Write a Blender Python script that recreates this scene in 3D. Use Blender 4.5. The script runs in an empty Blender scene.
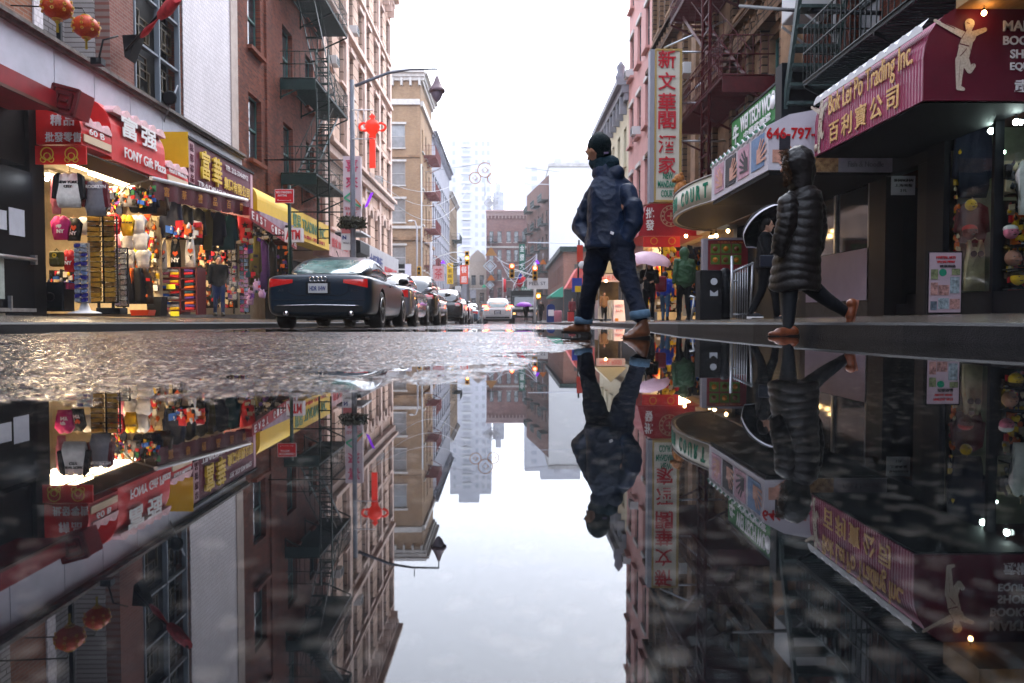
import bpy, bmesh, math, random
from mathutils import Vector, Matrix, noise
random.seed(7)
R = math.radians
SC = bpy.context.scene
COL = SC.collection
CAMZ = 0.17
FPX, VX, VY = 750.0, 507.0, 316.0

# ------------------------------------------------------------------ camera
cam_d = bpy.data.cameras.new('camera')
cam = bpy.data.objects.new('camera', cam_d); COL.objects.link(cam)
cam_d.sensor_width = 36.0
cam_d.lens = FPX / 1024 * 36
PITCH = math.atan((341.5 - VY) / FPX); YAW = math.atan((512 - VX) / FPX)
cam.location = (0, 0, CAMZ)
cam.rotation_euler = (R(90) - PITCH, 0, -YAW)
cam_d.clip_start = 0.02; cam_d.clip_end = 2000
cam_d.dof.use_dof = True; cam_d.dof.focus_distance = 6.6; cam_d.dof.aperture_fstop = 3.6
SC.camera = cam
_CR = cam.rotation_euler.to_matrix()
def P(px, py, Y):
    """world point at depth Y that the photo shows at this pixel"""
    d = _CR @ Vector(((px - 512) / FPX, (341.5 - py) / FPX, -1))
    t = Y / d.y
    return Vector((d.x * t, Y, CAMZ + d.z * t))
def PX(px, py, X):
    d = _CR @ Vector(((px - 512) / FPX, (341.5 - py) / FPX, -1))
    t = X / d.x
    return Vector((X, d.y * t, CAMZ + d.z * t))

# ------------------------------------------------------------------ materials
MATS = {}
def tone(c): return tuple(max(0, v)**1.13*.84 for v in c)   # darker, more saturated version of the given colour, for contrast
def mat(name, col=(.5,.5,.5), rough=.6, metal=0., spec=.18, emit=None, es=1., vary=0., vscale=3., bump=0., bscale=40., coat=0., sheen=0., col2=None, stretch=None):
    if name in MATS: return MATS[name]
    if not emit and metal < .5:
        col = tone(col); col2 = tone(col2) if col2 else None
    m = bpy.data.materials.new(name); m.use_nodes = True
    nt = m.node_tree; b = nt.nodes['Principled BSDF']
    b.inputs['Base Color'].default_value = (*col, 1)
    b.inputs['Roughness'].default_value = rough
    b.inputs['Metallic'].default_value = metal
    b.inputs['Specular IOR Level'].default_value = spec
    b.inputs['Coat Weight'].default_value = coat
    b.inputs['Sheen Weight'].default_value = sheen
    if emit:
        b.inputs['Emission Color'].default_value = (*emit, 1); b.inputs['Emission Strength'].default_value = es
    geo = None
    if vary or bump:
        geo = nt.nodes.new('ShaderNodeNewGeometry')
        src = geo.outputs['Position']
        if stretch:
            mp = nt.nodes.new('ShaderNodeMapping'); mp.inputs['Scale'].default_value = stretch
            nt.links.new(src, mp.inputs['Vector']); src = mp.outputs['Vector']
    if vary:
        n = nt.nodes.new('ShaderNodeTexNoise'); n.inputs['Scale'].default_value = vscale
        n.inputs['Detail'].default_value = 6; n.inputs['Roughness'].default_value = .65
        nt.links.new(src, n.inputs['Vector'])
        rp = nt.nodes.new('ShaderNodeValToRGB')
        rp.color_ramp.elements[0].position = .3; rp.color_ramp.elements[1].position = .7
        c2 = col2 or tuple(min(1, c * (1 + vary)) for c in col)
        c1 = tuple(c * (1 - vary) for c in col)
        rp.color_ramp.elements[0].color = (*c1, 1); rp.color_ramp.elements[1].color = (*c2, 1)
        nt.links.new(n.outputs['Fac'], rp.inputs['Fac']); nt.links.new(rp.outputs['Color'], b.inputs['Base Color'])
    if bump:
        n = nt.nodes.new('ShaderNodeTexNoise'); n.inputs['Scale'].default_value = bscale; n.inputs['Detail'].default_value = 4
        nt.links.new(src, n.inputs['Vector'])
        bp = nt.nodes.new('ShaderNodeBump'); bp.inputs['Strength'].default_value = min(1, bump); bp.inputs['Distance'].default_value = .02
        nt.links.new(n.outputs['Fac'], bp.inputs['Height']); nt.links.new(bp.outputs['Normal'], b.inputs['Normal'])
    MATS[name] = m
    return m

def brick(name, c1, c2, mortar, axis='X', bw=.21, bh=.07, msize=.008, rough=.8, stain=.35, offset=.5):
    """brick texture laid in real metres on a wall facing X or Y, with rain stains"""
    if name in MATS: return MATS[name]
    c1 = tone(tuple(c*.88 for c in c1)); c2 = tone(tuple(c*.82 for c in c2)); mortar = tone(tuple(c*.8 for c in mortar))
    m = bpy.data.materials.new(name); m.use_nodes = True
    nt = m.node_tree; b = nt.nodes['Principled BSDF']; N = nt.nodes; L = nt.links
    geo = N.new('ShaderNodeNewGeometry'); sep = N.new('ShaderNodeSeparateXYZ'); cmb = N.new('ShaderNodeCombineXYZ')
    L.new(geo.outputs['Position'], sep.inputs[0])
    L.new(sep.outputs['Y' if axis == 'X' else 'X'], cmb.inputs['X']); L.new(sep.outputs['Z'], cmb.inputs['Y'])
    br = N.new('ShaderNodeTexBrick')
    br.inputs['Color1'].default_value = (*c1, 1); br.inputs['Color2'].default_value = (*c2, 1); br.inputs['Mortar'].default_value = (*mortar, 1)
    br.inputs['Scale'].default_value = 1; br.inputs['Mortar Size'].default_value = msize
    br.inputs['Brick Width'].default_value = bw; br.inputs['Row Height'].default_value = bh
    br.offset = offset
    L.new(cmb.outputs[0], br.inputs['Vector'])
    n = N.new('ShaderNodeTexNoise'); n.inputs['Scale'].default_value = .9; n.inputs['Detail'].default_value = 7; n.inputs['Roughness'].default_value = .7
    mp = N.new('ShaderNodeMapping'); mp.inputs['Scale'].default_value = (1, 1, .35)
    L.new(geo.outputs['Position'], mp.inputs[0]); L.new(mp.outputs[0], n.inputs['Vector'])
    mr = N.new('ShaderNodeMapRange'); mr.inputs['From Min'].default_value = .3; mr.inputs['From Max'].default_value = .7
    mr.inputs['To Min'].default_value = 1 - stain; mr.inputs['To Max'].default_value = 1 + stain * .4
    L.new(n.outputs['Fac'], mr.inputs['Value'])
    mx = N.new('ShaderNodeMix'); mx.data_type = 'RGBA'; mx.blend_type = 'MULTIPLY'; mx.inputs['Factor'].default_value = 1
    L.new(br.outputs['Color'], mx.inputs['A']); L.new(mr.outputs[0], mx.inputs['B'])
    L.new(mx.outputs['Result'], b.inputs['Base Color'])
    bp = N.new('ShaderNodeBump'); bp.inputs['Strength'].default_value = .5; bp.inputs['Distance'].default_value = .01; bp.invert = True
    L.new(br.outputs['Fac'], bp.inputs['Height']); L.new(bp.outputs['Normal'], b.inputs['Normal'])
    b.inputs['Roughness'].default_value = rough; b.inputs['Specular IOR Level'].default_value = .06
    MATS[name] = m
    return m

def glass(name, col=(.02,.03,.04), rough=.06):
    return mat(name, col, rough, spec=.9, vary=.5, vscale=.8)

# ------------------------------------------------------------------ objects
OFF = {}
def setp(o, label=None, cat=None, group=None, kind=None):
    if label: o['label'] = label
    if cat: o['category'] = cat
    if group: o['group'] = group
    if kind: o['kind'] = kind
    return o
def thing(name, label, cat, loc=(0,0,0), group=None, local=False):
    o = bpy.data.objects.new(name, None); COL.objects.link(o)
    o.empty_display_size = .1
    if not local:
        o.location = loc; OFF[o.name] = Vector(loc)
    else: OFF[o.name] = Vector((0,0,0))
    return setp(o, label, cat, group)
class MB:
    def __init__(s): s.v = []; s.f = []; s.m = []; s.sm = []
    def add(s, vs, fs, mi=0, smooth=False):
        b = len(s.v); s.v += [tuple(v) for v in vs]
        for f in fs: s.f.append([b + i for i in f]); s.m.append(mi); s.sm.append(smooth)
        return s
    def quad(s, a, b, c, d, mi=0): return s.add([a,b,c,d], [(0,1,2,3)], mi)
    def box(s, lo, hi, mi=0):
        x0,y0,z0 = lo; x1,y1,z1 = hi
        return s.add([(x0,y0,z0),(x1,y0,z0),(x1,y1,z0),(x0,y1,z0),(x0,y0,z1),(x1,y0,z1),(x1,y1,z1),(x0,y1,z1)],
            [(0,3,2,1),(4,5,6,7),(0,1,5,4),(1,2,6,5),(2,3,7,6),(3,0,4,7)], mi)
    def obox(s, c, u, v, w, mi=0):
        """box with centre c and half-axis vectors u v w"""
        c,u,v,w = map(Vector, (c,u,v,w)); P_ = []
        for k in (-1,1):
            for i,j in ((-1,-1),(1,-1),(1,1),(-1,1)): P_.append(c + u*i + v*j + w*k)
        return s.add(P_, [(0,3,2,1),(4,5,6,7),(0,1,5,4),(1,2,6,5),(2,3,7,6),(3,0,4,7)], mi)
    def tube(s, pts, r, n=8, mi=0, cap=True):
        pts = [Vector(p) for p in pts]; rs = r if isinstance(r, (list,tuple)) else [r]*len(pts)
        rings = []; up = None
        for i,p in enumerate(pts):
            t = (pts[min(i+1,len(pts)-1)] - pts[max(i-1,0)])
            if t.length < 1e-9: t = Vector((0,0,1))
            t.normalize()
            if up is None:
                up = Vector((0,0,1)) if abs(t.z) < .9 else Vector((1,0,0))
            a = t.cross(up)
            if a.length < 1e-6: a = t.orthogonal()
            a.normalize(); b2 = t.cross(a).normalized(); up = -b2 if False else up
            rings.append([p + (a*math.cos(2*math.pi*k/n) + b2*math.sin(2*math.pi*k/n))*rs[i] for k in range(n)])
        return s.loft(rings, mi, cap, True)
    def loft(s, rings, mi=0, cap=True, smooth=True, closed=True):
        n = len(rings[0]); vs = [p for r_ in rings for p in r_]; fs = []
        for i in range(len(rings)-1):
            for k in range(n if closed else n-1):
                fs.append((i*n+k, i*n+(k+1)%n, (i+1)*n+(k+1)%n, (i+1)*n+k))
        s.add(vs, fs, mi, smooth)
        if cap:
            b = len(s.v) - len(vs)
            s.f.append([b+k for k in reversed(range(n))]); s.m.append(mi); s.sm.append(False)
            s.f.append([b+(len(rings)-1)*n+k for k in range(n)]); s.m.append(mi); s.sm.append(False)
        return s
    def lathe(s, c, prof, n=16, mi=0, axis='Z', cap=True):
        c = Vector(c); rings = []
        for r_, h in prof:
            ring = []
            for k in range(n):
                a = 2*math.pi*k/n; x, y = r_*math.cos(a), r_*math.sin(a)
                ring.append(c + (Vector((x,y,h)) if axis == 'Z' else Vector((h,x,y)) if axis == 'X' else Vector((x,h,y))))
            rings.append(ring)
        return s.loft(rings, mi, cap, True)
    def prism(s, poly, ext, mi=0):
        """closed outline extruded by a vector"""
        ext = Vector(ext); n = len(poly); a = [Vector(p) for p in poly]
        vs = a + [p + ext for p in a]
        fs = [tuple(range(n)), tuple(reversed(range(n, 2*n)))] + [(k,(k+1)%n,n+(k+1)%n,n+k) for k in range(n)]
        return s.add(vs, fs, mi)
    def sphere(s, c, r, mi=0, n=12, m=8):
        rr = r if isinstance(r,(tuple,list)) else (r,r,r); c = Vector(c); rings = []
        for j in range(m+1):
            t = math.pi*j/m; q = max(math.sin(t), 1e-3)
            rings.append([c + Vector((rr[0]*q*math.cos(2*math.pi*k/n), rr[1]*q*math.sin(2*math.pi*k/n), rr[2]*math.cos(t))) for k in range(n)])
        return s.loft(rings, mi, True, True)
    def mesh(s, name, mats, off=None):
        me = bpy.data.meshes.new(name)
        vs = s.v if off is None else [(v[0]-off.x, v[1]-off.y, v[2]-off.z) for v in s.v]
        me.from_pydata(vs, [], s.f); me.update()
        if not isinstance(mats, (list,tuple)): mats = [mats]
        for m in mats: me.materials.append(m)
        me.polygons.foreach_set('material_index', s.m); me.polygons.foreach_set('use_smooth', s.sm)
        return me
    def build_split(s, name, mats, parent, **kw):
        n = len(s.v); par = list(range(n))
        def find(a):
            while par[a] != a: par[a] = par[par[a]]; a = par[a]
            return a
        for f in s.f:
            for q in f[1:]:
                a, b = find(f[0]), find(q)
                if a != b: par[a] = b
        groups = {}
        for i, f in enumerate(s.f): groups.setdefault(find(f[0]), []).append(i)
        for idx in groups.values():
            m = MB(); mp = {}
            for i in idx:
                for q in s.f[i]:
                    if q not in mp: mp[q] = len(m.v); m.v.append(s.v[q])
                m.f.append([mp[q] for q in s.f[i]]); m.m.append(s.m[i]); m.sm.append(s.sm[i])
            m.build(name, mats, parent, **kw)
    def build(s, name, mats, parent=None, label=None, cat=None, group=None, kind=None, bevel=0, local=False):
        if parent is not None: off = OFF[parent.name]
        elif local or not s.v or kind: off = Vector((0,0,0))
        else:
            xs = [v[0] for v in s.v]; ys = [v[1] for v in s.v]; zs = [v[2] for v in s.v]
            off = Vector(((min(xs)+max(xs))/2, (min(ys)+max(ys))/2, min(zs)))
        me = s.mesh(name, mats, off)
        o = bpy.data.objects.new(name, me); COL.objects.link(o)
        if parent is not None: o.parent = parent
        else: o.location = off
        OFF[o.name] = off
        if bevel:
            b = o.modifiers.new('bevel', 'BEVEL'); b.width = bevel; b.segments = 2; b.limit_method = 'ANGLE'
        return setp(o, label, cat, group, kind)
def add_obj(name, me, parent=None, loc=(0,0,0), rot=0):
    o = bpy.data.objects.new(name, me); COL.objects.link(o); o.location = loc; o.rotation_euler = (0,0,rot)
    if parent is not None: o.parent = parent; OFF[o.name] = OFF[parent.name]
    else: OFF[o.name] = Vector((0,0,0))
    return o
def copy_tree(o, parent=None, newname=None):
    c = o.copy(); COL.objects.link(c)
    OFF[c.name] = OFF.get(o.name, Vector((0,0,0)))
    if parent is not None:
        c.parent = parent; c.matrix_parent_inverse = o.matrix_parent_inverse.copy()
    for ch in list(o.children): copy_tree(ch, c)
    return c
_TC = {}
def text_mesh(s, size=1, bold=0, ext=.006, align='CENTER', spacing=1., vertical=False, shear=0.):
    key = (s, size, bold, ext, align, spacing, vertical, shear)
    if key in _TC: return _TC[key]
    cu = bpy.data.curves.new('lettering', 'FONT'); cu.body = '\n'.join(s) if vertical else s
    cu.size = size; cu.offset = bold * size; cu.extrude = ext; cu.align_x = align; cu.align_y = 'CENTER'
    cu.space_character = spacing; cu.resolution_u = 3; cu.shear = shear
    if vertical: cu.space_line = 1.0
    o = bpy.data.objects.new('lettering', cu); COL.objects.link(o)
    dg = bpy.context.evaluated_depsgraph_get(); dg.update()
    me = bpy.data.meshes.new_from_object(o.evaluated_get(dg), depsgraph=dg)
    bpy.data.objects.remove(o); bpy.data.curves.remove(cu)
    _TC[key] = me
    return me
def text(s, c, u, v, h, m, parent, fit=None, **kw):
    """lettering centred at c, reading along u, rising along v, cap height about h; fit = width in metres"""
    me = text_mesh(s, 1.0, **kw).copy(); me.name = 'lettering'
    c, u, v = Vector(c), Vector(u).normalized(), Vector(v).normalized(); w = u.cross(v).normalized()
    xs = [p.co.x for p in me.vertices]; ys = [p.co.y for p in me.vertices]
    if not xs: return None
    cx, cy = (min(xs)+max(xs))/2, (min(ys)+max(ys))/2; hh = max(ys)-min(ys); ww = max(xs)-min(xs)
    sy = h/hh; sx = (fit/ww) if fit else sy
    off = OFF[parent.name]
    for p in me.vertices:
        q = c + u*((p.co.x-cx)*sx) + v*((p.co.y-cy)*sy) + w*p.co.z - off
        p.co = q
    me.materials.clear(); me.materials.append(m)
    o = bpy.data.objects.new('lettering', me); COL.objects.link(o); o.parent = parent; OFF[o.name] = off
    return o

# ------------------------------------------------------------------ sky, sun, air
SUN_EL, SUN_AZ = 52, 25     # behind the clouds, ahead and a little right
w = bpy.data.worlds.new('World'); SC.world = w; w.use_nodes = True
nt = w.node_tree; bg = nt.nodes['Background']
sk = nt.nodes.new('ShaderNodeTexSky'); sk.sky_type = 'NISHITA'; sk.sun_disc = False
sk.sun_elevation = R(SUN_EL); sk.sun_rotation = R(SUN_AZ); sk.dust_density = 4; sk.air_density = 1.0; sk.ozone_density = 1
hs = nt.nodes.new('ShaderNodeHueSaturation'); hs.inputs['Saturation'].default_value = .16
mxs = nt.nodes.new('ShaderNodeMix'); mxs.data_type = 'RGBA'; mxs.inputs['Factor'].default_value = .6
mxs.inputs['B'].default_value = (6.1, 6.8, 8.5, 1)      # the even cloud deck
nt.links.new(sk.outputs[0], hs.inputs['Color']); nt.links.new(hs.outputs[0], mxs.inputs['A'])
nt.links.new(mxs.outputs['Result'], bg.inputs['Color']); bg.inputs['Strength'].default_value = .15
sd = bpy.data.lights.new('sun', 'SUN'); sd.energy = .6; sd.angle = R(30); sd.color = (1, .98, .95)
so = bpy.data.objects.new('sun', sd); COL.objects.link(so)
az = R(SUN_AZ); el = R(SUN_EL)
so.rotation_euler = Vector((math.sin(az)*math.cos(el), math.cos(az)*math.cos(el), math.sin(el))).to_track_quat('Z', 'Y').to_euler()
SC.view_settings.view_transform = 'Standard'; SC.view_settings.look = 'None'
SC.view_settings.exposure = 2.3; SC.view_settings.gamma = 1
SC.render.engine = 'CYCLES'
SC.cycles.use_denoising = True
SC.cycles.max_bounces = 8; SC.cycles.transparent_max_bounces = 16
SC.cycles.volume_bounces = 1
SC.cycles.sample_clamp_indirect = 6
hz = bpy.data.materials.new('haze'); hz.use_nodes = True
nt = hz.node_tree; nt.nodes.remove(nt.nodes['Principled BSDF'])
pv = nt.nodes.new('ShaderNodeVolumePrincipled'); pv.inputs['Density'].default_value = .0006; pv.inputs['Color'].default_value = (.93,.95,1,1)
pv.inputs['Anisotropy'].default_value = 0
nt.links.new(pv.outputs[0], nt.nodes['Material Output'].inputs['Volume'])
MB().box((-420,-420,-4), (420,420,95)).build('haze', hz, kind='stuff')

# ------------------------------------------------------------------ ground
def smooth(a, b, x):
    t = min(1, max(0, (x-a)/(b-a))); return t*t*(3-2*t)
KERB_R = [(9,1.2),(5.0,2.3),(3.2,4.1),(2.75,5.2),(2.3,7.0),(2.05,9),(2.1,14),(2.3,20),(2.3,62),(2.3,130)]
def kerb_r(Y):
    k = KERB_R
    if Y <= k[0][1]: return k[0][0]
    for (x0,y0),(x1,y1) in zip(k, k[1:]):
        if Y <= y1: return x0 + (x1-x0)*(Y-y0)/(y1-y0)
    return k[-1][0]
KERB_L = -4.45
EDGE = [(-20,1.2),(-2,1.3),(-1.03,1.5),(-.55,1.6),(-.26,1.85),(0,2.3),(.27,3.7),(.6,5.2),(1.0,6.6),(2.0,8.5),(20,9)]
def edge(X):
    for (x0,y0),(x1,y1) in zip(EDGE, EDGE[1:]):
        if X <= x1: return y0 + (y1-y0)*(X-x0)/(x1-x0)
    return EDGE[-1][1]
def road_z(X, Y):
    d = Y - edge(X)
    if d < 0: z = max(-.03, d*.010 if d > -.8 else -.008+(d+.8)*.05)
    else: z = .0002 + .0014*min(d,1.8) + .024*smooth(1.3, 4.8, d)
    z -= .0085*max(0, min(Y,60)-5)
    if Y > 60: z -= .003*(Y-60)
    z += .0035*noise.noise(Vector((X*1.3, Y*1.3, 0))) + .0028*noise.noise(Vector((X*4.3, Y*4.3, 3)))
    return z
_rg = random.Random(99)
def road_g(X, Y):
    z = road_z(X, Y)
    if 1 < Y < 8 and -5 < X < 3.5: z += _rg.gauss(0, .0007 if Y < 4.2 else .0011) + .0016*noise.noise(Vector((X*14, Y*14, 5)))
    return z
def walk_z(X, Y):
    z0 = -.0085*max(0, min(Y,60)-5) - (.003*(Y-60) if Y > 60 else 0)
    k = kerb_r(Y) if X > 0 else KERB_L
    z0 += .118 if X > 0 else .12
    return z0 + (.03 if X > 0 else .034)*min(4.2, abs(X-k))
def lerp_list(a, b, n): return [a + (b-a)*i/n for i in range(n+1)]
asph = bpy.data.materials.new('wet asphalt'); asph.use_nodes = True
def make_asphalt(m):
    nt = m.node_tree; N = nt.nodes; L = nt.links; b = N['Principled BSDF']
    geo = N.new('ShaderNodeNewGeometry')
    n1 = N.new('ShaderNodeTexNoise'); n1.inputs['Scale'].default_value = 1.3; n1.inputs['Detail'].default_value = 5
    vo = N.new('ShaderNodeTexVoronoi'); vo.inputs['Scale'].default_value = 62
    n2 = N.new('ShaderNodeTexNoise'); n2.inputs['Scale'].default_value = 130; n2.inputs['Detail'].default_value = 3
    for n in (n1, vo, n2): L.new(geo.outputs['Position'], n.inputs['Vector'])
    cr = N.new('ShaderNodeValToRGB'); cr.color_ramp.elements[0].color = (.003,.0035,.005,1); cr.color_ramp.elements[1].color = (.016,.017,.02,1)
    cr.color_ramp.elements[0].position = .2; cr.color_ramp.elements[1].position = .68; e_ = cr.color_ramp.elements.new(.74); e_.color = (.3,.22,.17,1); e_ = cr.color_ramp.elements.new(.8); e_.color = (.34,.27,.22,1)
    mixf = N.new('ShaderNodeMath'); mixf.operation = 'MULTIPLY_ADD'; mixf.inputs[1].default_value = .6; 
    sepc = N.new('ShaderNodeSeparateColor'); L.new(vo.outputs['Color'], sepc.inputs[0])
    L.new(sepc.outputs[0], mixf.inputs[0]); 
    mm = N.new('ShaderNodeMath'); mm.operation = 'MULTIPLY'; mm.inputs[1].default_value = .4
    L.new(n1.outputs['Fac'], mm.inputs[0]); L.new(mm.outputs[0], mixf.inputs[2])
    L.new(mixf.outputs[0], cr.inputs['Fac']); L.new(cr.outputs[0], b.inputs['Base Color'])
    rr = N.new('ShaderNodeMapRange'); rr.inputs['From Min'].default_value = .35; rr.inputs['From Max'].default_value = .65
    rr.inputs['To Min'].default_value = .05; rr.inputs['To Max'].default_value = .16
    L.new(n1.outputs['Fac'], rr.inputs['Value']); L.new(rr.outputs[0], b.inputs['Roughness'])
    add = N.new('ShaderNodeMath'); add.operation = 'MULTIPLY_ADD'; add.inputs[1].default_value = -1.2
    L.new(vo.outputs['Distance'], add.inputs[0]); L.new(n2.outputs['Fac'], add.inputs[2])
    bp = N.new('ShaderNodeBump'); bp.inputs['Strength'].default_value = 1.0; bp.inputs['Distance'].default_value = .003
    L.new(add.outputs[0], bp.inputs['Height']); L.new(bp.outputs['Normal'], b.inputs['Normal'])
    b.inputs['Specular IOR Level'].default_value = .32
make_asphalt(asph)
def grid(name, xs, ys, zf, m, skip=None, **kw):
    g = MB(); nx, ny = len(xs), len(ys)
    vs = [(x, y, zf(x, y)) for y in ys for x in xs]; fs = []
    for j in range(ny-1):
        for i in range(nx-1):
            cx, cy = (xs[i]+xs[i+1])/2, (ys[j]+ys[j+1])/2
            if skip and skip(cx, cy): continue
            fs.append((j*nx+i, j*nx+i+1, (j+1)*nx+i+1, (j+1)*nx+i))
    g.add(vs, fs, 0, True)
    return g.build(name, m, kind='structure', **kw)
xs = lerp_list(-400,-30,10)[:-1] + lerp_list(-30,-5,12)[:-1] + lerp_list(-5,-3.2,90)[:-1] + lerp_list(-3.2,1.0,380)[:-1] + lerp_list(1.0,3.5,110)[:-1] + lerp_list(3.5,9.5,40)[:-1] + lerp_list(9.5,400,14)
ys = lerp_list(-400,-3,10)[:-1] + lerp_list(-3,.2,12)[:-1] + lerp_list(.2,1.3,20)[:-1] + lerp_list(1.3,4.2,235)[:-1] + lerp_list(4.2,8,150)[:-1] + lerp_list(8,20,60)[:-1] + lerp_list(20,140,60)[:-1] + lerp_list(140,410,10)
grid('road', xs, ys, road_g, asph)
# standing water: still, dark-tinted, reflecting by a strengthened Fresnel curve
wm = bpy.data.materials.new('standing water'); wm.use_nodes = True
nt = wm.node_tree; N = nt.nodes; L = nt.links; N.remove(N['Principled BSDF'])
fr = N.new('ShaderNodeFresnel'); fr.inputs['IOR'].default_value = 1.44
gl = N.new('ShaderNodeBsdfGlossy'); gl.inputs['Roughness'].default_value = .012; gl.inputs['Color'].default_value = (1,1,1,1)
tr = N.new('ShaderNodeBsdfTransparent'); tr.inputs['Color'].default_value = (.36,.40,.43,1)
ms = N.new('ShaderNodeMixShader'); L.new(fr.outputs[0], ms.inputs[0]); L.new(tr.outputs[0], ms.inputs[1]); L.new(gl.outputs[0], ms.inputs[2])
L.new(ms.outputs[0], N['Material Output'].inputs['Surface'])
geo = N.new('ShaderNodeNewGeometry'); nz = N.new('ShaderNodeTexNoise'); nz.inputs['Scale'].default_value = 1.6; nz.inputs['Detail'].default_value = 2
L.new(geo.outputs['Position'], nz.inputs['Vector'])
bp = N.new('ShaderNodeBump'); bp.inputs['Strength'].default_value = .06; bp.inputs['Distance'].default_value = .004
L.new(nz.outputs['Fac'], bp.inputs['Height']); L.new(bp.outputs['Normal'], gl.inputs['Normal'])
grid('puddle_water', lerp_list(-3.2,9,20), lerp_list(-2.5,9.6,20), lambda x,y: 0.0, wm)

conc = mat('wet pavement', (.085,.07,.058), .22, vary=.4, vscale=1.4, bump=.25, bscale=60, spec=.6)
kerbm = mat('dark steel kerb', (.02,.02,.023), .5, vary=.4, vscale=6, bump=.3, bscale=90)
def sidewalk(name, xs_of, ys, sgn):
    g = MB(); n = 9
    for y0, y1 in zip(ys, ys[1:]):
        for i in range(n-1):
            def p(i, y):
                k, e = xs_of(y); x = k + (e-k)*(i/(n-1))**1.6
                return (x, y, walk_z(x, y))
            g.quad(p(i,y0), p(i+1,y0), p(i+1,y1), p(i,y1))
    g.build(name, conc, kind='structure')
yl = lerp_list(-4,12,32)[:-1] + lerp_list(12,130,60)
KW = .16
sidewalk('pavement_left', lambda y: (KERB_L-KW, -12.), yl, -1)
yr = [y for y in lerp_list(1.2,12,54)] + lerp_list(12,130,60)[1:]
sidewalk('pavement_right', lambda y: (kerb_r(y)+KW, max(kerb_r(y)+KW, 14.)), yr, 1)
def kerb(name, xf, ys, sgn):
    g = MB(); rings = []
    for y in ys:
        x = xf(y); zt = walk_z(x + sgn*.16, y) + .004; zb = road_z(x, y) - .25
        rings.append([Vector((x,y,zb)), Vector((x+sgn*.005,y,zt-.02)), Vector((x+sgn*.022,y,zt)), Vector((x+sgn*(KW+.004),y,zt)), Vector((x+sgn*(KW+.004),y,zb))])
    g.loft(rings, 0, True, False)
    g.build(name, kerbm, kind='structure')
kerb('kerb_left', lambda y: KERB_L, yl, -1)
kerb('kerb_right', kerb_r, yr, 1)
# ================================================================== buildings
GL = glass('window glass', (.035,.045,.055), .08)
GLc = mat('curtained glass', (.25,.26,.27), .15, spec=.8, vary=.3, vscale=2)
GLg = mat('greenish glass', (.05,.085,.09), .08, spec=.9, vary=.4, vscale=2)
FRw = mat('white sash paint', (.5,.5,.5), .5)
FRd = mat('dark sash paint', (.05,.06,.065), .5)
FRg = mat('green sash paint', (.06,.16,.14), .5)
_WM = {}
def win_mesh(w, h, style='sash', arch=False):
    key = (round(w,2), round(h,2), style, arch)
    if key in _WM: return _WM[key]
    f = MB(); t = .06
    f.box((-w/2,-.03,0),(-w/2+t,.05,h)); f.box((w/2-t,-.03,0),(w/2,.05,h))
    f.box((-w/2+t,-.03,0),(w/2-t,.05,t)); f.box((-w/2+t,-.03,h-t),(w/2-t,.05,h))
    f.box((-w/2+t,-.05,h*.5-.03),(w/2-t,.04,h*.5+.03))
    if style == 'cross': f.box((-.025,-.04,t),(.025,.04,h-t))
    if style == 'grid':
        f.box((-.02,-.03,t),(.02,.03,h-t)); f.box((-w/2+t,-.03,h*.25),(w/2-t,.03,h*.25+.03)); f.box((-w/2+t,-.03,h*.75),(w/2-t,.03,h*.75+.03))
    g = MB(); g.box((-w/2+.02,.0,.02),(w/2-.02,.02,h-.02))
    s = MB(); s.box((-w/2-.08,-.36,-.12),(w/2+.08,.02,-.003))
    _WM[key] = (f.mesh('window', FRw), g.mesh('pane', GL), s.mesh('sill', FRw))
    return _WM[key]
def window(root, p, rot, w, h, frame=FRw, pane=GL, sillm=None, style='sash', lint=None, recess=.2):
    """p: centre of the opening's foot in the plane of the recessed sash; local -Y looks out"""
    fm, gm, sm = win_mesh(w, h, style)
    o = add_obj('window', fm, root, Vector(p)-OFF[root.name], rot); mslot(o, frame)
    q = add_obj('pane', gm, o); mslot(q, pane)
    if sillm: s = add_obj('sill', sm, o); mslot(s, sillm)
    if lint:
        lm, lh, lpr = lint; key = ('lint', w, h, lh, lpr)
        if key not in _WM:
            _WM[key] = MB().box((-w/2-.12,-recess-lpr,h+.004),(w/2+.12,-recess+.03,h+lh)).mesh('lintel', lm)
        q = add_obj('lintel', _WM[key], o); mslot(q, lm)
    return o
def mslot(o, m):
    o.material_slots[0].link = 'OBJECT'; o.material_slots[0].material = m
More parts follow.
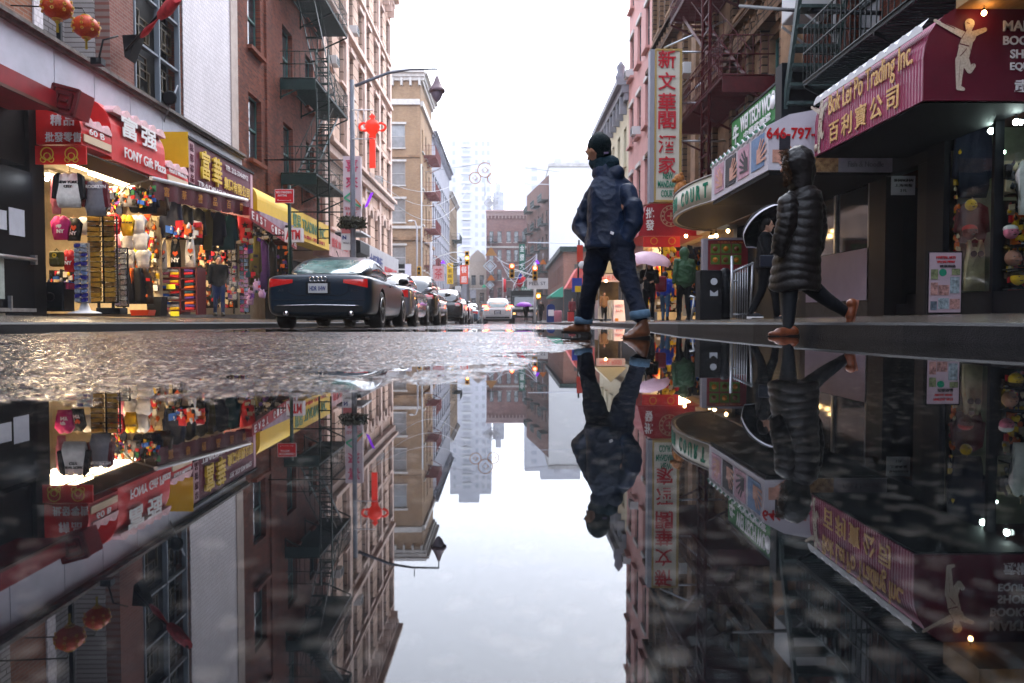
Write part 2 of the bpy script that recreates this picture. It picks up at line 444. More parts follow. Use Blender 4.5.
def wall_with_holes(mb, p0, u, n, W, H, holes, depth=.3, mi=0, arch=None):
    """front skin of a wall with real openings and reveals; holes = (u0, z0, w, h)"""
    p0, u, n = Vector(p0), Vector(u), Vector(n); z = Vector((0,0,1))
    us = sorted(set([0, W] + [round(a,3) for h_ in holes for a in (h_[0], h_[0]+h_[2])]))
    zs = sorted(set([0, H] + [round(a,3) for h_ in holes for a in (h_[1], h_[1]+h_[3])]))
    us = [a for a in us if -1e-6 <= a <= W+1e-6]; zs = [a for a in zs if -1e-6 <= a <= H+1e-6]
    for j in range(len(zs)-1):
        run = None
        for i in range(len(us)-1):
            cu, cz = (us[i]+us[i+1])/2, (zs[j]+zs[j+1])/2
            inside = any(h_[0]-1e-4 < cu < h_[0]+h_[2]+1e-4 and h_[1]-1e-4 < cz < h_[1]+h_[3]+1e-4 for h_ in holes)
            if inside:
                if run is not None: mb.quad(p0+u*run+z*zs[j], p0+u*us[i]+z*zs[j], p0+u*us[i]+z*zs[j+1], p0+u*run+z*zs[j+1], mi); run = None
            elif run is None: run = us[i]
        if run is not None: mb.quad(p0+u*run+z*zs[j], p0+u*W+z*zs[j], p0+u*W+z*zs[j+1], p0+u*run+z*zs[j+1], mi)
    for (a,b,w_,h_) in holes:
        A = p0+u*a+z*b; B = A+u*w_; C = B+z*h_; D = A+z*h_; k = n*(-depth)
        for s,e in ((A,B),(B,C),(C,D),(D,A)): mb.quad(s, e, e+k, s+k, mi)
ROTS = {'L': R(90), 'R': R(-90), 'F': 0}     # facing +X (left side of street), -X, -Y
def facade(root, side, x, y0, W, z0, H, cols, rows, mats, win=(1.0,1.9), frame=FRw, panes=(GL,), sill=None, style='sash', depth=14, body=True, extra=None, recess=.2, lintel=None, skip=None, bands=()):
    """side L/R: wall in plane X=x from Y=y0; F: wall in plane Y=y0 from X=x. cols = centres along the wall, rows = sill heights above z0"""
    u, n = {'L': ((0,1,0),(1,0,0)), 'R': ((0,1,0),(-1,0,0)), 'F': ((1,0,0),(0,-1,0))}[side]
    u, n = Vector(u), Vector(n); p0 = Vector((x, y0, z0)); w_, h_ = win
    holes = [(c-w_/2, r, w_, h_) for r in rows for c in cols if not (skip and skip(c, r))] + list(extra or [])
    mb = MB(); wall_with_holes(mb, p0, u, n, W, H, holes, .34)
    back = p0 - n*.32; far = back - n*(depth-.32) + u*W + Vector((0,0,H-.02))
    if body:
        lo = Vector((min(back.x,far.x), min(back.y,far.y), z0-1)); hi = Vector((max(back.x,far.x), max(back.y,far.y), z0+H-.02))
        if side == 'F': lo.x += .01; hi.x -= .01
        else: lo.y += .01; hi.y -= .01
        mb.box(lo, hi)
        # end returns of the front skin
        for e in (0, W):
            a = p0 + u*e; mb.quad(a, a - n*.34, a - n*.34 + Vector((0,0,H)), a + Vector((0,0,H)))
        mb.quad(p0+Vector((0,0,H)), p0+u*W+Vector((0,0,H)), p0+u*W-n*.34+Vector((0,0,H)), p0-n*.34+Vector((0,0,H)))
    mb.build('wall', mats, root)
    rnd = random.Random(int(abs(x*31+y0*17)))
    if w_ > 0:
        for r in rows:
            for c in cols:
                if skip and skip(c, r): continue
                q = p0 + u*c + Vector((0,0,r)) - n*recess
                window(root, q, ROTS[side], w_, h_, frame, rnd.choice(panes), sill, style, lintel, recess)
    for (zb, hb, pb, bm) in bands:
        mb = MB(); q = p0 + u*(W/2) + Vector((0,0,zb+hb/2)) + n*(pb/2-.03)
        mb.obox(q, u*(W/2-.004), n*(pb/2+.03), Vector((0,0,hb/2))); mb.build('string_course', bm, root)
    return p0, u, n
def cornice(root, p0, u, n, W, z, h, proj, m, brackets=0):
    mb = MB(); c = Vector(p0)+Vector(u)*(W/2); n = Vector(n); u = Vector(u)
    for k,(f0,f1,pr) in enumerate(((0,.35,.35),(.35,.7,.6),(.7,1,1))):
        mb.obox(Vector((c.x,c.y,z+h*(f0+f1)/2))+n*(proj*pr/2-.05), u*(W/2-.002*k+.05*k), n*(proj*pr/2+.05), Vector((0,0,h*(f1-f0)/2)))
    if brackets:
        for i in range(brackets):
            q = Vector(p0)+u*(W*(i+.5)/brackets); mb.obox(Vector((q.x,q.y,z-h*.12))+n*(proj*.3), u*.09, n*(proj*.3), Vector((0,0,h*.42)))
    return mb.build('cornice', m, root)

redbrick = brick('red brick', (.3,.085,.05), (.15,.045,.03), (.2,.13,.1), 'X', stain=.45)
redbrick2 = brick('plain red brick', (.33,.1,.06), (.26,.08,.05), (.2,.13,.1), 'X', stain=.3)
orangebrick = brick('orange brick', (.42,.2,.13), (.34,.15,.1), (.4,.33,.28), 'X', bw=.24, stain=.2)
whitebrick = brick('white glazed brick', (.66,.62,.6), (.56,.53,.52), (.3,.26,.25), 'X', bw=.3, bh=.1, msize=.012, rough=.4, stain=.15)
whitetile = brick('white tile wall', (.88,.83,.87), (.84,.79,.83), (.68,.63,.66), 'X', bw=.11, bh=.11, msize=.01, rough=.4, stain=.15)
beige = brick('beige rusticated stone', (.8,.58,.47), (.74,.53,.42), (.25,.17,.13), 'X', bw=2.2, bh=.62, msize=.03, stain=.25)
beige2 = mat('beige stone trim', (.66,.5,.43), .8, vary=.2, vscale=2, bump=.2, bscale=12)
tanF = brick('tan brick front', (.5,.34,.21), (.43,.28,.17), (.4,.3,.22), 'Y', stain=.25)
tanX = brick('tan brick side', (.5,.34,.21), (.43,.28,.17), (.4,.3,.22), 'X', stain=.25)
grey = mat('grey stucco', (.3,.3,.34), .8, vary=.15, vscale=1)
stone = mat('white stone trim', (.6,.57,.54), .75, vary=.15, vscale=3, bump=.2, bscale=20)
brownstone = brick('brown carved stone', (.3,.19,.12), (.2,.12,.075), (.05,.035,.025), 'X', bw=.5, bh=.2, msize=.02, stain=.5)
brownplain = mat('ochre stone piers', (.3,.19,.115), .8, vary=.5, vscale=1.3, bump=.4, bscale=9)
rustbrick = brick('rust brick', (.2,.06,.035), (.11,.04,.028), (.06,.04,.035), 'X', stain=.5)
pink = mat('pink painted brick', (.6,.33,.3), .7, vary=.12, vscale=1, bump=.15, bscale=25)
cream = mat('cream paint', (.66,.6,.44), .8, vary=.1, vscale=1)
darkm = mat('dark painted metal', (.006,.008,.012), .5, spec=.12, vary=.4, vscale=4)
blackm = mat('matt black', (.006,.006,.008), .7, spec=.15)
steel = mat('galvanised steel', (.35,.36,.38), .35, metal=.8, vary=.25, vscale=8)
green_iron = mat('green fire escape paint', (.007,.032,.026), .5, vary=.4, vscale=5)
red_iron = mat('oxide red fire escape paint', (.10,.014,.018), .5, vary=.3, vscale=5)
black_iron = mat('black green fire escape paint', (.008,.016,.016), .5, vary=.4, vscale=5)
XL, XR = -8.2, 6.5

# ---- white glazed building on the left
bL1 = thing('corner_building', 'white glazed brick building with pale fascia above the souvenir shop, nearest on the left', 'building', (XL,8,0))
def yl_(px): return XL*750/(px-507)*1.0
Z0 = 4.2
def strip(root, side_x, ya, yb, za, zb, m, name='wall', d=.0, thick=.3):
    return MB().box((side_x-thick-d, ya, za), (side_x-d, yb, zb)).build(name, m, root)
strip(bL1, XL, -60, 12.25, 5.1, 14, whitebrick)
strip(bL1, XL, 12.25, 13.2, 5.1, 14, orangebrick)
strip(bL1, XL, 13.2, 13.45, 5.1, 14, whitetile, d=-.03, name='pier')
strip(bL1, XL, 13.45, 15.75, 5.1, 14, whitebrick, d=.9)
MB().box((XL-.9,13.45,5.1),(XL-.3,13.5,14)).box((XL-.9,15.7,5.1),(XL-.3,15.75,14)).build('recess_wall', whitebrick, bL1)
strip(bL1, XL, 15.75, 16.75, 5.1, 14, brick('dusky red brick', (.36,.17,.14), (.3,.13,.11), (.4,.3,.27), 'X', stain=.2))
strip(bL1, XL, 16.75, 19.1, 5.1, 14, blackm, d=.35)
lat = MB(); rnd = random.Random(3)
for k in range(8):
    z = 5.1+k*1.15; lat.box((XL-.12,16.77,z),(XL+.0,19.1,z+.05), 1)
for y in (16.8, 17.95, 19.03): lat.box((XL-.1,y-.025,5.1),(XL+.02,y+.025,14), 1)
for k in range(8):
    for c in range(2):
        ya = 16.9+c*1.15; za = 5.22+k*1.15
        for q in range(4):
            a = ya+rnd.choice((.1,.25,.4)); b = za+rnd.choice((.1,.25,.4)); s = rnd.choice((.35,.5))
            for (p_, q_) in (((a,b),(a+s,b)),((a+s,b),(a+s,b+s)),((a,b+s),(a+s,b+s)),((a,b),(a,b+s))):
                lat.box((XL-.2,min(p_[0],q_[0])-.016,min(p_[1],q_[1])-.016),(XL-.16+.002*q,max(p_[0],q_[0])+.016,max(p_[1],q_[1])+.016), 2)
lat.build('lattice_window', [blackm, mat('grey window bars', (.2,.23,.26), .5), mat('bronze lattice', (.12,.09,.05), .45)], bL1)
strip(bL1, XL, 19.1, 19.25, 5.1, 14, rustbrick, name='pier')
strip(bL1, XL, 19.25, 22.5, 5.1, 14, whitetile, d=-.02)
strip(bL1, XL, 22.5, 23.05, 5.1, 14, mat('pinkish beige trim', (.5,.42,.38), .7, vary=.15), name='pier', d=-.05)
MB().box((XL-14,-60,4.3),(XL-.95,23.1,14)).build('roof', grey, bL1)
MB().box((XL-2,-48,-.2),(XR+2,-45,17)).build('unseen_rear_block', redbrick, bL1)  # unseen block across the street, added to cut light and reflections from behind
fa = MB(); yy = [4,6.2,8.2,10.2,12.1,13.6,14.9,16.3,17.8,19.4,21.2,23.1]
for a,b in zip(yy, yy[1:]): fa.box((XL-.2,a+.012,4.1),(XL+.12,b-.012,4.93))
fa.build('fascia_panel', mat('pale fascia panels', (.5,.52,.6), .45, vary=.18, vscale=1.2), bL1)
MB().box((XL-.15,4,4.12),(XL+.09,23.1,4.9)).build('fascia_backing', darkm, bL1)
co = MB(); co.box((XL-.4,4,4.934),(XL+.2,23.1,5.0)).box((XL-.4,4,5.0),(XL+.26,23.1,5.07))
co.build('coping', mat('weathered coping', (.16,.14,.13), .7, vary=.5, vscale=6), bL1)
MB().box((XL-.02,13.92,5.1),(XL+.06,13.98,14)).build('drainpipe', darkm, bL1)
# shop shell below: dark front by the door, open bays of the two shops
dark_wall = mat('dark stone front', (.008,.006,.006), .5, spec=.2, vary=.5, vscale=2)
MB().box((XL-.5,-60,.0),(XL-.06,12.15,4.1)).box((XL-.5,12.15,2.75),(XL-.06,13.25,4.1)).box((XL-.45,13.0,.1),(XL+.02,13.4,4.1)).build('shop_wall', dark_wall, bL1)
shop_in = mat('shop back wall boards', (.5,.42,.3), .7, vary=.25, vscale=2)
MB().box((XL-3.6,13.4,.0),(XL-3.5,23.9,4.1)).box((XL-3.5,19.3,.0),(XL-.4,19.4,4.1)).box((XL-3.5,13.3,0),(XL-.4,13.38,4.1)).build('interior_wall', shop_in, bL1)
MB().box((XL-3.5,13.4,3.35),(XL-.02,23.9,3.45)).build('ceiling', mat('shop ceiling', (.5,.45,.36), .7), bL1)
MB().box((XL-3.5,13.4,-.1),(XL+.05,23.9,.215)).build('shop_floor', mat('shop floor tiles', (.12,.09,.07), .3, vary=.4), bL1)
# door
dr = thing('shop_door', 'black double door with push bar and white paper notices taped to it', 'door', (XL,12.6,.2))
MB().box((XL-.02,10.9,.22),(XL+.06,13.0,2.62)).build('door_leaf', darkm, dr)
MB().tube([(XL+.13,11.0,1.13),(XL+.13,12.94,1.13)], .035).obox((XL+.1,12.93,1.13),(.05,0,0),(0,.03,0),(0,0,.08)).build('push_bar', steel, dr)
MB().box((XL+.06,10.9,.24),(XL+.1,12.98,.3)).box((XL+.06,12.3,.26),(XL+.12,12.33,.5)).build('kick_plate', steel, dr)
paper = mat('white paper', (.75,.77,.85), .6, vary=.08, vscale=5)
for (a,b,c,d) in ((9,25,207,237),(-12,7,207,230)):
    A = PX(a,c,XL+.07); B = PX(b,d,XL+.07); MB().box((XL+.062,A.y,B.z),(XL+.07,B.y,A.z)).build('notice', paper, dr)
A = PX(-14,252,XL+.09); B = PX(5,302,XL+.09)
pm = MB().box((XL+.062,A.y,B.z+.05),(XL+.09,B.y,A.z)).build('menu_sheet', [mat('grey green paper', (.45,.5,.47), .5, vary=.2, vscale=14)], dr)
# red beam with fretwork block
bm = thing('red_canopy', 'dark red canopy beam with square fretwork block above the black door', 'canopy', (XL,10,3.5))
redbeam = mat('dark red enamel', (.33,.02,.03), .4, vary=.25, vscale=2)
MB().box((XL-.05,4,3.58),(XL+.75,12.6,3.88)).build('beam', redbeam, bm)
gold = mat('dull gold trim', (.5,.3,.08), .45, metal=.4)
MB().box((XL+.74,4,3.55),(XL+.78,12.6,3.6)).build('edge_trim', mat('brown trim', (.15,.06,.04), .5), bm)
fb = MB(); c = P(72,104,12.85); 
def fret(mb, c, s, m0, m1):
    u, v = Vector((.0,.86,-.22)).normalized(), Vector((0,.22,.86)).normalized()
    u = Vector((.75,.0,-.2)).normalized(); v = Vector((.2,0,.75)).normalized(); n = Vector((0,-1,0))
    mb.obox(c, u*s, v*s, n*.22, m0)
    for q in (1., .55):
        for (a,b) in ((u,v),(v,u)):
            for sg in (-1,1): mb.obox(c+b*sg*s*q*.95+n*.24, a*s*q, b*.025, n*.03, m1)
    mb.obox(c+n*.24, u*s*.3, v*.025, n*.03, m1)
fret(fb, c, .22, 0, 1)
fb.build('fretwork_block', [redbeam, mat('dark red relief', (.16,.015,.02), .5)], bm)

# ---- red brick building
bL2 = thing('brick_building', 'red brick building with green iron fire escape, left of the beige building', 'building', (XL,23.1,0))
Hh = 20
p0,u,n = facade(bL2, 'L', XL, 23.12, 10.5, 4.3, Hh-4.3, (1.6,5.3,8.4), (.9,4.45,8.0,11.55), redbrick, win=(1.25,2.1), frame=FRg, panes=(GL,GLg,GL), sill=redbrick2)
MB().box((XL-10,23.12,-.2),(XL-2.6,33.6,4.3)).build('shop_back', shop_in, bL2)
for yy in (26.2,):
    MB().box((XL-.3,yy-.45,4.4),(XL+.07,yy+.2,Hh)).build('brick_pier', redbrick, bL2)
    
def fire_escape(root, X, sg, ya, yb, zs, m, depth=1.15, stair=True, name='fire_escape', solid=False, z_lad=None):
    """iron balconies on wall plane X; sg = +1 when the wall faces +X"""
    for i, z in enumerate(zs):
        fe = add_obj(name, None, root); OFF[fe.name] = OFF[root.name]
        xo = X + sg*depth; lo, hi = min(X+sg*.02,xo), max(X+sg*.02,xo)
        pl = MB()
        for k in range(int((yb-ya)/.11)): 
            y = ya+k*.11; pl.box((lo,y,z-.012),(hi,y+.05,z+.012))
        pl.box((lo,ya,z-.07),(lo+.04,yb,z-.012)).box((hi-.04,ya,z-.07),(hi,yb,z-.012))
        pl.build('platform', m, fe)
        rl = MB()
        for zz in (.0,.5,.95): rl.tube([(xo,ya,z+zz),(xo,yb,z+zz)], .018, 5)
        for yy in (ya,yb):
            for zz in (0,.5,.95): rl.tube([(X+sg*.03,yy,z+zz),(xo,yy,z+zz)], .018, 5)
        nb = int((yb-ya)/.16)
        for k in range(nb+1): 
            y = ya+(yb-ya)*k/nb; rl.box((xo-.008,y-.008,z),(xo+.008,y+.008,z+.95))
        for k in range(1,7): 
            x = X+sg*depth*k/7
            for yy in (ya,yb): rl.box((x-.008,yy-.008,z),(x+.008,yy+.008,z+.95))
        rl.build('railing', m, fe)
        br = MB()
        for yy in (ya+.05, (ya+yb)/2, yb-.05):
            br.obox(((X+xo)/2,yy,z-.38), Vector((sg*depth/2,0,.3)), Vector((0,.02,0)), Vector((0,0,.03)))
            br.box((X+sg*.03-.02,yy-.02,z-.75),(X+sg*.03+.02,yy+.02,z-.05))
        if solid: br.box((X+.02 if sg>0 else xo, ya-.02, z-.42),(xo if sg>0 else X-.02, ya, z-.05))
        br.build_split('bracket', m, fe)
        if stair and i < len(zs)-1:
            st = MB(); z2 = zs[i+1]; a = Vector((X+sg*depth*.55, ya+.6, z)); b = Vector((X+sg*depth*.55, yb-.5, z2))
            if i % 2: a, b = Vector((a.x, b.y, z)), Vector((b.x, a.y, z2))
            dx = Vector((.3,0,0))
            for s in (-1,1):
                st.obox((a+b)/2+dx*s, (b-a)/2, Vector((.012,0,0)), Vector((0,0,.07)))
                st.tube([a+dx*s+Vector((0,0,.8)), b+dx*s+Vector((0,0,.8))], .015, 5)
                for q in range(1,6): t = a.lerp(b, q/6)+dx*s; st.tube([t, t+Vector((0,0,.8))], .01, 4)
            ns = 11
            for q in range(1, ns): t = a.lerp(b, q/ns); st.obox(t, Vector((.3,0,0)), Vector((0,.1,0)), Vector((0,0,.012)))
            st.build('stair', m, fe)
fire_escape(bL2, XL, 1, 27.4, 32.9, (5.35, 8.75, 12.25, 15.8), green_iron, depth=1.3, solid=True)
# drop ladder in its guides
ld = MB()
for x in (-.22,.22):
    ld.tube([(XL+1.25+x,28.6,2.9),(XL+1.25+x,28.6,10.2)], .035, 6)
for k in range(22): ld.box((XL+1.03,28.58,3.1+k*.32),(XL+1.47,28.62,3.14+k*.32))
ld.build('drop_ladder', green_iron, bL2)

# ---- beige building
bL3 = thing('beige_building', 'tall beige stone building with arched second floor windows and ribbed courses on the left', 'building', (XL,33.7,0))
cols = [1.5+k*2.42 for k in range(8)]
facade(bL3, 'L', XL, 33.7, 19.3, 3.7, 17.6, cols, (.6,4.75,8.0,11.2,14.3), beige, win=(.95,2.15), frame=FRd, panes=(GL,GL,GLc), sill=beige2, lintel=(beige2,.22,.14),
       bands=((3.85,.35,.3,beige2),(4.3,.18,.5,beige2),(10.75,.25,.25,beige2),(13.8,.2,.2,beige2)))
cornice(bL3, (XL,33.7,0),(0,1,0),(1,0,0),19.3,21.2,.9,.75,beige2,18)
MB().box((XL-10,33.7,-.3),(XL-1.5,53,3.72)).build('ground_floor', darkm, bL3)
for c in cols:
    arch = MB()
    for k in range(9):
        a0, a1 = math.pi*k/9, math.pi*(k+1)/9
        q = lambda a, r: Vector((XL+.02, 33.7+c-math.cos(a)*r, 3.7+.6+1.75+math.sin(a)*r))
        A,B,C_,D = q(a0,.5), q(a1,.5), q(a1,.78), q(a0,.78)
        arch.prism([A,B,C_,D], (.14,0,0))
        # spandrel that closes the square opening into an arch
        T0 = Vector((XL+.0, A.y, 3.7+.6+2.15)); T1 = Vector((XL+.0, B.y, 3.7+.6+2.15))
        if k not in (3,4,5): arch.prism([Vector((XL-.02,A.y,A.z)), Vector((XL-.02,B.y,B.z)), Vector((XL-.02,B.y,max(B.z,6.06))), Vector((XL-.02,A.y,max(A.z,6.06)))], (-.03,0,0))
    arch.build('arch_surround', beige2, bL3)
pil = MB()
for y in (33.85,38.5,43.4,48.2,52.8): pil.box((XL-.05,y-.28,3.9),(XL+.13,y+.28,21))
pil.build_split('pilaster', beige2, bL3)
acm = mat('air conditioner casing', (.6,.6,.6), .5)
def air_con(X, sg, y, z, label, w=.62):
    t = thing('air_conditioner', label, 'air conditioner', (X,y,z), 'window air conditioners')
    x0, x1 = sorted((X-sg*.1, X+sg*.38))
    MB().box((x0,y-w/2,z),(x1,y+w/2,z+.4)).build('casing', acm, t, bevel=.02)
    g = MB(); xf = X+sg*.382
    for k in range(8): g.box((min(xf,xf+sg*.01),y-w/2+.05,z+.05+k*.04),(max(xf,xf+sg*.01),y+w/2-.05,z+.065+k*.04))
    g.build('grille', FRd, t)
air_con(XL,1,33.7+1.5,11.75,'white air conditioner in a window of the beige building, closest to the fire escape')
air_con(XL,1,33.7+cols[2],14.95,'white air conditioner high in the third window bay of the beige building')
air_con(XL,1,33.7+cols[5],8.5,'white air conditioner low on the beige building near the lamp pole')

# ---- tan corner building beyond the side street
bL4 = thing('corner_building', 'tan brick corner building with white framed windows beyond the side street', 'building', (XL,71.5,-.5))
zg = -.55
facade(bL4, 'F', XL-8, 71.5, 8, zg, 23, (5.9,2.2), (5.2,9.6,13.1,16.6), tanF, win=(1.35,2.2), frame=FRw, panes=(GL,GLc), sill=stone, lintel=(stone,.2,.1), depth=.4, body=False,
       bands=((9.0,.25,.2,stone),(7.9,.3,.3,brownplain),(15.7,.2,.15,brownplain),(20.6,.5,.25,stone)))
facade(bL4, 'L', XL, 71.92, 10.6, zg, 23, (1.6,4.6,7.6), (5.2,9.6,13.1,16.6), tanX, win=(1.1,2.2), frame=FRw, panes=(GL,GLc), sill=stone, depth=7.6,
       bands=((7.9,.3,.3,brownplain),(20.6,.5,.25,stone)))
cornice(bL4, (XL-8,71.5,0),(1,0,0),(0,-1,0),8.4,22.3,.9,.7,stone,10)
cornice(bL4, (XL,71.5,0),(0,1,0),(1,0,0),11,22.3,.9,.7,stone)
MB().box((XL-3.6,71.42,2.4),(XL-1.0,71.6,5.1)).build('shopfront', darkm, bL4)
fire_escape(bL4, XL, 1, 74.5, 80.5, (5.2,8.8,12.4,16), mat('rust pink fire escape paint', (.25,.08,.08), .6), stair=False)
pt = MB().tube([(XL+.12,71.35,-.6),(XL+.12,71.35,14.5)], .07).build('drainpipe', FRw, bL4)

bL5 = thing('grey_building', 'grey stucco building with long rows of windows beyond the tan corner building', 'building', (XL,82.5,-.6))
facade(bL5, 'L', XL, 82.55, 25, -.7, 20.8, [1.5+k*2.75 for k in range(9)], (4.2,7.6,11,14.4), grey, win=(1.1,2.1), frame=FRd, panes=(GL,GLc), sill=stone, lintel=(grey,.2,.12), bands=((3.6,.25,.2,grey),))
cornice(bL5, (XL,82.55,0),(0,1,0),(1,0,0),25,19.7,.7,.6,grey,16)
bL6 = thing('narrow_building', 'narrow yellowish building past the end of the grey building', 'building', (XL,108,-.6))
facade(bL6, 'L', XL, 107.6, 16, -.8, 18.5, [1.5+k*2.7 for k in range(6)], (4.2,7.6,11,14.4), brick('yellow brown brick', (.42,.31,.2),(.36,.26,.17),(.3,.22,.18),'X'), win=(1.1,2.1), frame=FRw, panes=(GL,))
cornice(bL6, (XL,107.6,0),(0,1,0),(1,0,0),16,17.4,.6,.5,stone)
fire_escape(bL6, XL, 1, 112, 118, (4.5,8,11.5), green_iron, stair=False)
# small brick building seen at the foot of the grey one
# ---- far end of the street
bF1 = thing('pink_building', 'pinkish brick building with green balconies closing the far end of the street', 'building', (0,130,-1))
pkF = brick('dull pink brick', (.36,.2,.18),(.3,.16,.15),(.3,.22,.2),'Y', bw=.4, bh=.14, stain=.15)
tmp = []
facade(bF1, 'F', -3.6, 131, 7.4, -1, 19, (.9,2.3,3.9,5.2,6.6), (4.2,7.4,10.8,14), pkF, win=(.75,1.9), frame=FRd, panes=(GL,), sill=stone, bands=((13,.3,.2,stone),(3.4,.3,.2,stone)))
cornice(bF1, (-3.6,131,0),(1,0,0),(0,-1,0),7.4,17.6,.9,.7,mat('pink stone trim', (.5,.36,.34), .8),12)
for (x0,x1,z) in ((-3.5,-1.6,12.9),(1.8,3.6,12.9),(1.8,3.6,9.7),(1.8,3.6,6.3),(-3.5,-1.6,6.3)):
    b_ = MB(); b_.box((x0,130,z),(x1,130.95,z+.08))
    for zz in (.5,1.0): b_.box((x0,130,z+zz),(x1,130.04,z+zz+.05))
    k = x0
    while k < x1: b_.box((k,130.0,z),(k+.04,130.04,z+1)); k += .16
    b_.build('balcony', green_iron, bF1)
bF2 = thing('gabled_building', 'small beige gabled building beside the pinkish building at the street end', 'building', (-5.5,137,-1))
facade(bF2, 'F', -6.9, 137, 3.2, -1, 11, (.8,2.3), (3.6,6.8), mat('beige render', (.45,.38,.32), .8, vary=.2), win=(.8,1.8), frame=FRd, panes=(GL,), bands=((6.0,.25,.2,stone),))
MB().prism([(-6.95,136.9,10),(-3.65,136.9,10),(-4.1,136.9,11.2),(-5.3,136.9,12.2),(-6.5,136.9,11.2)], (0,8,0)).build('gable', mat('pale gable stone', (.42,.36,.31), .8), bF2)
bF3 = thing('low_building', 'low grey building with shop fronts at the far left end of the street', 'building', (-9,128,-1))
facade(bF3, 'F', -13, 129, 6.05, -1, 8.2, (1,2.6,4.4), (4.2,), grey, win=(.9,1.8), frame=FRd, panes=(GL,), body=True)
# towers in the haze
def tower(x0, x1, y, z, label, m, d=16, seed=1):
    t = thing('tower_block', label, 'tower block', ((x0+x1)/2,y,-1))
    w_ = x1-x0; mb = MB(); mb.box((x0,y,-1),(x1,y+d,z)); mb.box((x0+w_*.2,y+3,z),(x1-w_*.3,y+d-3,z+5)).build('wall', m, t)
    wn = MB(); bl = MB(); k = 3
    while k < z-3:
        bl.box((x0+w_*.30,y-1.6,k),(x0+w_*.52,y,k+.25)); bl.box((x0+w_*.30,y-1.6,k+.25),(x0+w_*.52,y-1.5,k+1.15))
        wn.box((x0+w_*.32,y-.05,k+.3),(x0+w_*.5,y+.02,k+3.1))
        for f in (.08,.62,.78,.9): wn.box((x0+w_*f,y-.05,k+.8),(x0+w_*f+w_*.07,y+.02,k+3.1))
        k += 4.6
    wn.build('window_rows', twin, t)['kind'] = 'stuff'; bl.build('balcony_stack', mat('pale concrete', (.5,.5,.5), .8), t)['kind'] = 'stuff'
pale = mat('haze-paled tower brick', (.46,.46,.5), .9, spec=.2); twin = mat('haze-paled tower glass', (.28,.29,.33), .5, spec=.3)  # pale, low-contrast colours put part of the haze into the surfaces
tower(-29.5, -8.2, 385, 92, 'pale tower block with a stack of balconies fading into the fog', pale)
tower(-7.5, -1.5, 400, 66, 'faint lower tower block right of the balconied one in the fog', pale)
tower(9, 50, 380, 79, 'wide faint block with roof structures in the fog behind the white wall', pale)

# ================================================================== right side
bR1 = thing('shop_building', 'rust brick building with black fire escape above the purple awning, nearest on the right', 'building', (XR,3,0))
facade(bR1, 'R', XR, -13, 29.6, 4.0, 14, (1.6,4.6,7.6,10.8,17.6,20.6,23.6,26.8), (.9,4.4,8.0), rustbrick, win=(1.15,2.1), frame=FRd, panes=(GL,GLc), sill=brownplain, lintel=(brownplain,.3,.14), bands=((3.75,.3,.2,brownplain),(7.4,.25,.2,brownplain)))
MB().box((XR+.02,-60,0),(XR+9,-13.02,14)).build('unseen_rear_block', rustbrick, bR1)  # unseen wall run behind the camera, added to close off the sky
bR2 = thing('carved_building', 'ornate brown stone building with red fire escape behind the tall white sign', 'building', (XR,16.6,0))
cols = [1.6,4.1,7.5,10.0,13.2,15.7]
facade(bR2, 'R', XR, 16.63, 17.3, 4.0, 16, cols, (.7,4.5,8.2,11.9), brownplain, win=(1.15,2.3), frame=FRg, panes=(GL,GL,GLg), sill=brownplain)
orn = MB(); rnd = random.Random(5)
for z in (7.25,10.9,14.65,18.4):
    orn.box((XR-.32,16.65,z),(XR+.05,33.9,z+.16)); orn.box((XR-.2,16.65,z+.9),(XR+.05,33.9,z+1.02))
    y = 16.8
    while y < 33.6:
        orn.sphere((XR-.04,y,z+.52),(.12,.16,.24),0,8,6); orn.box((XR-.1,y+.2,z+.22),(XR+.02,y+.26,z+.86)); y += .5
orn.build('carved_frieze', brownstone, bR2)
for c in cols:
    for zz in (4.0+.7,4.0+4.5,4.0+8.2):
        ar = MB()
        for s in (-1,1): ar.box((XR-.16,16.63+c+s*.72-.13,zz),(XR+.02,16.63+c+s*.72+.13,zz+2.3))
        if zz < 5:
            for k in range(10):
                a0,a1 = math.pi*k/10, math.pi*(k+1)/10
                q = lambda a,r: Vector((XR-.24, 16.63+c-math.cos(a)*r*.95, zz+2.32+math.sin(a)*r*.75))
                ar.prism([q(a0,.6),q(a1,.6),q(a1,.95),q(a0,.95)], (.26,0,0))
        ar.build('window_surround', brownstone, bR2)

MB().box((XR-.25,16.7,4.0),(XR+.04,17.3,20)).box((XR-.2,25.3,4.0),(XR+.04,25.9,20)).build_split('pier', brownplain, bR2)
fire_escape(bR2, XR, -1, 18.3, 24.2, (6.0,9.5,13.2,16.8), red_iron, depth=1.3, solid=True)
rp = MB()
for y in (19.6,20.3): rp.tube([(XR-1.25,y,3.3),(XR-1.25,y,19)], .05, 6)
for k in range(30): rp.box((XR-1.27,19.6,4+k*.4),(XR-1.23,20.3,4.04+k*.4))
rp.build('drop_ladder', red_iron, bR2)
fire_escape(bR1, XR, -1, 8.3, 13.4, (4.3,8.0,11.5), black_iron, depth=1.25)
# steep stair of the nearer fire escape with broad treads
st = MB(); a = Vector((XR-.75,14.6,3.9)); b = Vector((XR-.75,13.1,8.0))
for s in (-.42,.42): st.obox((a+b)/2+Vector((s,0,0)), (b-a)/2, Vector((.035,0,0)), Vector((0,.05,.05)))
for k in range(1,13):
    t = a.lerp(b,k/13); st.obox(t, Vector((.42,0,0)), Vector((0,.16,0)), Vector((0,0,.03)))
st.build('steep_stair', mat('weathered green grey iron', (.06,.09,.085), .45, vary=.4, vscale=8), bR1)

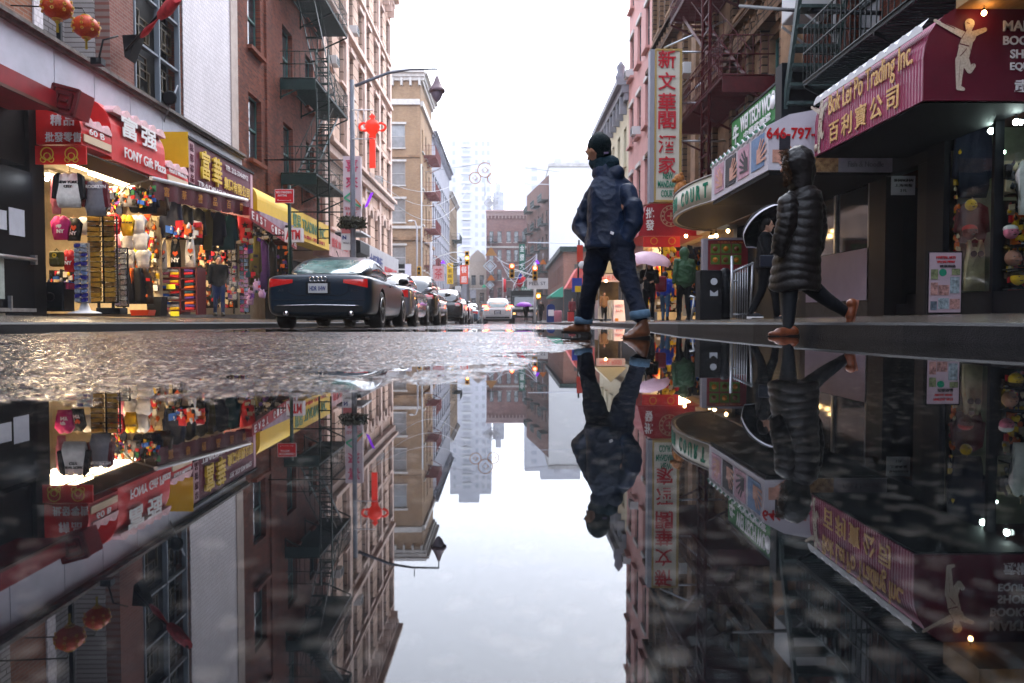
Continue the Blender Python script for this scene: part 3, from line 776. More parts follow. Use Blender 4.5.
bR3 = thing('pink_painted_building', 'smooth pink painted building behind the tall restaurant sign', 'building', (XR,34,0))
facade(bR3, 'R', XR, 33.97, 6.4, 3.8, 17.5, (1.1,3.3,5.4), (1.6,5.2,8.7,12.2,15.0), pink, win=(1.0,2.1), frame=FRd, panes=(GL,), sill=pink, lintel=(stone,.2,.08), recess=.15)
bR4 = thing('cream_building', 'cream building with heavy grey bracketed cornice beyond the pink one', 'building', (XR,40.5,0))
facade(bR4, 'R', XR, 40.4, 12, 3.6, 8.4, (1.2,3.5,5.8,8.1,10.4), (1.2,4.8), cream, win=(1.0,2.1), frame=FRd, panes=(GL,), sill=cream)
cornice(bR4, (XR,40.4,0),(0,1,0),(-1,0,0),12,11.7,1.1,.65,mat('grey tin cornice', (.3,.3,.33), .6),9)
MB().lathe((XR-.35,40.9,12.8),[(.28,0),(.3,.3),(.2,.5),(.25,.8),(.05,1.1)],10).build('roof_urn', grey, bR4)
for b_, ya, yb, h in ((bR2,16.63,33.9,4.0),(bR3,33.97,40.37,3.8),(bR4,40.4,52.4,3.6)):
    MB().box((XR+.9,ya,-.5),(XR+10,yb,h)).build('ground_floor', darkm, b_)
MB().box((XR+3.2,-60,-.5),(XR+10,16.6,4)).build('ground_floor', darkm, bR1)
air_con(XR,-1,33.97+3.3,9.05,'air conditioner on the pink wall, left of the tall sign')
air_con(XR,-1,33.97+5.4,12.5,'air conditioner highest on the pink building')
air_con(XR,-1,16.63+10,8.6,'white air conditioner in a carved stone window above the tall sign')
# bracketed window unit with white frame above the purple awning
t = thing('air_conditioner', 'large white boxed air conditioner on slanted brackets beside the black stair', 'air conditioner', (XR,16,6), 'window air conditioners')
MB().box((XR-.75,15.0,6.25),(XR+.02,15.9,7.0)).build('casing', acm, t, bevel=.03)
m_ = MB()
for y in (15.0,15.9):
    m_.obox((XR-.36,y,5.95), Vector((.38,0,-.28)), Vector((0,.02,0)), Vector((.0,0,.025))); m_.box((XR-.04,y-.02,5.6),(XR,y+.02,6.25))
m_.build_split('bracket', FRw, t)

# corner beyond the side street on the right
lowb = thing('low_brick_building', 'low two storey brick building with green cornice on the far right corner', 'building', (6,77,-.6))
lbF = brick('soft red brick front', (.36,.17,.12),(.3,.13,.1),(.3,.22,.18),'Y', stain=.2); lbX = brick('soft red brick side', (.36,.17,.12),(.3,.13,.1),(.3,.22,.18),'X', stain=.2)
facade(lowb, 'F', 5.8, 77, 9, -.6, 7.4, (1.6,4,6.4), (4.3,), lbF, win=(1,1.8), frame=FRd, panes=(GL,), depth=.4, body=False)
facade(lowb, 'R', 5.8, 77.42, 28.6, -.6, 7.4, [1.6+k*2.6 for k in range(10)], (4.3,), lbX, win=(1,1.9), frame=FRd, panes=(GL,), depth=8.9)
MB().box((5.4,76.6,6.75),(15,106,7.25)).build('cornice', green_iron, lowb)
MB().prism([(5.75,76.9,3.2),(4.5,76.9,2.3),(4.5,76.9,2.1),(5.75,76.9,2.1)], (0,9,0)).build('awning', mat('green awning cloth', (.04,.25,.17), .6), lowb)
MB().box((5.85,76.93,-.5),(14,77,2.9)).box((5.74,77.2,-.5),(5.8,100,2.1)).build('shopfront', darkm, lowb)
wb = thing('white_wall_building', 'tall building with a blank white side wall rising behind the low brick building', 'building', (10,107,-.8))
MB().box((6.0,107,-.8),(20,124,21.3)).build('wall', mat('white painted party wall', (.75,.74,.73), .8, vary=.05, vscale=.3), wb)
MB().box((5.9,106.8,21.3),(20,124,21.8)).build('parapet', mat('grey parapet', (.5,.48,.46), .8, vary=.3, vscale=1.5), wb)
rt = MB(); rnd = random.Random(2)
for k in range(9): 
    x = 7+k*1.4; rt.box((x,110,21.8),(x+rnd.uniform(.3,.9),112,21.8+rnd.uniform(.4,1.3)))
rt.build('roof_plant', mat('pale roof plant', (.45,.45,.48), .7), wb)
# oblique facade that narrows the street, seen left of the white wall
ob = thing('tenement_building', 'brown tenement with stacked green fire escapes left of the white wall', 'building', (4.5,115,-.8))
A, B = Vector((5.95,107.0,-.8)), Vector((3.3,126,-.8)); uu = (B-A).normalized(); nn = Vector((-uu.y, uu.x, 0)); nn = nn if nn.x < 0 else -nn
wl = MB(); L_ = (B-A).length; holes = [(1.2+k*3.1, z, 1.3, 2.0) for k in range(6) for z in (4,7.4,10.8,14.2)]
wall_with_holes(wl, A, uu, nn, L_, 21, holes, .3)
wl.add([A-nn*.3, B-nn*.3, B-nn*.3+Vector((0,0,20.9)), A-nn*.3+Vector((0,0,20.9))], [(0,1,2,3)])
wl.quad(B, B+Vector((8,3,0)), B+Vector((8,3,21)), B+Vector((0,0,21)))
wl.build('wall', brick('dark brown brick', (.25,.13,.1),(.2,.1,.08),(.2,.14,.12),'X', stain=.3), ob)
ang = math.atan2(-uu.y, -uu.x) 
for (a_,z_,w_,h_) in holes:
    q = A + uu*(a_+w_/2) + Vector((0,0,z_)) - nn*.15
    window(ob, q, math.atan2(uu.y,uu.x)+math.pi, w_, h_, FRd, GL)
for k in (0,2,4):
    for z in (3.9,7.3,10.7,14.1,17.5):
        fe = MB(); c = A + uu*(1.9+k*3.1) + nn*.55 + Vector((0,0,z)); fe.obox(c, uu*1.6, nn*.5, Vector((0,0,.06)))
        for zz in (.45,.9): fe.obox(c+nn*.5+Vector((0,0,zz)), uu*1.6, nn*.03, Vector((0,0,.03)))
        fe.obox(c+nn*.5+uu*(-1.6)+Vector((0,0,.45)), uu*.03, nn*.03, Vector((0,0,.45)))
        for q in range(14): fe.obox(c+nn*.5+uu*(-1.6+q*.24)+Vector((0,0,.45)), uu*.02, nn*.02, Vector((0,0,.45)))
        fe.build('fire_escape', green_iron, ob)
# ================================================================== signs and awnings, left
UY, UX, UZ = Vector((0,1,0)), Vector((1,0,0)), Vector((0,0,1))
white = mat('white paint', (.72,.72,.73), .5, vary=.06, vscale=4)
redc = mat('red awning cloth', (.62,.03,.03), .45, vary=.2, vscale=3, bump=.15, bscale=14)
redd = mat('dark red awning cloth', (.34,.02,.03), .5, vary=.2, vscale=3)
maroon = mat('maroon sign board', (.16,.02,.05), .5, vary=.15, vscale=3)
mar_cl = mat('maroon awning cloth', (.1,.012,.025), .6, vary=.3, vscale=4)
yel = mat('yellow sign paint', (.75,.5,.02), .5, vary=.1, vscale=2)
gold_l = mat('gold lettering', (.75,.52,.06), .4)
cream_l = mat('cream lettering', (.75,.68,.5), .5)
lettw = mat('white lettering', (.82,.8,.8), .5)
letr = mat('red lettering', (.55,.02,.03), .5)
letg = mat('green lettering', (.01,.22,.13), .5)
letb = mat('dark blue lettering', (.03,.05,.22), .5)
letk = mat('black lettering', (.015,.015,.02), .5)
def barrel(xw, xo, z0, z1, rise=0, n=7):
    """awning section: back of box at xw, face at xo, rounded top outer corner"""
    r = min(abs(xo-xw)*.8, (z1-z0)*.55); sg = 1 if xo > xw else -1
    p = [(xw,z0),(xo,z0)]
    for k in range(n+1):
        a = math.pi/2*k/n; p.append((xo - sg*r*(1-math.cos(a)), z1 - r + r*math.sin(a)))
    p.append((xw,z1+rise)); return p
def awning_solid(xw, xo, ya, yb, z0, z1, m, parent, name='canvas', rise=0):
    mb = MB(); prof = barrel(xw, xo, z0, z1, rise)
    mb.prism([(x,ya,z) for x,z in prof], (0,yb-ya,0)); return mb.build(name, m, parent)
def scallops(x, ya, yb, z, n, m, parent, sg=1, h=.16):
    mb = MB()
    for k in range(n):
        a = ya+(yb-ya)*k/n; b = ya+(yb-ya)*(k+1)/n; pts = []
        for q in range(7):
            t = q/6; pts.append((x, a+(b-a)*t, z + h*(.25+.75*math.sin(math.pi*t))))
        pts += [(x,b,z),(x,a,z)]
        mb.prism(pts, (-sg*.22,0,0)); 
    return mb.build('scalloped_edge', m, parent)
soffm = blackm
aw = thing('shop_awning', 'red barrel awning of the souvenir shop with white Chinese characters and scalloped white edge', 'awning', (XL,15,3))
awning_solid(XL, -7.4, 13.2, 14.19, 3.15, 3.76, redc, aw)
awning_solid(XL, -7.4, 14.2, 16.4, 3.1, 4.28, redc, aw)
awning_solid(XL, -7.4, 16.41, 17.58, 3.06, 3.55, redc, aw)
pinkw = mat('pinkish white canvas', (.75,.5,.52), .5, vary=.2, vscale=8)
MB().box((XL+.02,13.25,3.03),(-7.42,17.56,3.055)).build('soffit', mat('dark brown soffit', (.05,.03,.02), .7), aw)
scallops(-7.38, 13.3, 14.19, 3.52, 3, pinkw, aw); scallops(-7.38, 14.25, 16.4, 4.0, 6, pinkw, aw); scallops(-7.38,16.45,17.55,3.42,3,pinkw,aw)
text('精品', P(62,120,13.17), UX, UZ, .19, lettw, aw, bold=.015, spacing=1.2); text('批發零售', P(63,137,13.17), UX, UZ, .17, lettw, aw, fit=.62, bold=.012)
text('富强', (-7.37,15.25,3.83), UY, UZ, .42, lettw, aw, fit=1.45, bold=.02, spacing=1.3)
text('FONY Gift Plaza', (-7.37,15.5,3.33), UY, UZ, .2, lettw, aw, fit=1.75, bold=.012)
text('60 B', (-7.37,13.65,3.43), UY, UZ, .11, lettw, aw, fit=.5, bold=.01)
text('Retail & Wholesale', (-7.37,17.0,3.36), UY, UZ, .09, lettw, aw, fit=.9)
for ya,yb,z in ((13.25,14.15,3.22),(16.5,17.5,3.13)): MB().box((-7.4,ya,z),(-7.375,yb,z+.13)).build('price_strip', mat('cream strip', (.7,.55,.4), .5), aw)
# hanging flap with golden drawings
fl = MB().box((-8.18,13.16,2.8),(-7.3,13.19,3.12))
fl.build('hanging_flap', redc, aw)
fd = MB()
def ring(mb, c, r, t, u=UX, v=UZ, nrm=Vector((0,-1,0)), n=16, a0=0, a1=2*math.pi, th=.012, mi=0):
    c = Vector(c)
    for k in range(n):
        b0, b1 = a0+(a1-a0)*k/n, a0+(a1-a0)*(k+1)/n
        q = lambda a, rr: c + u*(math.cos(a)*rr) + v*(math.sin(a)*rr)
        mb.prism([q(b0,r),q(b1,r),q(b1,r+t),q(b0,r+t)], nrm*th, mi)
for cx in (-7.97,-7.55):
    ring(fd, (cx,13.155,2.98), .1, .015); ring(fd, (cx,13.155,2.94), .05, .012); ring(fd,(cx-.07,13.155,2.88),.04,.01); ring(fd,(cx+.07,13.155,2.88),.04,.01)
fd.build('golden_outline', gold_l, aw)

ms_ = thing('shop_sign', 'maroon signboard with yellow characters and a phone number, with bright yellow end panel', 'sign', (XL,20,3.3))
MB().box((XL+.02,17.62,3.26),(-7.42,22.05,4.3)).build('board', maroon, ms_)
MB().box((XL+.02,17.595,3.62),(-7.4,17.617,4.44)).build('end_panel', yel, ms_)
MB().box((XL+.02,17.6,4.3),(-7.38,22.1,4.36)).box((-7.43,17.6,3.24),(-7.39,22.08,3.28)).build('frame', blackm, ms_)
MB().box((-7.418,17.65,3.28),(-7.405,17.95,4.26)).box((-7.418,21.85,3.28),(-7.405,22.03,4.26)).build('side_strip', mat('pink strip', (.6,.38,.42), .5), ms_)
for k,ch in enumerate('精選禮品'): text(ch, (-7.395,17.8,4.12-k*.24), UY, UZ, .17, maroon, ms_, fit=.2)
text('富', (-7.39,18.55,3.85), UY, UZ, .7, gold_l, ms_, fit=.5, bold=.015, ext=.03); text('華', (-7.39,19.3,3.82), UY, UZ, .72, gold_l, ms_, fit=.55, bold=.015, ext=.03)
text('TEL 212-334-0912', (-7.39,20.75,4.08), UY, UZ, .13, lettw, ms_, fit=1.7); text('集團有限公司', (-7.39,20.75,3.66), UY, UZ, .32, gold_l, ms_, fit=1.95, bold=.02)
text('TRADING INC', (-7.39,19.2,3.35), UY, UZ, .12, lettw, ms_, fit=2.2)

cn = thing('retractable_awning', 'dark maroon pull-out awning with white front bar and gold signs on its valance', 'awning', (-7.4,18,3))
A, B = Vector((-7.35,15.7,3.02)), Vector((-7.0,20.3,3.28))
d_ = (B-A).normalized()
MB().tube([A-d_*.05, B+d_*.05], .045, 10).build('front_bar', white, cn)
cl = MB(); na = 24
Wa, Wb = Vector((XL+.05,15.7,3.5)), Vector((XL+.05,20.3,3.6))
cl.quad(A,B,Wb,Wa)
rings = []
for k in range(na+1):
    q = A.lerp(B,k/na); rings.append([q+Vector((.02*math.sin(k*1.7),0,-.04)), q+Vector((.05*math.sin(k*1.7+.5),0,-.42-.02*math.sin(k*2.6)))])
cl.loft(rings, 0, False, True, False); cl.build('valance', mar_cl, cn)
for k,ch in enumerate('富華禮品百貨'):
    q = A.lerp(B,(k+.6)/6.2)+Vector((.06,0,-.23)); text(ch, q, d_, UZ, .2, mat('tarnished gold', (.45,.2,.03), .5), cn, fit=.2)
MB().tube([A, A+Vector((-.7,.35,-.1)), Wa+Vector((.05,.1,-.8))], .02, 6).build('folding_arm', steel, cn)
c2 = thing('shop_awning', 'dark red sloping awning with white letters on its valance, beside the ATM sign', 'awning', (-6.9,22,2.8))
A, B = Vector((-6.75,19.8,3.02)), Vector((-6.75,24.2,2.62)); Wa, Wb = Vector((XL+.4,20.6,3.3)), Vector((XL+.4,24.6,3.2))
cl = MB(); cl.quad(A,B,Wb,Wa).quad(A,Wa,Wa+Vector((0,0,-.3)),A+Vector((0,0,-.3))); cl.quad(A,B,B+Vector((0,0,-.32)),A+Vector((0,0,-.32))); cl.build('canvas', redd, c2)
for k,ch in enumerate('EAST GIFT ATM'): 
    if ch != ' ': text(ch, A.lerp(B,(k+.7)/13.4)+Vector((.02,0,-.16)), (B-A).normalized(), UZ, .2, lettw, c2, fit=.16)
ya = thing('yellow_awning', 'bright yellow rounded awning between the maroon sign and the yellow letter sign', 'awning', (XL,24,3))
awning_solid(XL+.02, -7.35, 22.25, 25.85, 3.28, 4.05, yel, ya)
MB().box((-7.9,22.3,2.98),(-7.3,25.8,3.26)).build('lower_board', mat('violet grey board', (.3,.22,.28), .5, vary=.4, vscale=3), ya)
ys_ = thing('yellow_sign', 'long yellow signboard with green letters TRADING INC.', 'sign', (XL,28,3))
MB().box((XL+.1,25.9,2.9),(-7.4,31.4,3.9)).build('board', yel, ys_)
text('貿易 TRADING INC.', (-7.385,28.4,3.5), UY, UZ, .52, mat('muted green lettering', (.1,.25,.12), .5), ys_, fit=4.7, bold=.01)
text('212-226-8844  OPEN DAILY', (-7.385,28.6,3.08), UY, UZ, .14, letr, ys_, fit=4)
ps = thing('pink_sign', 'pinkish faded shop sign between the yellow sign and the notice board', 'sign', (XL,33,3))
MB().box((XL+.1,31.5,2.7),(-7.42,35.6,3.7)).build('board', mat('faded pink board', (.5,.33,.33), .6, vary=.3, vscale=3), ps)
text('餅家 BAKERY', (-7.4,33.5,3.3), UY, UZ, .4, letr, ps, fit=3.2)
gs = thing('grey_sign', 'long pale grey shop sign with blue and red characters on the beige building', 'sign', (XL,45,3))
MB().box((XL+.1,38.6,2.45),(-7.5,52,4.05)).build('board', mat('pale grey board', (.42,.41,.43), .5, vary=.15, vscale=1), gs)
text('大旺藥行', (-7.48,43.2,3.25), UY, UZ, .75, letb, gs, fit=4.2, bold=.02); text('PHARMACY', (-7.48,48.6,2.95), UY, UZ, .55, letr, gs, fit=5.0, bold=.02)
text('人', (-7.48,40.2,3.3), UY, UZ, .8, letk, gs, fit=.8, bold=.03)
bx = thing('metal_hood', 'dark metal hood box over a doorway, left end of the pale grey sign', 'hood', (XL,37,3))
MB().prism([(XL,36,4.15),(-7.0,36,3.75),(-7.0,36,3.2),(XL,36,3.0)], (0,2.4,0)).build('shell', darkm, bx)
MB().box((XL,35.97,4.16),(-6.95,38.45,4.24)).build('cap', white, bx)

# ATM sign, parking sign on its green post
at = thing('atm_sign', 'white box sign with red letters ATM beside the green signpost', 'sign', P(294,236,21), None)
A, B = P(285,228,21), P(302,242,21)
MB().box((A.x,20.95,B.z),(B.x,21.2,A.z)).build('box', mat('translucent white', (.7,.66,.68), .4), at); text('ATM', ((A.x+B.x)/2,20.935,(A.z+B.z)/2), UX, UZ, .27, letr, at, fit=.4, bold=.03)
MB().tube([(-6.1,21.1,B.z+.2),(XL+.3,21.1,B.z+.2)], .02, 6).build('bracket', darkm, at)
sp = thing('parking_sign', 'red no standing sign on a dark green post behind the navy car', 'street sign', (-4.75,16.5,0))
MB().tube([(-4.75,16.5,.05),(-4.75,16.5,3.02)], .04, 8).build('post', green_iron, sp)
A, B = P(276,190,16.5), P(294,203,16.5)
MB().box((A.x,16.44,B.z),(B.x,16.46,A.z)).box((A.x-.01,16.45,B.z-.01),(B.x+.01,16.465,A.z+.01),1).build('sign_plate', [mat('traffic red', (.6,.02,.03), .35), lettw], sp)
cx = (A.x+B.x)/2; text('NO STANDING', (cx,16.432,A.z-.06), UX, UZ, .05, lettw, sp, fit=.33); text('ANYTIME', (cx-.04,16.432,A.z-.13), UX, UZ, .04, lettw, sp, fit=.2); text('<————>', (cx,16.432,B.z+.05), UX, UZ, .03, lettw, sp, fit=.3)

# lamp pole with basket, banner, knot ornament
lp = thing('street_lamp', 'grey street lamp with long curved arm and hanging bell shaped lantern over the street', 'street lamp', (-4.9,23.7,0))
Yl = 23.7; top = P(352,80,Yl); LXp = top.x
MB().lathe((LXp,Yl,-.1),[(.16,0),(.16,.5),(.1,.7),(.085,3),(.07,top.z+.1)],12).build('post', mat('grey lamp paint', (.2,.21,.24), .4, vary=.15, vscale=5), lp)
pts = [P(355,86,Yl), P(370,80,Yl), P(388,73,Yl), P(410,69.5,Yl), P(437,69,Yl)]
MB().tube(pts, [.055,.05,.045,.035,.03], 8).tube([P(437,69,Yl), P(437,76,Yl)], .02, 6).tube([P(412,69,Yl),P(412,60,Yl)],.015,5).build('arm', MATS['grey lamp paint'], lp)
c = P(437,76,Yl); s = .032
MB().lathe((c.x,Yl,c.z),[(.02,0),(.05,-.02),(.1,-.18),(.2,-.38),(.25,-.42),(.25,-.5)],18).build('lamp_hood', mat('mauve grey enamel', (.25,.18,.2), .5), lp)
MB().lathe((c.x,Yl,c.z),[(.19,-.49),(.18,-.56),(.12,-.7),(.06,-.78),(.01,-.82)],18).build('globe', mat('frosted lamp glass', (.3,.26,.32), .3), lp)
bsk = thing('flower_basket', 'round hanging basket of trailing greenery on the grey lamp post', 'hanging basket', P(352,222,Yl-.1))
bc = P(352,222,Yl-.05); fm = MB(); rnd = random.Random(4)
MB().lathe((bc.x,Yl-.05,bc.z-.2),[(.12,0),(.32,.08),(.4,.2),(.38,.22)],16).build('bowl', mat('dark coir', (.03,.025,.015), .9), bsk)
for k in range(700):
    a = rnd.uniform(0,6.283); r_ = rnd.uniform(.1,.47); z = rnd.uniform(-.22,.16)*(1-r_*.4); d0 = Vector((rnd.gauss(0,1),rnd.gauss(0,1),rnd.gauss(0,1))).normalized()*.05; d1 = d0.orthogonal().normalized()*.03
    q = Vector((bc.x+math.cos(a)*r_, Yl-.05+math.sin(a)*r_, bc.z+z)); fm.quad(q-d0,q+d1,q+d0,q-d1)
fm.build('foliage', mat('winter foliage', (.05,.05,.025), .8, vary=.6, vscale=9), bsk)
kn = thing('knot_ornament', 'bright red Chinese knot ornament with long tail hanging from the lamp post', 'ornament', P(373,140,Yl))
redg = mat('self-glowing red plastic', (.85,.035,.02), .4, emit=(1,.05,.02), es=.12)  # weak emission added so the ornament glows, though it is no lamp
Yk = 23.6
def pk(x,y): return P(x,y,Yk)
k_ = MB(); k_.lathe(pk(372.5,127), [(.02,.42),(.1,.32),(.05,.25),(.2,.14),(.24,0),(.18,-.14),(.1,-.24),(.12,-.3),(.1,-.34)], 14)
k_.build('knot_body', redg, kn)
for sx in (-1,1):
    m_ = MB(); c = pk(372.5+sx*8.5,127); m_.tube([c+Vector((math.cos(a)*.14,0,math.sin(a)*.12)) for a in [i*math.pi/6 for i in range(13)]], .04, 6)
    m_.build('loop', redg, kn)
A, B = pk(369.5,139.5), pk(375.5,168); MB().box((A.x,Yk-.03,B.z),(B.x,Yk+.03,A.z)).build('tail', redg, kn)
br_ = MB(); A = pk(357,110); B = pk(372,110); 
for yy in (110,139): br_.tube([pk(352,yy),pk(373,yy)], .02, 5)
for xx in (358,364): br_.tube([pk(xx,110),pk(xx,139)], .015, 5)
br_.build('frame', white, kn)
bn = thing('vertical_sign', 'tall white vertical shop sign with pink characters and green orange swoosh', 'sign', P(352,190,25))
A, B = P(343,156,25.5), P(361,218,25.5)
MB().box((A.x,25.5,B.z),(B.x,25.7,A.z)).build('board', mat('pinkish white board', (.66,.58,.62), .5), bn)
for k,ch in enumerate('喜來'): text(ch, ((A.x+B.x)/2+(.0),25.48,A.z-.32-k*.55), UX, UZ, .42, mat('pink lettering', (.6,.1,.2), .5), bn, fit=.42, bold=.02)
sw = MB(); 
for (x0,y0,x1,y1,mi) in ((344,198,352,192,0),(344,198,361,207,0),(350,193,361,206,1)):
    a,b = P(x0,y0,25.47),P(x1,y1,25.47); sw.obox((a+b)/2,(b-a)/2,Vector((0,.012,0)),Vector((0,0,.035)),mi)
sw.build('swoosh', [mat('mint', (.1,.5,.3), .5), mat('orange paint', (.75,.25,.05), .5)], bn)
text('SEAFOOD', ((A.x+B.x)/2,25.48,B.z+.32), UX, UZ, .1, letr, bn, fit=.5); text('REST.', ((A.x+B.x)/2,25.48,B.z+.14), UX, UZ, .1, letr, bn, fit=.4)
mb = MB()
for yy in (160,212): mb.tube([P(361,yy,25.6), Vector((XL,25.6,P(361,yy,25.6).z))], .025, 5)
mb.build_split('bracket', darkm, bn)
nb = thing('notice_sign', 'white notice sign with small blue N and pink header below the flower basket', 'sign', P(348,240,26))
A, B = P(341,227,26), P(354,250,26)
MB().box((A.x,26,B.z),(B.x,26.1,A.z)).build('board', white, nb); MB().box((A.x+.02,25.985,A.z-.22),(B.x-.02,25.997,A.z-.03)).build('header', mat('pink red header', (.6,.2,.2), .5), nb)
text('N', (A.x+.12,25.98,A.z-.36), UX, UZ, .14, letb, nb, bold=.04); text('WALK-IN', ((A.x+B.x)/2,25.98,A.z-.55), UX, UZ, .06, letk, nb, fit=.3)
MB().tube([((A.x+B.x)/2,26.05,A.z),((A.x+B.x)/2,26.05,A.z+.3)],.02,5).build('hanger', steel, nb)
pp = thing('purple_ornament', 'violet firecracker shaped ornament hanging beside the white vertical sign', 'ornament', P(370,200,24))
a,b = P(372,193,24), P(366,207,24); MB().obox((a+b)/2,(b-a)/2,Vector((.045,0,.02)),Vector((0,.03,0))).build('tube_body', mat('violet plastic', (.25,.03,.7), .4, emit=(.3,.03,.9), es=.15), pp)  # violet plastic carries a slight added glow of its own
MB().tube([a, P(366,190,24)], .012, 5).build('string', white, pp)

# ---- lanterns, flag, floodlights on the near left
lanr = mat('red lantern silk', (.5,.03,.02), .5, vary=.3, vscale=30, col2=(.6,.12,.02)); lang = mat('lantern gold', (.6,.35,.05), .4)
def lantern(px, py, Y, r, label):
    t = thing('paper_lantern', label, 'lantern', P(px,py,Y), 'red lanterns on the pale fascia'); c = P(px,py,Y)
    mb = MB(); rings = []
    for j in range(13):
        a = math.pi*j/12; rings.append([c+Vector((r*max(.32,math.sin(a))*math.cos(2*math.pi*k/28)*(1+.02*(k%2)), r*max(.32,math.sin(a))*math.sin(2*math.pi*k/28)*(1+.02*(k%2)), r*.86*math.cos(a))) for k in range(28)])
    mb.loft(rings, 0, True, True); mb.build('globe', lanr, t)
    rb = MB(); 
    for sz in (1,-1): rb.lathe(c, [(r*.34,sz*r*.8),(r*.34,sz*r*.92)],14)
    for k in range(8):
        a = 2*math.pi*k/8+.2; 
        for q in (-.45,0,.45): ring(rb, c+Vector((math.cos(a)*r*1.0*math.cos(q), math.sin(a)*r*1.0*math.cos(q), r*.86*math.sin(q))), r*.07, r*.05, u=Vector((-math.sin(a),math.cos(a),0)), v=UZ, nrm=Vector((math.cos(a),math.sin(a),0)), n=6, th=.02)
    rb.build('gold_trim', lang, t)
    ts = MB(); ts.lathe(c, [(.012,-r*.9),(.03,-r*1.0),(.035,-r*1.1),(.015,-r*1.12),(.02,-r*1.75),(.005,-r*1.76)],8); ts.build('tassel', mat('yellow tassel', (.6,.5,.08), .7), t)
    MB().tube([c+Vector((0,0,r*.9)), c+Vector((-.05,0,r*1.5)), Vector((XL+.02,Y,c.z+r*1.7))], .012, 5).build('hanger', darkm, t)
lantern(86,27,12.6,.205,'red and gold round lantern with yellow tassel, the lower right one of the two')
lantern(57,7,11.8,.22,'red and gold round lantern cut by the top edge, left of the other')
fg = thing('furled_flag', 'furled dark red flag on an angled pole in front of the lattice window', 'flag', P(132,48,15))
A, B = P(126,50,15.9), P(178,-6,13.5); MB().tube([A,B], .025, 6).build('pole', darkm, fg)
mb = MB(); rings = []
dv = (B-A)
for k in range(9):
    t = .35+.65*k/8; q = A+dv*t; w_ = .07+.05*math.sin(k*1.3)+.1*(k>4); rings.append([q+Vector((math.cos(a)*w_*.7, math.sin(a)*w_*.6, math.sin(a)*w_-.06)) for a in [i*math.pi/4 for i in range(8)]])
mb.loft(rings); mb.build('cloth', mat('flag red cloth', (.4,.03,.04), .7, vary=.5, vscale=7), fg)
c = P(128,40,15.95); MB().prism([c+Vector((-.12,0,.1)), c+Vector((.2,0,.12)), c+Vector((0,0,-.4)), c+Vector((-.08,0,-.35))], (0,.3,0)).build('holder', blackm, fg)
fl_ = thing('floodlight', 'black horn floodlight low in front of the lattice window', 'lamp', P(170,98,17.5)); c = P(170,98,17.6)
MB().lathe(c, [(.05,.25),(.08,.1),(.16,.0),(.17,-.03),(.13,-.05)], 14, axis='Y').build('housing', darkm, fl_); MB().tube([c+Vector((0,.1,0)), c+Vector((.1,.2,.35)), c+Vector((-.3,.3,-.5))], .02, 6).build('arm', steel, fl_)
fl2 = thing('floodlight', 'small black bracket lamp on the white brick recess right of the lanterns', 'lamp', P(98,55,14)); c = P(98,62,14.2)
MB().obox(c,(.1,0,0),(0,.08,0),(0,0,.06)).build('housing', darkm, fl2); MB().tube([c, P(103,40,14.2), P(118,36,14.4)], .018, 6).build('arm', darkm, fl2)

# ================================================================== signs and awnings, right
pur = bpy.data.materials.new('ribbed purple awning'); pur.use_nodes = True
def ribbed(m, c1, c2, axis, freq):
    nt = m.node_tree; b = nt.nodes['Principled BSDF']; g = nt.nodes.new('ShaderNodeNewGeometry'); sp_ = nt.nodes.new('ShaderNodeSeparateXYZ')
    wv = nt.nodes.new('ShaderNodeMath'); wv.operation = 'MULTIPLY'; wv.inputs[1].default_value = freq; sn = nt.nodes.new('ShaderNodeMath'); sn.operation = 'SINE'
    nz = nt.nodes.new('ShaderNodeTexNoise'); nz.inputs['Scale'].default_value = 2.5; nz.inputs['Detail'].default_value = 5
    L = nt.links; L.new(g.outputs['Position'], sp_.inputs[0]); L.new(g.outputs['Position'], nz.inputs['Vector']); L.new(sp_.outputs[axis], wv.inputs[0]); L.new(wv.outputs[0], sn.inputs[0])
    cr = nt.nodes.new('ShaderNodeValToRGB'); cr.color_ramp.elements[0].color = (*c1,1); cr.color_ramp.elements[1].color = (*c2,1); cr.color_ramp.elements[0].position=.3; cr.color_ramp.elements[1].position=.7
    L.new(nz.outputs['Fac'], cr.inputs[0]); L.new(cr.outputs[0], b.inputs['Base Color'])
    bp = nt.nodes.new('ShaderNodeBump'); bp.inputs['Strength'].default_value = .8; bp.inputs['Distance'].default_value = .012; L.new(sn.outputs[0], bp.inputs['Height']); L.new(bp.outputs[0], b.inputs['Normal'])
    b.inputs['Roughness'].default_value = .45
ribbed(pur, (.2,.018,.06), (.29,.03,.09), 'Y', 90)
purf = mat('purple awning end cloth', (.13,.008,.028), .55, vary=.15, vscale=2)
bk = thing('shop_awning', 'big purple ribbed awning of the trading shop with yellow lettering and white martial artists', 'awning', (5.5,10.5,2.7))
awning_solid(XR+.0, 5.0, 9.08, 12.25, 2.76, 3.9, pur, bk, rise=.35)
MB().box((5.02,9.1,2.735),(XR,12.24,2.752)).build('soffit', blackm, bk)
prof = barrel(XR+.02, 4.995, 2.755, 3.905, .35); MB().prism([(x,9.06,z) for x,z in prof], (0,.015,0)).build('end_cloth', purf, bk)
sc_ = MB(); n_ = 11
for k in range(n_):
    a = 9.08+(12.25-9.08)*k/n_; b = 9.08+(12.25-9.08)*(k+1)/n_
    pts = [(4.985,a,3.58)]+[(4.985,a+(b-a)*q/6,3.62+.07*math.sin(math.pi*q/6)) for q in range(7)]+[(4.985,b,3.58)]
    sc_.prism(pts, (-.012,0,0)); 
    rings=[]
    sc_.quad((4.98,a,3.64),(4.98,b,3.64),(5.06,b,3.74),(5.06,a,3.74))
sc_.build('scalloped_edge', white, bk)
ra = mat('pale gold lettering', (.72,.46,.2), .5); rx = 4.985
UYm = Vector((0,-1,0))
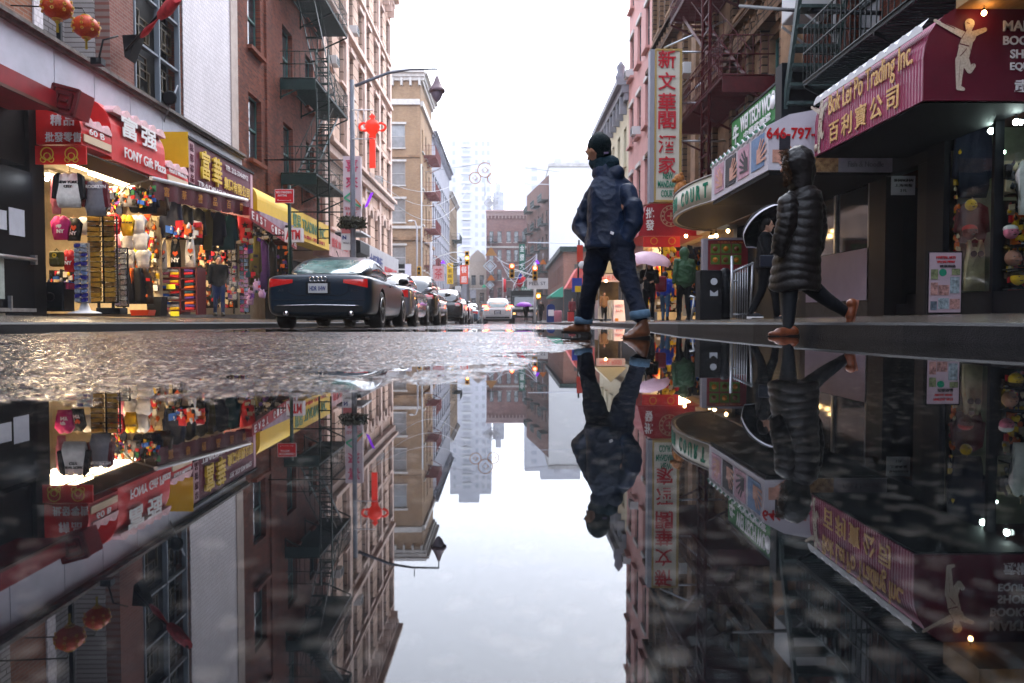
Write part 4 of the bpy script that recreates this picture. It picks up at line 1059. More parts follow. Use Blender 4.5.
text('Bok Lei Po Trading Inc.', (rx,10.5,3.38), UYm, UZ, .4, ra, bk, fit=2.4, bold=.004)
text('百利寶公司', (rx,10.65,2.99), UYm, UZ, .32, ra, bk, fit=2.05, bold=.01, spacing=1.4)
def kicker(cx, cz, h, u, nrm, y_or_x, parent, flip=1):
    """the shop's emblem: a martial artist kicking sideways, as a flat outline"""
    s = h/1.44; mb = MB(); o = Vector(cx); L_ = [0]
    def limb(x0,z0,x1,z1,w0,w1):
        a = o+u*(x0*s*flip)+UZ*((z0-.7)*s)+nrm*.0007*L_[0]; b = o+u*(x1*s*flip)+UZ*((z1-.7)*s)+nrm*.0007*L_[0]; L_[0] += 1; d = (b-a).normalized(); pd = nrm.cross(d); pts = []
        for k in range(9): an = math.pi/2+math.pi*k/8; pts.append(a+(d*math.cos(an)+pd*math.sin(an))*w0*s)
        for k in range(9): an = -math.pi/2+math.pi*k/8; pts.append(b+(d*math.cos(an)+pd*math.sin(an))*w1*s)
        mb.add(pts, [tuple(range(18))])
    for q in ((-.08,.62,-.1,.1,.1,.055),(-.1,.05,.0,.02,.055,.035),(-.02,.68,.12,.4,.11,.06),(.12,.4,.2,.5,.06,.05),(-.02,.7,.06,1.05,.13,.13),(-.02,.9,.12,1.1,.1,.12),(.0,1.12,-.62,1.42,.075,.035),(.14,1.13,.42,1.24,.07,.045),(.08,1.2,.1,1.36,.05,.105)): limb(*q)
    mb.build('martial_artist_emblem', mat('cream emblem paint', (.55,.47,.38), .5, vary=.3, vscale=40), parent)
    ln = MB()
    for (x0,z0,x1,z1) in ((-.1,.2,-.08,.6),(-.1,.95,.1,.9),(.05,1.25,-.1,1.0),(.12,.85,.2,.5),(-.5,1.4,-.2,1.26),(-.08,.7,.05,.85),(.04,1.38,.1,1.36)):
        a = o + u*(x0*s*flip)+UZ*((z0-.7)*s); b = o+u*(x1*s*flip)+UZ*((z1-.7)*s); ln.obox((a+b)/2+nrm*.004,(b-a)/2,UZ*.006,nrm*.002)
    ln.build('emblem_lines', purf, parent)
kicker((rx-.004,12.0,3.17), 0, .82, UYm, Vector((-1,0,0)), 0, bk)
kc = P(964,56,9.05); kicker((kc.x,9.05,kc.z), 0, .83, UX, Vector((0,-1,0)), 0, bk)
MB().lathe((rx-.003,12.17,2.88),[(.001,0),(.06,0),(.06,-.004),(.001,-.004)],12,axis='X').build('round_mark', MATS['cream emblem paint'], bk)
for s_,py in (('MARTIAL ARTS',26),('BOOKS & VIDEOS',40.5),('SHOES',54),('EQUIPMENT',67)):
    me_x = P(1003 if py<45 else 1010, py, 9.05); t_ = text(s_, (me_x.x, 9.045, me_x.z), UX, UZ, .125 if py==26 else .105, lettw, bk, bold=.02, align='LEFT')
    xs_ = [v.co.x for v in t_.data.vertices]; x0 = min(xs_); 
    for v in t_.data.vertices: v.co.x += (me_x.x-OFF[bk.name].x) - x0
text('武術', (P(1022,86,9.05).x+.06,9.045,P(1022,86,9.05).z), UX, UZ, .15, lettw, bk, bold=.02)
wc = thing('wooden_canopy', 'edge of a wooden canopy with string bulb cut by the top right corner', 'canopy', (6,7,3))
A = P(956,9,9.0); MB().box((A.x,8.3,A.z),(6.9,9.0,A.z+.25)).build('board', mat('yellowish planks', (.4,.24,.1), .6, vary=.3, vscale=3, stretch=(6,1,1)), wc)
bulb_m = mat('lit bulb', (.9,.6,.3), .3, emit=(1,.55,.2), es=14)
def bulb(c, r, m, label, name='light_bulb', grp=None):
    t = thing(name, label, 'light bulb', c, grp); c = Vector(c)
    MB().sphere(c, (r,r,r*1.15)).build('glass_bulb', m, t); MB().lathe(c,[(r*.5,r*.9),(r*.5,r*2),(r*.2,r*2.3),(.004,r*2.4),(.004,r*4)],8).build('socket', darkm, t)
bulb(P(984,13,8.9), .028, bulb_m, 'warm lit bare bulb hanging at the top right in front of the purple awning')

# nail salon box marquee
nm = thing('salon_marquee', 'white box marquee with photographs of hands and a red phone number', 'marquee', (5.4,14.5,2.6))
sw_ = mat('salon marquee white', (.6,.57,.62), .5, vary=.08, vscale=2)
prof = [(XR,2.63),(4.4,2.63),(4.4,3.38),(4.75,3.56),(5.2,3.64),(XR,3.66)]
MB().prism([(x,12.7,z) for x,z in prof], (0,3.5,0)).build('box', sw_, nm)
MB().box((4.42,12.72,2.55),(XR,16.18,2.62)).build('soffit', blackm, nm)
sk_ = mat('printed skin tone', (.6,.33,.25), .5, vary=.35, vscale=9); bl_ = mat('printed blue', (.16,.26,.42), .5, vary=.3, vscale=6); dk_ = mat('printed black', (.03,.03,.04), .5, vary=.5, vscale=8); pk_ = mat('printed pink', (.55,.33,.4), .5, vary=.3, vscale=8)
def hand_print(mb, c, u, s, mi, rot=.3):
    v = UZ; n = Vector((1,0,0)) if abs(u.y) > .5 else Vector((0,1,0))
    for k in range(5):
        a = rot + (k-2)*.22; d = u*math.cos(a)+v*math.sin(a); l = s*(.5,.62,.68,.6,.42)[k]; q = c + (v*math.cos(rot)-u*math.sin(rot))*s*.14*(k-2)
        mb.obox(q+d*l*.6, d*l*.6, (v*math.cos(a)-u*math.sin(a))*s*.055, n*.003, mi)
    mb.obox(c-u*s*.1, u*s*.25, v*s*.3, n*.0028, mi)
for k,(m0,m1) in enumerate(((pk_,sk_),(dk_,sk_),(pk_,dk_),(bl_,sk_))):
    ya = 15.95-k*.8; ph = MB(); ph.box((4.388,ya-.66,2.74),(4.398,ya,3.3),0); hand_print(ph, Vector((4.383,ya-.45,2.95)), Vector((0,1,0))*(-1 if k%2 else 1), .42, 1, .5)
    ph.build('hand_photo', [m0,m1], nm)
ph = MB(); A = P(780,150,12.69); hand_print(ph, Vector((A.x,12.69,A.z-.1)), UX, .36, 1, -.15); hand_print(ph, Vector((A.x+.3,12.688,A.z-.2)), UX, .36, 1, .15)
ph.box((P(781,0,12.69).x,12.686,P(0,149,12.69).z),(P(792,0,12.69).x,12.69,P(0,138,12.69).z+.06),0); ph.build('hand_photo', [dk_,sk_], nm)
A = P(769,133,12.68); t_ = text('646-797-1628', (A.x+.6,12.685,A.z), UX, UZ, .19, letr, nm, fit=1.28, bold=.02)
rnd = random.Random(8); dt = MB()
sg_ = MB()
for k in range(12):
    y = 12.8+k*.29; sg_.prism([(4.385,y,3.38),(4.385,y+.145,3.47),(4.385,y+.29,3.38),(4.385,y+.145,3.33)], (.02,0,0), 0); dt.obox((4.37,y+.145,3.4),(.006,0,0),(0,.05,0),(0,0,.022))
sg_.build('scalloped_edge', white, nm); dt.build('green_dots', letg, nm)

# restaurant marquee, rounded
mq = thing('restaurant_marquee', 'curved cream marquee band with green letters MANDARIN COURT', 'marquee', (5.6,19.5,2.85))
def arcpt(t, z, a=2.0, b=4.0): return Vector((XR-a*math.cos(t), 19.5+b*math.sin(t), z))
bandm = mat('cream enamel band', (.55,.52,.42), .4, vary=.1, vscale=2)
rings = [[arcpt(t,2.85), arcpt(t,3.42), arcpt(t,3.42,1.9,3.9), arcpt(t,2.85,1.9,3.9)] for t in [R(-88+176*k/40) for k in range(41)]]
MB().loft(rings, 0, True, True).build('curved_band', bandm, mq)
mb = MB(); 
for z in (2.82,3.43):
    mb.loft([[arcpt(t,z,2.02,4.02), arcpt(t,z+.035,2.02,4.02), arcpt(t,z+.035,1.95,3.95), arcpt(t,z,1.95,3.95)] for t in [R(-88+176*k/40) for k in range(41)]], 0, True, True)
mb.build('band_trim', mat('grey trim', (.3,.28,.25), .5), mq)
MB().prism([arcpt(R(-88+176*k/30),2.86,1.9,3.9) for k in range(31)], (0,0,.05)).build('soffit', mat('dark soffit', (.025,.022,.02), .6), mq)
def curved_text(s, t0, t1, z, h, m, parent, bold=.03):
    n = len(s)
    for k,ch in enumerate(s):
        if ch == ' ': continue
        t = t0+(t1-t0)*(k+.5)/n; c = arcpt(t, z, 2.012, 4.012); d = (arcpt(t-.01,z)-arcpt(t+.01,z)).normalized(); text(ch, c, d, UZ, h, m, parent, fit=abs(t1-t0)*3.1/n*.74, bold=bold)
curved_text('NEW MANDARIN COURT', R(72), R(-28), 3.14, .36, letg, mq)
curved_text('TEL 226-3070', R(-44), R(-70), 3.14, .2, letr, mq)
# tall sign
vs_ = thing('vertical_sign', 'tall cream sign with red characters over green words NEW MANDARIN COURT', 'sign', P(666,200,22.3))
Yv = 22.3; A, B = P(655,49,Yv), P(681,202,Yv)
MB().box((A.x+.05,Yv,B.z+.06),(B.x-.06,Yv+.3,A.z-.06)).build('panel', mat('cream sign face', (.62,.58,.49), .45, vary=.05, vscale=2), vs_)
mb = MB(); gm = mat('gilt frame', (.45,.32,.12), .4, metal=.3)
mb.box((A.x,Yv-.03,B.z),(A.x+.05,Yv+.32,A.z)).box((B.x-.07,Yv-.03,B.z),(B.x,Yv+.32,A.z)).box((A.x+.05,Yv-.03,B.z),(B.x-.07,Yv+.32,B.z+.06)).box((A.x+.05,Yv-.03,A.z-.06),(B.x-.07,Yv+.32,A.z)).build('frame', gm, vs_)
MB().box((A.x-.13,Yv+.02,B.z),(A.x-.002,Yv+.36,A.z)).build('side_box', mat('grey sheet metal', (.3,.3,.34), .5), vs_)
rc = mat('red characters', (.52,.025,.04), .5)
for ch,py in zip('新文華閣酒家', (59,81,102,120,144,165)): 
    q = P(667,py,Yv-.035); text(ch, q, UX, UZ, .52, rc, vs_, fit=.52, bold=.014)
for s_,py,w_ in (('NEW',176,.3),('MANDARIN',184.5,.6),('COURT',194,.42)): text(s_, P(668,py-.5,Yv-.035), UX, UZ, .2, letg, vs_, fit=w_, bold=.02)
mb = MB()
for (x0,y0,x1,y1) in ((664,48,709,28),(681,103,711,103),(681,141,714,141),(681,100,700,84),(681,52,705,52)):
    a = P(x0,y0,Yv+.15); b = P(x1,y1,Yv+.15); b = a+(b-a)*((XR-a.x)/(b.x-a.x)); mb.tube([a,b], .03, 6)
mb.build_split('bracket', steel, vs_)
# green board
gb = thing('green_sign', 'green shop sign with white letters WEI TECH WOO above the white marquee', 'sign', (5.3,16,4.1))
MB().box((5.3,14.8,4.07),(5.5,17.8,4.72)).build('board', mat('green board', (.03,.24,.06), .45, vary=.1, vscale=2), gb)
MB().box((5.28,14.75,4.72),(5.55,17.85,4.77)).box((5.25,14.45,3.7),(XR,14.79,5.0)).build('frame', darkm, gb)
text('WEI TECH WOO', (5.285,16.0,4.48), UYm, UZ, .34, lettw, gb, fit=2.2, bold=.02); text('中華武德堂', (5.285,16.0,4.19), UYm, UZ, .15, lettw, gb, fit=1.7, bold=.015)
text('牛', (5.285,17.45,4.35), UYm, UZ, .45, lettw, gb, fit=.42, bold=.02)
MB().lathe((5.285,15.02,4.42),[(.001,0),(.14,0),(.14,-.01),(.001,-.01)],14,axis='X').build('round_mark', lettw, gb)
# red awning with emblem
ra_ = thing('shop_awning', 'small red awning with white characters and a round gilt emblem below the tall sign', 'awning', (5,26,2.8))
Y5 = 25.0; A, B = P(640,203,Y5), P(680,236,Y5)
MB().prism([(A.x-.05,Y5,B.z),(XR,Y5,B.z),(XR,Y5,A.z+.12),(A.x+.55,Y5,A.z+.08),(A.x+.2,Y5,A.z-.1)], (0,3.6,0)).build('canvas', mat('red awning canvas', (.36,.015,.03), .5, vary=.15, vscale=3), ra_)
for ch,py in zip('批發',(213,225)): text(ch, P(650,py,Y5-.01), UX, UZ, .36, lettw, ra_, fit=.28, bold=.02)
em = MB(); c = P(671,216,Y5-.01); ring(em, c, .33, .03); ring(em, c, .22, .02); 
for k in range(12): a = k*math.pi/6; em.obox(c+Vector((math.cos(a)*.28,0,math.sin(a)*.28)),(.03,0,0),(0,.006,0),(0,0,.03))
em.obox(c,(.12,0,0),(0,.006,0),(0,0,.02)).obox(c,(.02,0,0),(0,.0065,0),(0,0,.12)); em.build('round_emblem', mat('faded gilt', (.5,.3,.2), .5), ra_)
fl = MB(); a = P(643,236.5,Y5-.05); b = P(680,247,Y5-.05); fl.box((a.x,Y5-.06,b.z),(b.x,Y5-.04,a.z)); fl.build('hanging_flap', redc, ra_)
gd = MB(); 
for px in (654,672): ring(gd, P(px,241,Y5-.065), .1, .03, n=8)
gd.build('golden_outline', mat('orange gold', (.7,.3,.03), .5), ra_)
# carved red ornaments standing on the curved marquee
rdo = mat('lion red gold', (.45,.06,.03), .5, vary=.6, vscale=14, col2=(.6,.3,.08)); wto = mat('lion white gold', (.6,.5,.4), .5, vary=.5, vscale=12)
for i,(t,mm_,lab) in enumerate(((R(63),wto,'white and gold lion figure at the far end of the curved marquee'),(R(45),rdo,'red carved figure, second from the far end of the curved marquee'),(R(22),rdo,'red carved figure on the curved marquee, closest to the white box marquee'))):
    c = arcpt(t, 3.47, 1.8, 3.8); o = thing('lion_figure', lab, 'figurine', c, 'carved figures on the marquee')
    MB().lathe(c,[(.2,0),(.2,.06),(.16,.08),(.14,.1)],12).build('plinth', gm, o)
    b_ = MB(); b_.sphere(c+Vector((0,0,.26)),(.17,.2,.2)).sphere(c+Vector((-.05,0,.5)),(.15,.16,.15)); 
    for s in (-1,1): b_.tube([c+Vector((-.12,s*.09,.3)),c+Vector((-.15,s*.09,.08))],.045,6).sphere(c+Vector((-.02,s*.11,.63)),.045)
    b_.sphere(c+Vector((-.19,0,.46)),(.07,.09,.06)); b_.build('body', mm_, o)
# ================================================================== souvenir shop on the left
tube_m = mat('warm lit tube', (1,.9,.7), .3, emit=(1,.78,.45), es=7)
for i,(x,ya_,yb_,z,lab) in enumerate(((-8.55,13.7,15.4,3.14,'warm lit tube lamp nearest the front of the souvenir shop ceiling'),(-8.7,15.8,17.6,3.14,'warm lit tube lamp, middle of the souvenir shop ceiling row'),(-9.9,13.8,15.6,3.2,'warm lit tube lamp deep in the souvenir shop, left'),(-9.9,16.3,18.4,3.2,'warm lit tube lamp deep in the souvenir shop, right'),(-9.6,20,21.8,3.2,'warm lit tube lamp in the second shop under the maroon awning'))):
    t = thing('tube_lamp', lab, 'lamp', (x,ya_,z), 'tube lamps in the souvenir shops')
    MB().tube([(x,ya_,z),(x,yb_,z)], .035, 8).build('tube', tube_m, t); MB().box((x-.07,ya_-.03,z+.045),(x+.07,yb_+.03,z+.11)).build('fitting', white, t)
def area(loc, size, power, col, rot=(0,0,0), sy=None):
    l = bpy.data.lights.new('shop_light', 'AREA'); l.energy = power; l.color = col; l.size = size
    if sy: l.shape = 'RECTANGLE'; l.size_y = sy
    o = bpy.data.objects.new('shop_light', l); COL.objects.link(o); o.location = loc; o.rotation_euler = rot; return o
WARM = (1,.76,.45)
area((-9.0,15.6,3.08), .5, 175, WARM, (0,R(-14),0), 4.2)
area((-9.6,21,3.05), .5, 80, (1,.75,.5), (0,R(-14),0), 2.5)
bulb(P(47,179,13.0), .03, mat('lit white bulb', (1,1,1), .3, emit=(.85,.9,1), es=35), 'small bright white lamp at the left edge of the souvenir shop opening')
def cmat(name, c): return mat(name, c, .75, vary=.18, vscale=10, bump=.15, bscale=30)
C = {k: cmat(k+' fabric', v) for k,v in dict(white=(.66,.64,.62), black=(.008,.008,.01), red=(.5,.02,.03), magenta=(.55,.03,.2), yellow=(.75,.48,.02), navy=(.008,.012,.035), grey=(.25,.25,.28), pink=(.6,.2,.28), orange=(.65,.15,.02), purple=(.1,.04,.2), blue=(.03,.12,.45), green=(.03,.16,.07), olive=(.09,.08,.015), brown=(.05,.028,.015), maroon=(.13,.01,.02), cream=(.55,.45,.3), teal=(.008,.06,.08)).items()}
hang_m = mat('pale wood hanger', (.5,.35,.2), .5)
def shirt_mesh(w, h, sleeve=.22, tank=False, long=False):
    """front+back garment outline with real thickness and folds"""
    hw = w/2; n = .16*w
    if tank: pts = [(-hw*.62,0),(-hw*.6,h*.55),(-hw*.5,h*.72),(-hw*.42,h),(-hw*.28,h),(-n*.6,h*.86),(0,h*.82),(n*.6,h*.86),(hw*.28,h),(hw*.42,h),(hw*.5,h*.72),(hw*.6,h*.55),(hw*.62,0)]
    elif long: pts = [(-hw*.66,0),(-hw*.66,h*.7),(-hw*.8,h*.25),(-hw*1.0,h*.28),(-hw*.86,h*.88),(-hw*.45,h*.98),(-n,h),(0,h*.95),(n,h),(hw*.45,h*.98),(hw*.86,h*.88),(hw*1.0,h*.28),(hw*.8,h*.25),(hw*.66,h*.7),(hw*.66,0)]
    else: pts = [(-hw*.66,0),(-hw*.66,h*.62),(-hw*.84,h*.56),(-hw*1.0,h*.74),(-hw*.56,h*.97),(-n,h),(0,h*.94),(n,h),(hw*.56,h*.97),(hw*1.0,h*.74),(hw*.84,h*.56),(hw*.66,h*.62),(hw*.66,0)]
    return pts
def flat_poly(mb, pts, org, u, v, nrm, th, mi=0, puff=0):
    bm_ = bmesh.new(); vs = [bm_.verts.new(org+u*p[0]+v*p[1]) for p in pts]; f = bm_.faces.new(vs)
    r = bmesh.ops.triangulate(bm_, faces=[f]); bmesh.ops.subdivide_edges(bm_, edges=bm_.edges[:], cuts=2 if puff else 0, use_grid_fill=True) if puff else None
    bm_.verts.index_update(); vv = [w_.co.copy() for w_ in bm_.verts]; ff = [[q.index for q in g.verts] for g in bm_.faces]
    be = [e for e in bm_.edges if len(e.link_faces) == 1]; bb = [(e.verts[0].index, e.verts[1].index) for e in be]; edge_v = {i for e in bb for i in e}
    def off(i,p):
        if not puff: return nrm*th
        k = 0 if i in edge_v else 1
        return nrm*(th + puff*k*(.6+.4*math.sin((p-org).dot(u)*26+(p-org).dot(v)*7)))
    fr = [p+off(i,p) for i,p in enumerate(vv)]; n = len(vv)
    mb.add(vv+fr, [list(reversed(g)) for g in ff]+[[q+n for q in g] for g in ff]+[(a,b,b+n,a+n) for a,b in bb], mi, bool(puff)); bm_.free()
_cnt = {}
def shirt(px0, px1, py0, py1, Y, m, label, kind='tee', prints=(), grp='clothes hung out at the souvenir shop', name=None, sleeve_m=None):
    a, b = P(px0,py1,Y), P(px1,py0,Y); w_ = b.x-a.x; h_ = b.z-a.z; org = Vector(((a.x+b.x)/2, Y, a.z)); nrm = Vector((0,-1,0))
    t = thing(name or {'tee':'t_shirt','tank':'tank_top','long':'long_sleeve_shirt'}[kind], label, 'shirt', (org.x,Y,org.z), grp)
    mb = MB(); flat_poly(mb, shirt_mesh(w_,h_,tank=kind=='tank',long=kind=='long'), org, UX, UZ, nrm, .04, 0, .03)
    mb.build('cloth', m, t)
    if sleeve_m:
        for s in (-1,1):
            sb = MB(); hw = w_/2; flat_poly(sb, [(s*hw*.60,h_*.99),(s*hw*.90,h_*.9),(s*hw*1.03,h_*.26),(s*hw*.78,h_*.23),(s*hw*.63,h_*.68)], org+nrm*.0, UX, UZ, nrm, .085); sb.build('sleeve', sleeve_m, t)
    hb = MB(); hb.tube([org+UX*(-w_*.28)+UZ*(h_*.93)+nrm*.02, org+UZ*(h_*1.03)+nrm*.02, org+UX*(w_*.28)+UZ*(h_*.93)+nrm*.02], .008, 5).tube([org+UZ*(h_*1.03)+nrm*.02, org+UZ*(h_*1.14)+nrm*.02], .006, 5); hb.build('hanger', hang_m, t)
    for (s,fx,fz,hh,mm) in prints:
        if s == 'heart':
            hm = MB(); c = org+UX*(w_*fx)+UZ*(h_*fz)+nrm*.082; q = [(0,-.6),(.55,0),(.5,.4),(.25,.5),(0,.25),(-.25,.5),(-.5,.4),(-.55,0)]
            flat_poly(hm, [(x*hh,z*hh) for x,z in q], c, UX, UZ, nrm, .006); hm.build('heart_print', mm, t)
        else: text(s, org+UX*(w_*fx)+UZ*(h_*fz)+nrm*.085, UX, UZ, hh, mm, t, bold=.03)
    return t
orp = mat('orange red print', (.7,.12,.02), .6)
shirt(52,62,175,214,13.75, C['pink'], 'coral pink shirt half hidden behind the NEW YORK CITY shirt', 'long')
shirt(55,86,173,208,13.55, C['white'], 'white NEW YORK CITY baseball shirt with black sleeves', 'long', (('NEW YORK',0,.72,.05,letk),('CITY',0,.6,.05,letk)), sleeve_m=C['black'])
shirt(84,110,181,216,13.7, C['grey'], 'grey and maroon varsity shirt with white arched print, right of the NEW YORK CITY shirt', 'tee', (('BROOKLYN',0,.82,.06,lettw),), sleeve_m=C['maroon'])
shirt(52,71,216,240,13.8, C['magenta'], 'magenta t-shirt with white letters I NY at the shop front', 'tee', (('I♥',0,.55,.07,lettw),('NY',.08,.35,.07,lettw)))
shirt(66,83,218,241,13.95, C['black'], 'black t-shirt with white letters I NY between the magenta and white shirts', 'tee', (('I',-.1,.5,.07,lettw),('NY',.05,.32,.07,lettw),('heart',.1,.55,.09,orp)))
shirt(77,97,217,235,14.1, C['white'], 'white t-shirt right of the black one in the row above the racks')
shirt(64,76,250,272,13.9, C['red'], 'red t-shirt with white letters hanging beside the olive backpack', 'tee', (('I',-.1,.6,.06,lettw),('NY',.05,.4,.07,lettw)))
shirt(107,122,214,234,15.0, C['red'], 'red t-shirt with white print, left of the yellow one', 'tee', (('NYC',0,.6,.09,lettw),))
shirt(121,135,215,236,15.1, C['yellow'], 'bright yellow t-shirt in the row of shirts', 'tee', (('NEW YORK',0,.62,.04,letk),))
shirt(132,147,215,235,15.2, C['white'], 'white t-shirt immediately right of the yellow one')
shirt(116,126,232,248,15.3, C['pink'], 'pale pink t-shirt under the red one')
shirt(121,136,232,250,15.2, C['white'], 'white t-shirt in the second row, under the yellow one')
shirt(133,150,232,250,15.2, C['white'], 'white t-shirt in the second row, right end')
shirt(124,136,249,268,15.4, C['white'], 'white t-shirt in the third row, left', 'tee', (('NY',0,.6,.09,mat('grey print', (.2,.2,.22), .6)),))
shirt(136,152,249,268,15.4, C['white'], 'white t-shirt in the third row, right')
shirt(154,170,240,269,17.2, C['white'], 'white tank top with orange heart, left of the black tank', 'tank', (('heart',.12,.55,.11,orp),('NY',.05,.32,.1,letk),('I',-.2,.56,.1,letk)))
shirt(168,184,240,269,17.4, C['black'], 'black tank top with orange heart', 'tank', (('heart',.05,.52,.11,orp),('NY',.05,.3,.1,lettw)))
shirt(183,198,238,268,17.6, C['white'], 'white tank top with orange heart, right of the black tank', 'tank', (('heart',.08,.56,.11,orp),('Y',.1,.34,.1,letk)))
shirt(238,254,207,243,21.0, C['red'], 'dark red shirt with a black figure print hanging under the dark red awning', 'tee', (('★',0,.5,.2,letk),))
# dark garments and bags crowding under the awnings
rnd = random.Random(11)
def garment(px, py0, py1, w_, Y, m, label, name='jacket', cat='clothing'):
    a, b = P(px,py1,Y), P(px,py0,Y); t = thing(name, label, cat, (a.x,Y,a.z), 'clothes hung out at the souvenir shop')
    h_ = b.z-a.z; rings = []
    if name == 'jacket' and w_ >= .32:
        mb = MB(); flat_poly(mb, shirt_mesh(w_*1.25,h_,long=True), a, UX, UZ, Vector((0,-1,0)), .07, 0, .05); mb.build('cloth', m, t); MB().tube([(a.x,Y,b.z-.03),(a.x+.02,Y,b.z+.1)],.007,5).build('hanger', steel, t)
        return t
    for k in range(9):
        f = k/8; ww = w_*(.8+.2*math.sin(f*2.2+px))*(1 if f < .85 else .62); rings.append([Vector((a.x+math.cos(q)*ww/2*(1+.1*math.sin(q*5+px)), Y+math.sin(q)*.09, a.z+h_*f)) for q in [i*math.pi/8 for i in range(16)]])
    MB().loft(rings).build('cloth', m, t); MB().tube([(a.x,Y,b.z),(a.x+.02,Y,b.z+.1)],.007,5).build('hanger', steel, t)
    return t
for px,y0,y1,w_,Y,k,lab in ((131,192,207,.32,15.6,'grey','grey drawstring bag hanging above the yellow t-shirt'),(140,188,213,.36,15.8,'black','black jacket hanging right of the grey bag'),(150,190,214,.34,16.0,'navy','dark navy jacket in the upper row under the tube lamps'),(160,196,216,.35,16.3,'brown','brown jacket in the upper row under the maroon awning'),(172,200,238,.42,17.0,'navy','navy coat hanging above the black tank top'),(183,205,240,.42,17.6,'black','black coat hanging above the right tank top'),(196,208,245,.42,18.4,'black','long black coat under the maroon valance'),(207,210,250,.3,19.0,'olive','thin olive scarf under the maroon valance'),(216,212,246,.45,19.4,'navy','navy hooded top at the end of the maroon valance'),(228,215,250,.45,20.2,'teal','dark teal jacket left of the dark red shirt'),(262,240,290,.4,23.5,'purple','pale violet dress beyond the dark red shirt'),(255,235,285,.35,23.0,'olive','olive dress between the two shops'),(270,240,292,.4,24.2,'black','black dress beyond the violet one')):
    garment(px,y0,y1,w_,Y,C[k],lab)
for px,Y,k,lab in ((127,15.7,'black','black long coat with an orange neighbour, left of the low coat rail'),(133,15.75,'orange','narrow orange scarf on the low coat rail'),(139,15.8,'black','black long coat in the middle of the low coat rail'),(146,15.9,'brown','brown coat at the right of the low coat rail')):
    garment(px,268,304,.3 if k!='orange' else .1,Y,C[k],lab)
# backpack
t = thing('backpack', 'olive backpack hanging left of the small red t-shirt', 'backpack', P(57,266,13.7)); c = P(57,259,13.7)
MB().obox(c,(.115,0,0),(0,.07,0),(0,0,.14)).build('body', C['olive'], t, bevel=.04); MB().obox(c+Vector((0,-.09,-.05)),(.08,0,0),(0,.03,0),(0,0,.065)).build('pocket', C['olive'], t, bevel=.02); ring_ = MB(); ring(ring_, c+Vector((0,-.075,.06)), .02,.02,n=10); ring_.build('badge', gold_l, t)
MB().tube([c+Vector((-.04,0,.14)),c+Vector((0,0,.19)),c+Vector((.04,0,.14))],.01,5).build('strap', C['olive'], t)
# blue postcard rack
def rack(px0, px1, py0, py1, Y, cols, rows, mats, label, foot=True, item='packet', pole=True, deep=.03, grp=None):
    a, b = P(px0,py1,Y), P(px1,py0,Y); t = thing('display_rack', label, 'display rack', ((a.x+b.x)/2,Y,.22)); w_ = b.x-a.x; h_ = b.z-a.z
    f = MB(); cx = (a.x+b.x)/2
    f.box((cx-.02,Y+.1,.23),(cx+.02,Y+.14,b.z)); f.box((a.x,Y+.06,a.z-.02),(b.x,Y+.09,a.z+.01))
    for k in range(cols+1): x = a.x+w_*k/cols; f.box((x-.006,Y+.03,a.z),(x+.006,Y+.08,b.z))
    for k in range(rows+1): z = a.z+h_*k/rows; f.box((a.x,Y-.0,z-.005),(b.x,Y+.08,z+.005))
    f.build('frame', blackm if not foot else steel, t)
    if foot: MB().lathe((cx,Y+.1,.215),[(.28,0),(.26,.02),(.1,.06),(.03,.3)],16).build('foot', white, t)
    rr = random.Random(px0)
    for r_ in range(rows):
        for c_ in range(cols):
            x = a.x+w_*(c_+.5)/cols; z = a.z+h_*(r_+.5)/rows; m = rr.choice(mats); q = MB(); tz = rr.uniform(-.012,.012)
            q.obox((x,Y,z), (w_/cols*.40,0,tz), (0,deep,.01), (0,0,h_/rows*rr.uniform(.3,.4))); q.build(item, m, t)
    return t
pb = [mat('blue packet', (.04,.1,.4), .4, vary=.6, vscale=30, col2=(.3,.4,.6)), mat('grey blue packet', (.15,.2,.35), .4, vary=.6, vscale=30, col2=(.5,.55,.6)), mat('indigo packet', (.04,.04,.25), .4, vary=.6, vscale=25)]
rack(75,87,243,302,13.6,2,13,pb,'wire rack of blue souvenir packets on a white round foot','rack')
py_ = [mat('gold brown packet', (.4,.22,.03), .45, vary=.35, vscale=16, col2=(.5,.3,.05)), mat('dark gold packet', (.2,.11,.03), .45, vary=.5, vscale=16), mat('gold brown packet', ())if 0 else MATS.get('gold brown packet') or mat('gold brown packet',(.4,.22,.03))]
rack(88,101,216,302,14.0,1,17,[MATS['gold brown packet'],MATS['gold brown packet'],MATS['dark gold packet']],'tall black rack column of gold brown packets, left column',False)
rack(103,115,216,302,14.1,1,17,[MATS['gold brown packet'],MATS['dark gold packet']],'tall black rack column of gold brown packets, right column',False)
pd_ = [mat('dark trinkets', (.04,.03,.06), .4, vary=.9, vscale=40, col2=(.35,.3,.3)), mat('red blue trinkets', (.2,.03,.08), .4, vary=.9, vscale=40, col2=(.4,.35,.5)), mat('blue trinkets', (.03,.06,.25), .4, vary=.9, vscale=40, col2=(.5,.5,.5))]
rack(115,126,248,306,14.6,2,11,pd_,'dark rack crowded with small glittering trinkets, right of the gold brown packets',False)
rack(228,236,205+30,240+60,21.3,2,10,[pd_[1],pd_[2]],'narrow rack of coloured trinkets near the person in dark clothes',False)
rack(240,248,246,312,22.2,2,16,[mat('violet charm card', (.2,.15,.6), .4, vary=.7, vscale=20, col2=(.6,.4,.7)), mat('blue charm card', (.05,.15,.55), .4, vary=.6, vscale=20, col2=(.3,.5,.8)), mat('pink charm card', (.55,.1,.3), .4, vary=.6, vscale=20)],'tall narrow column of violet and blue charm cards under a bright lamp',False,item='card')
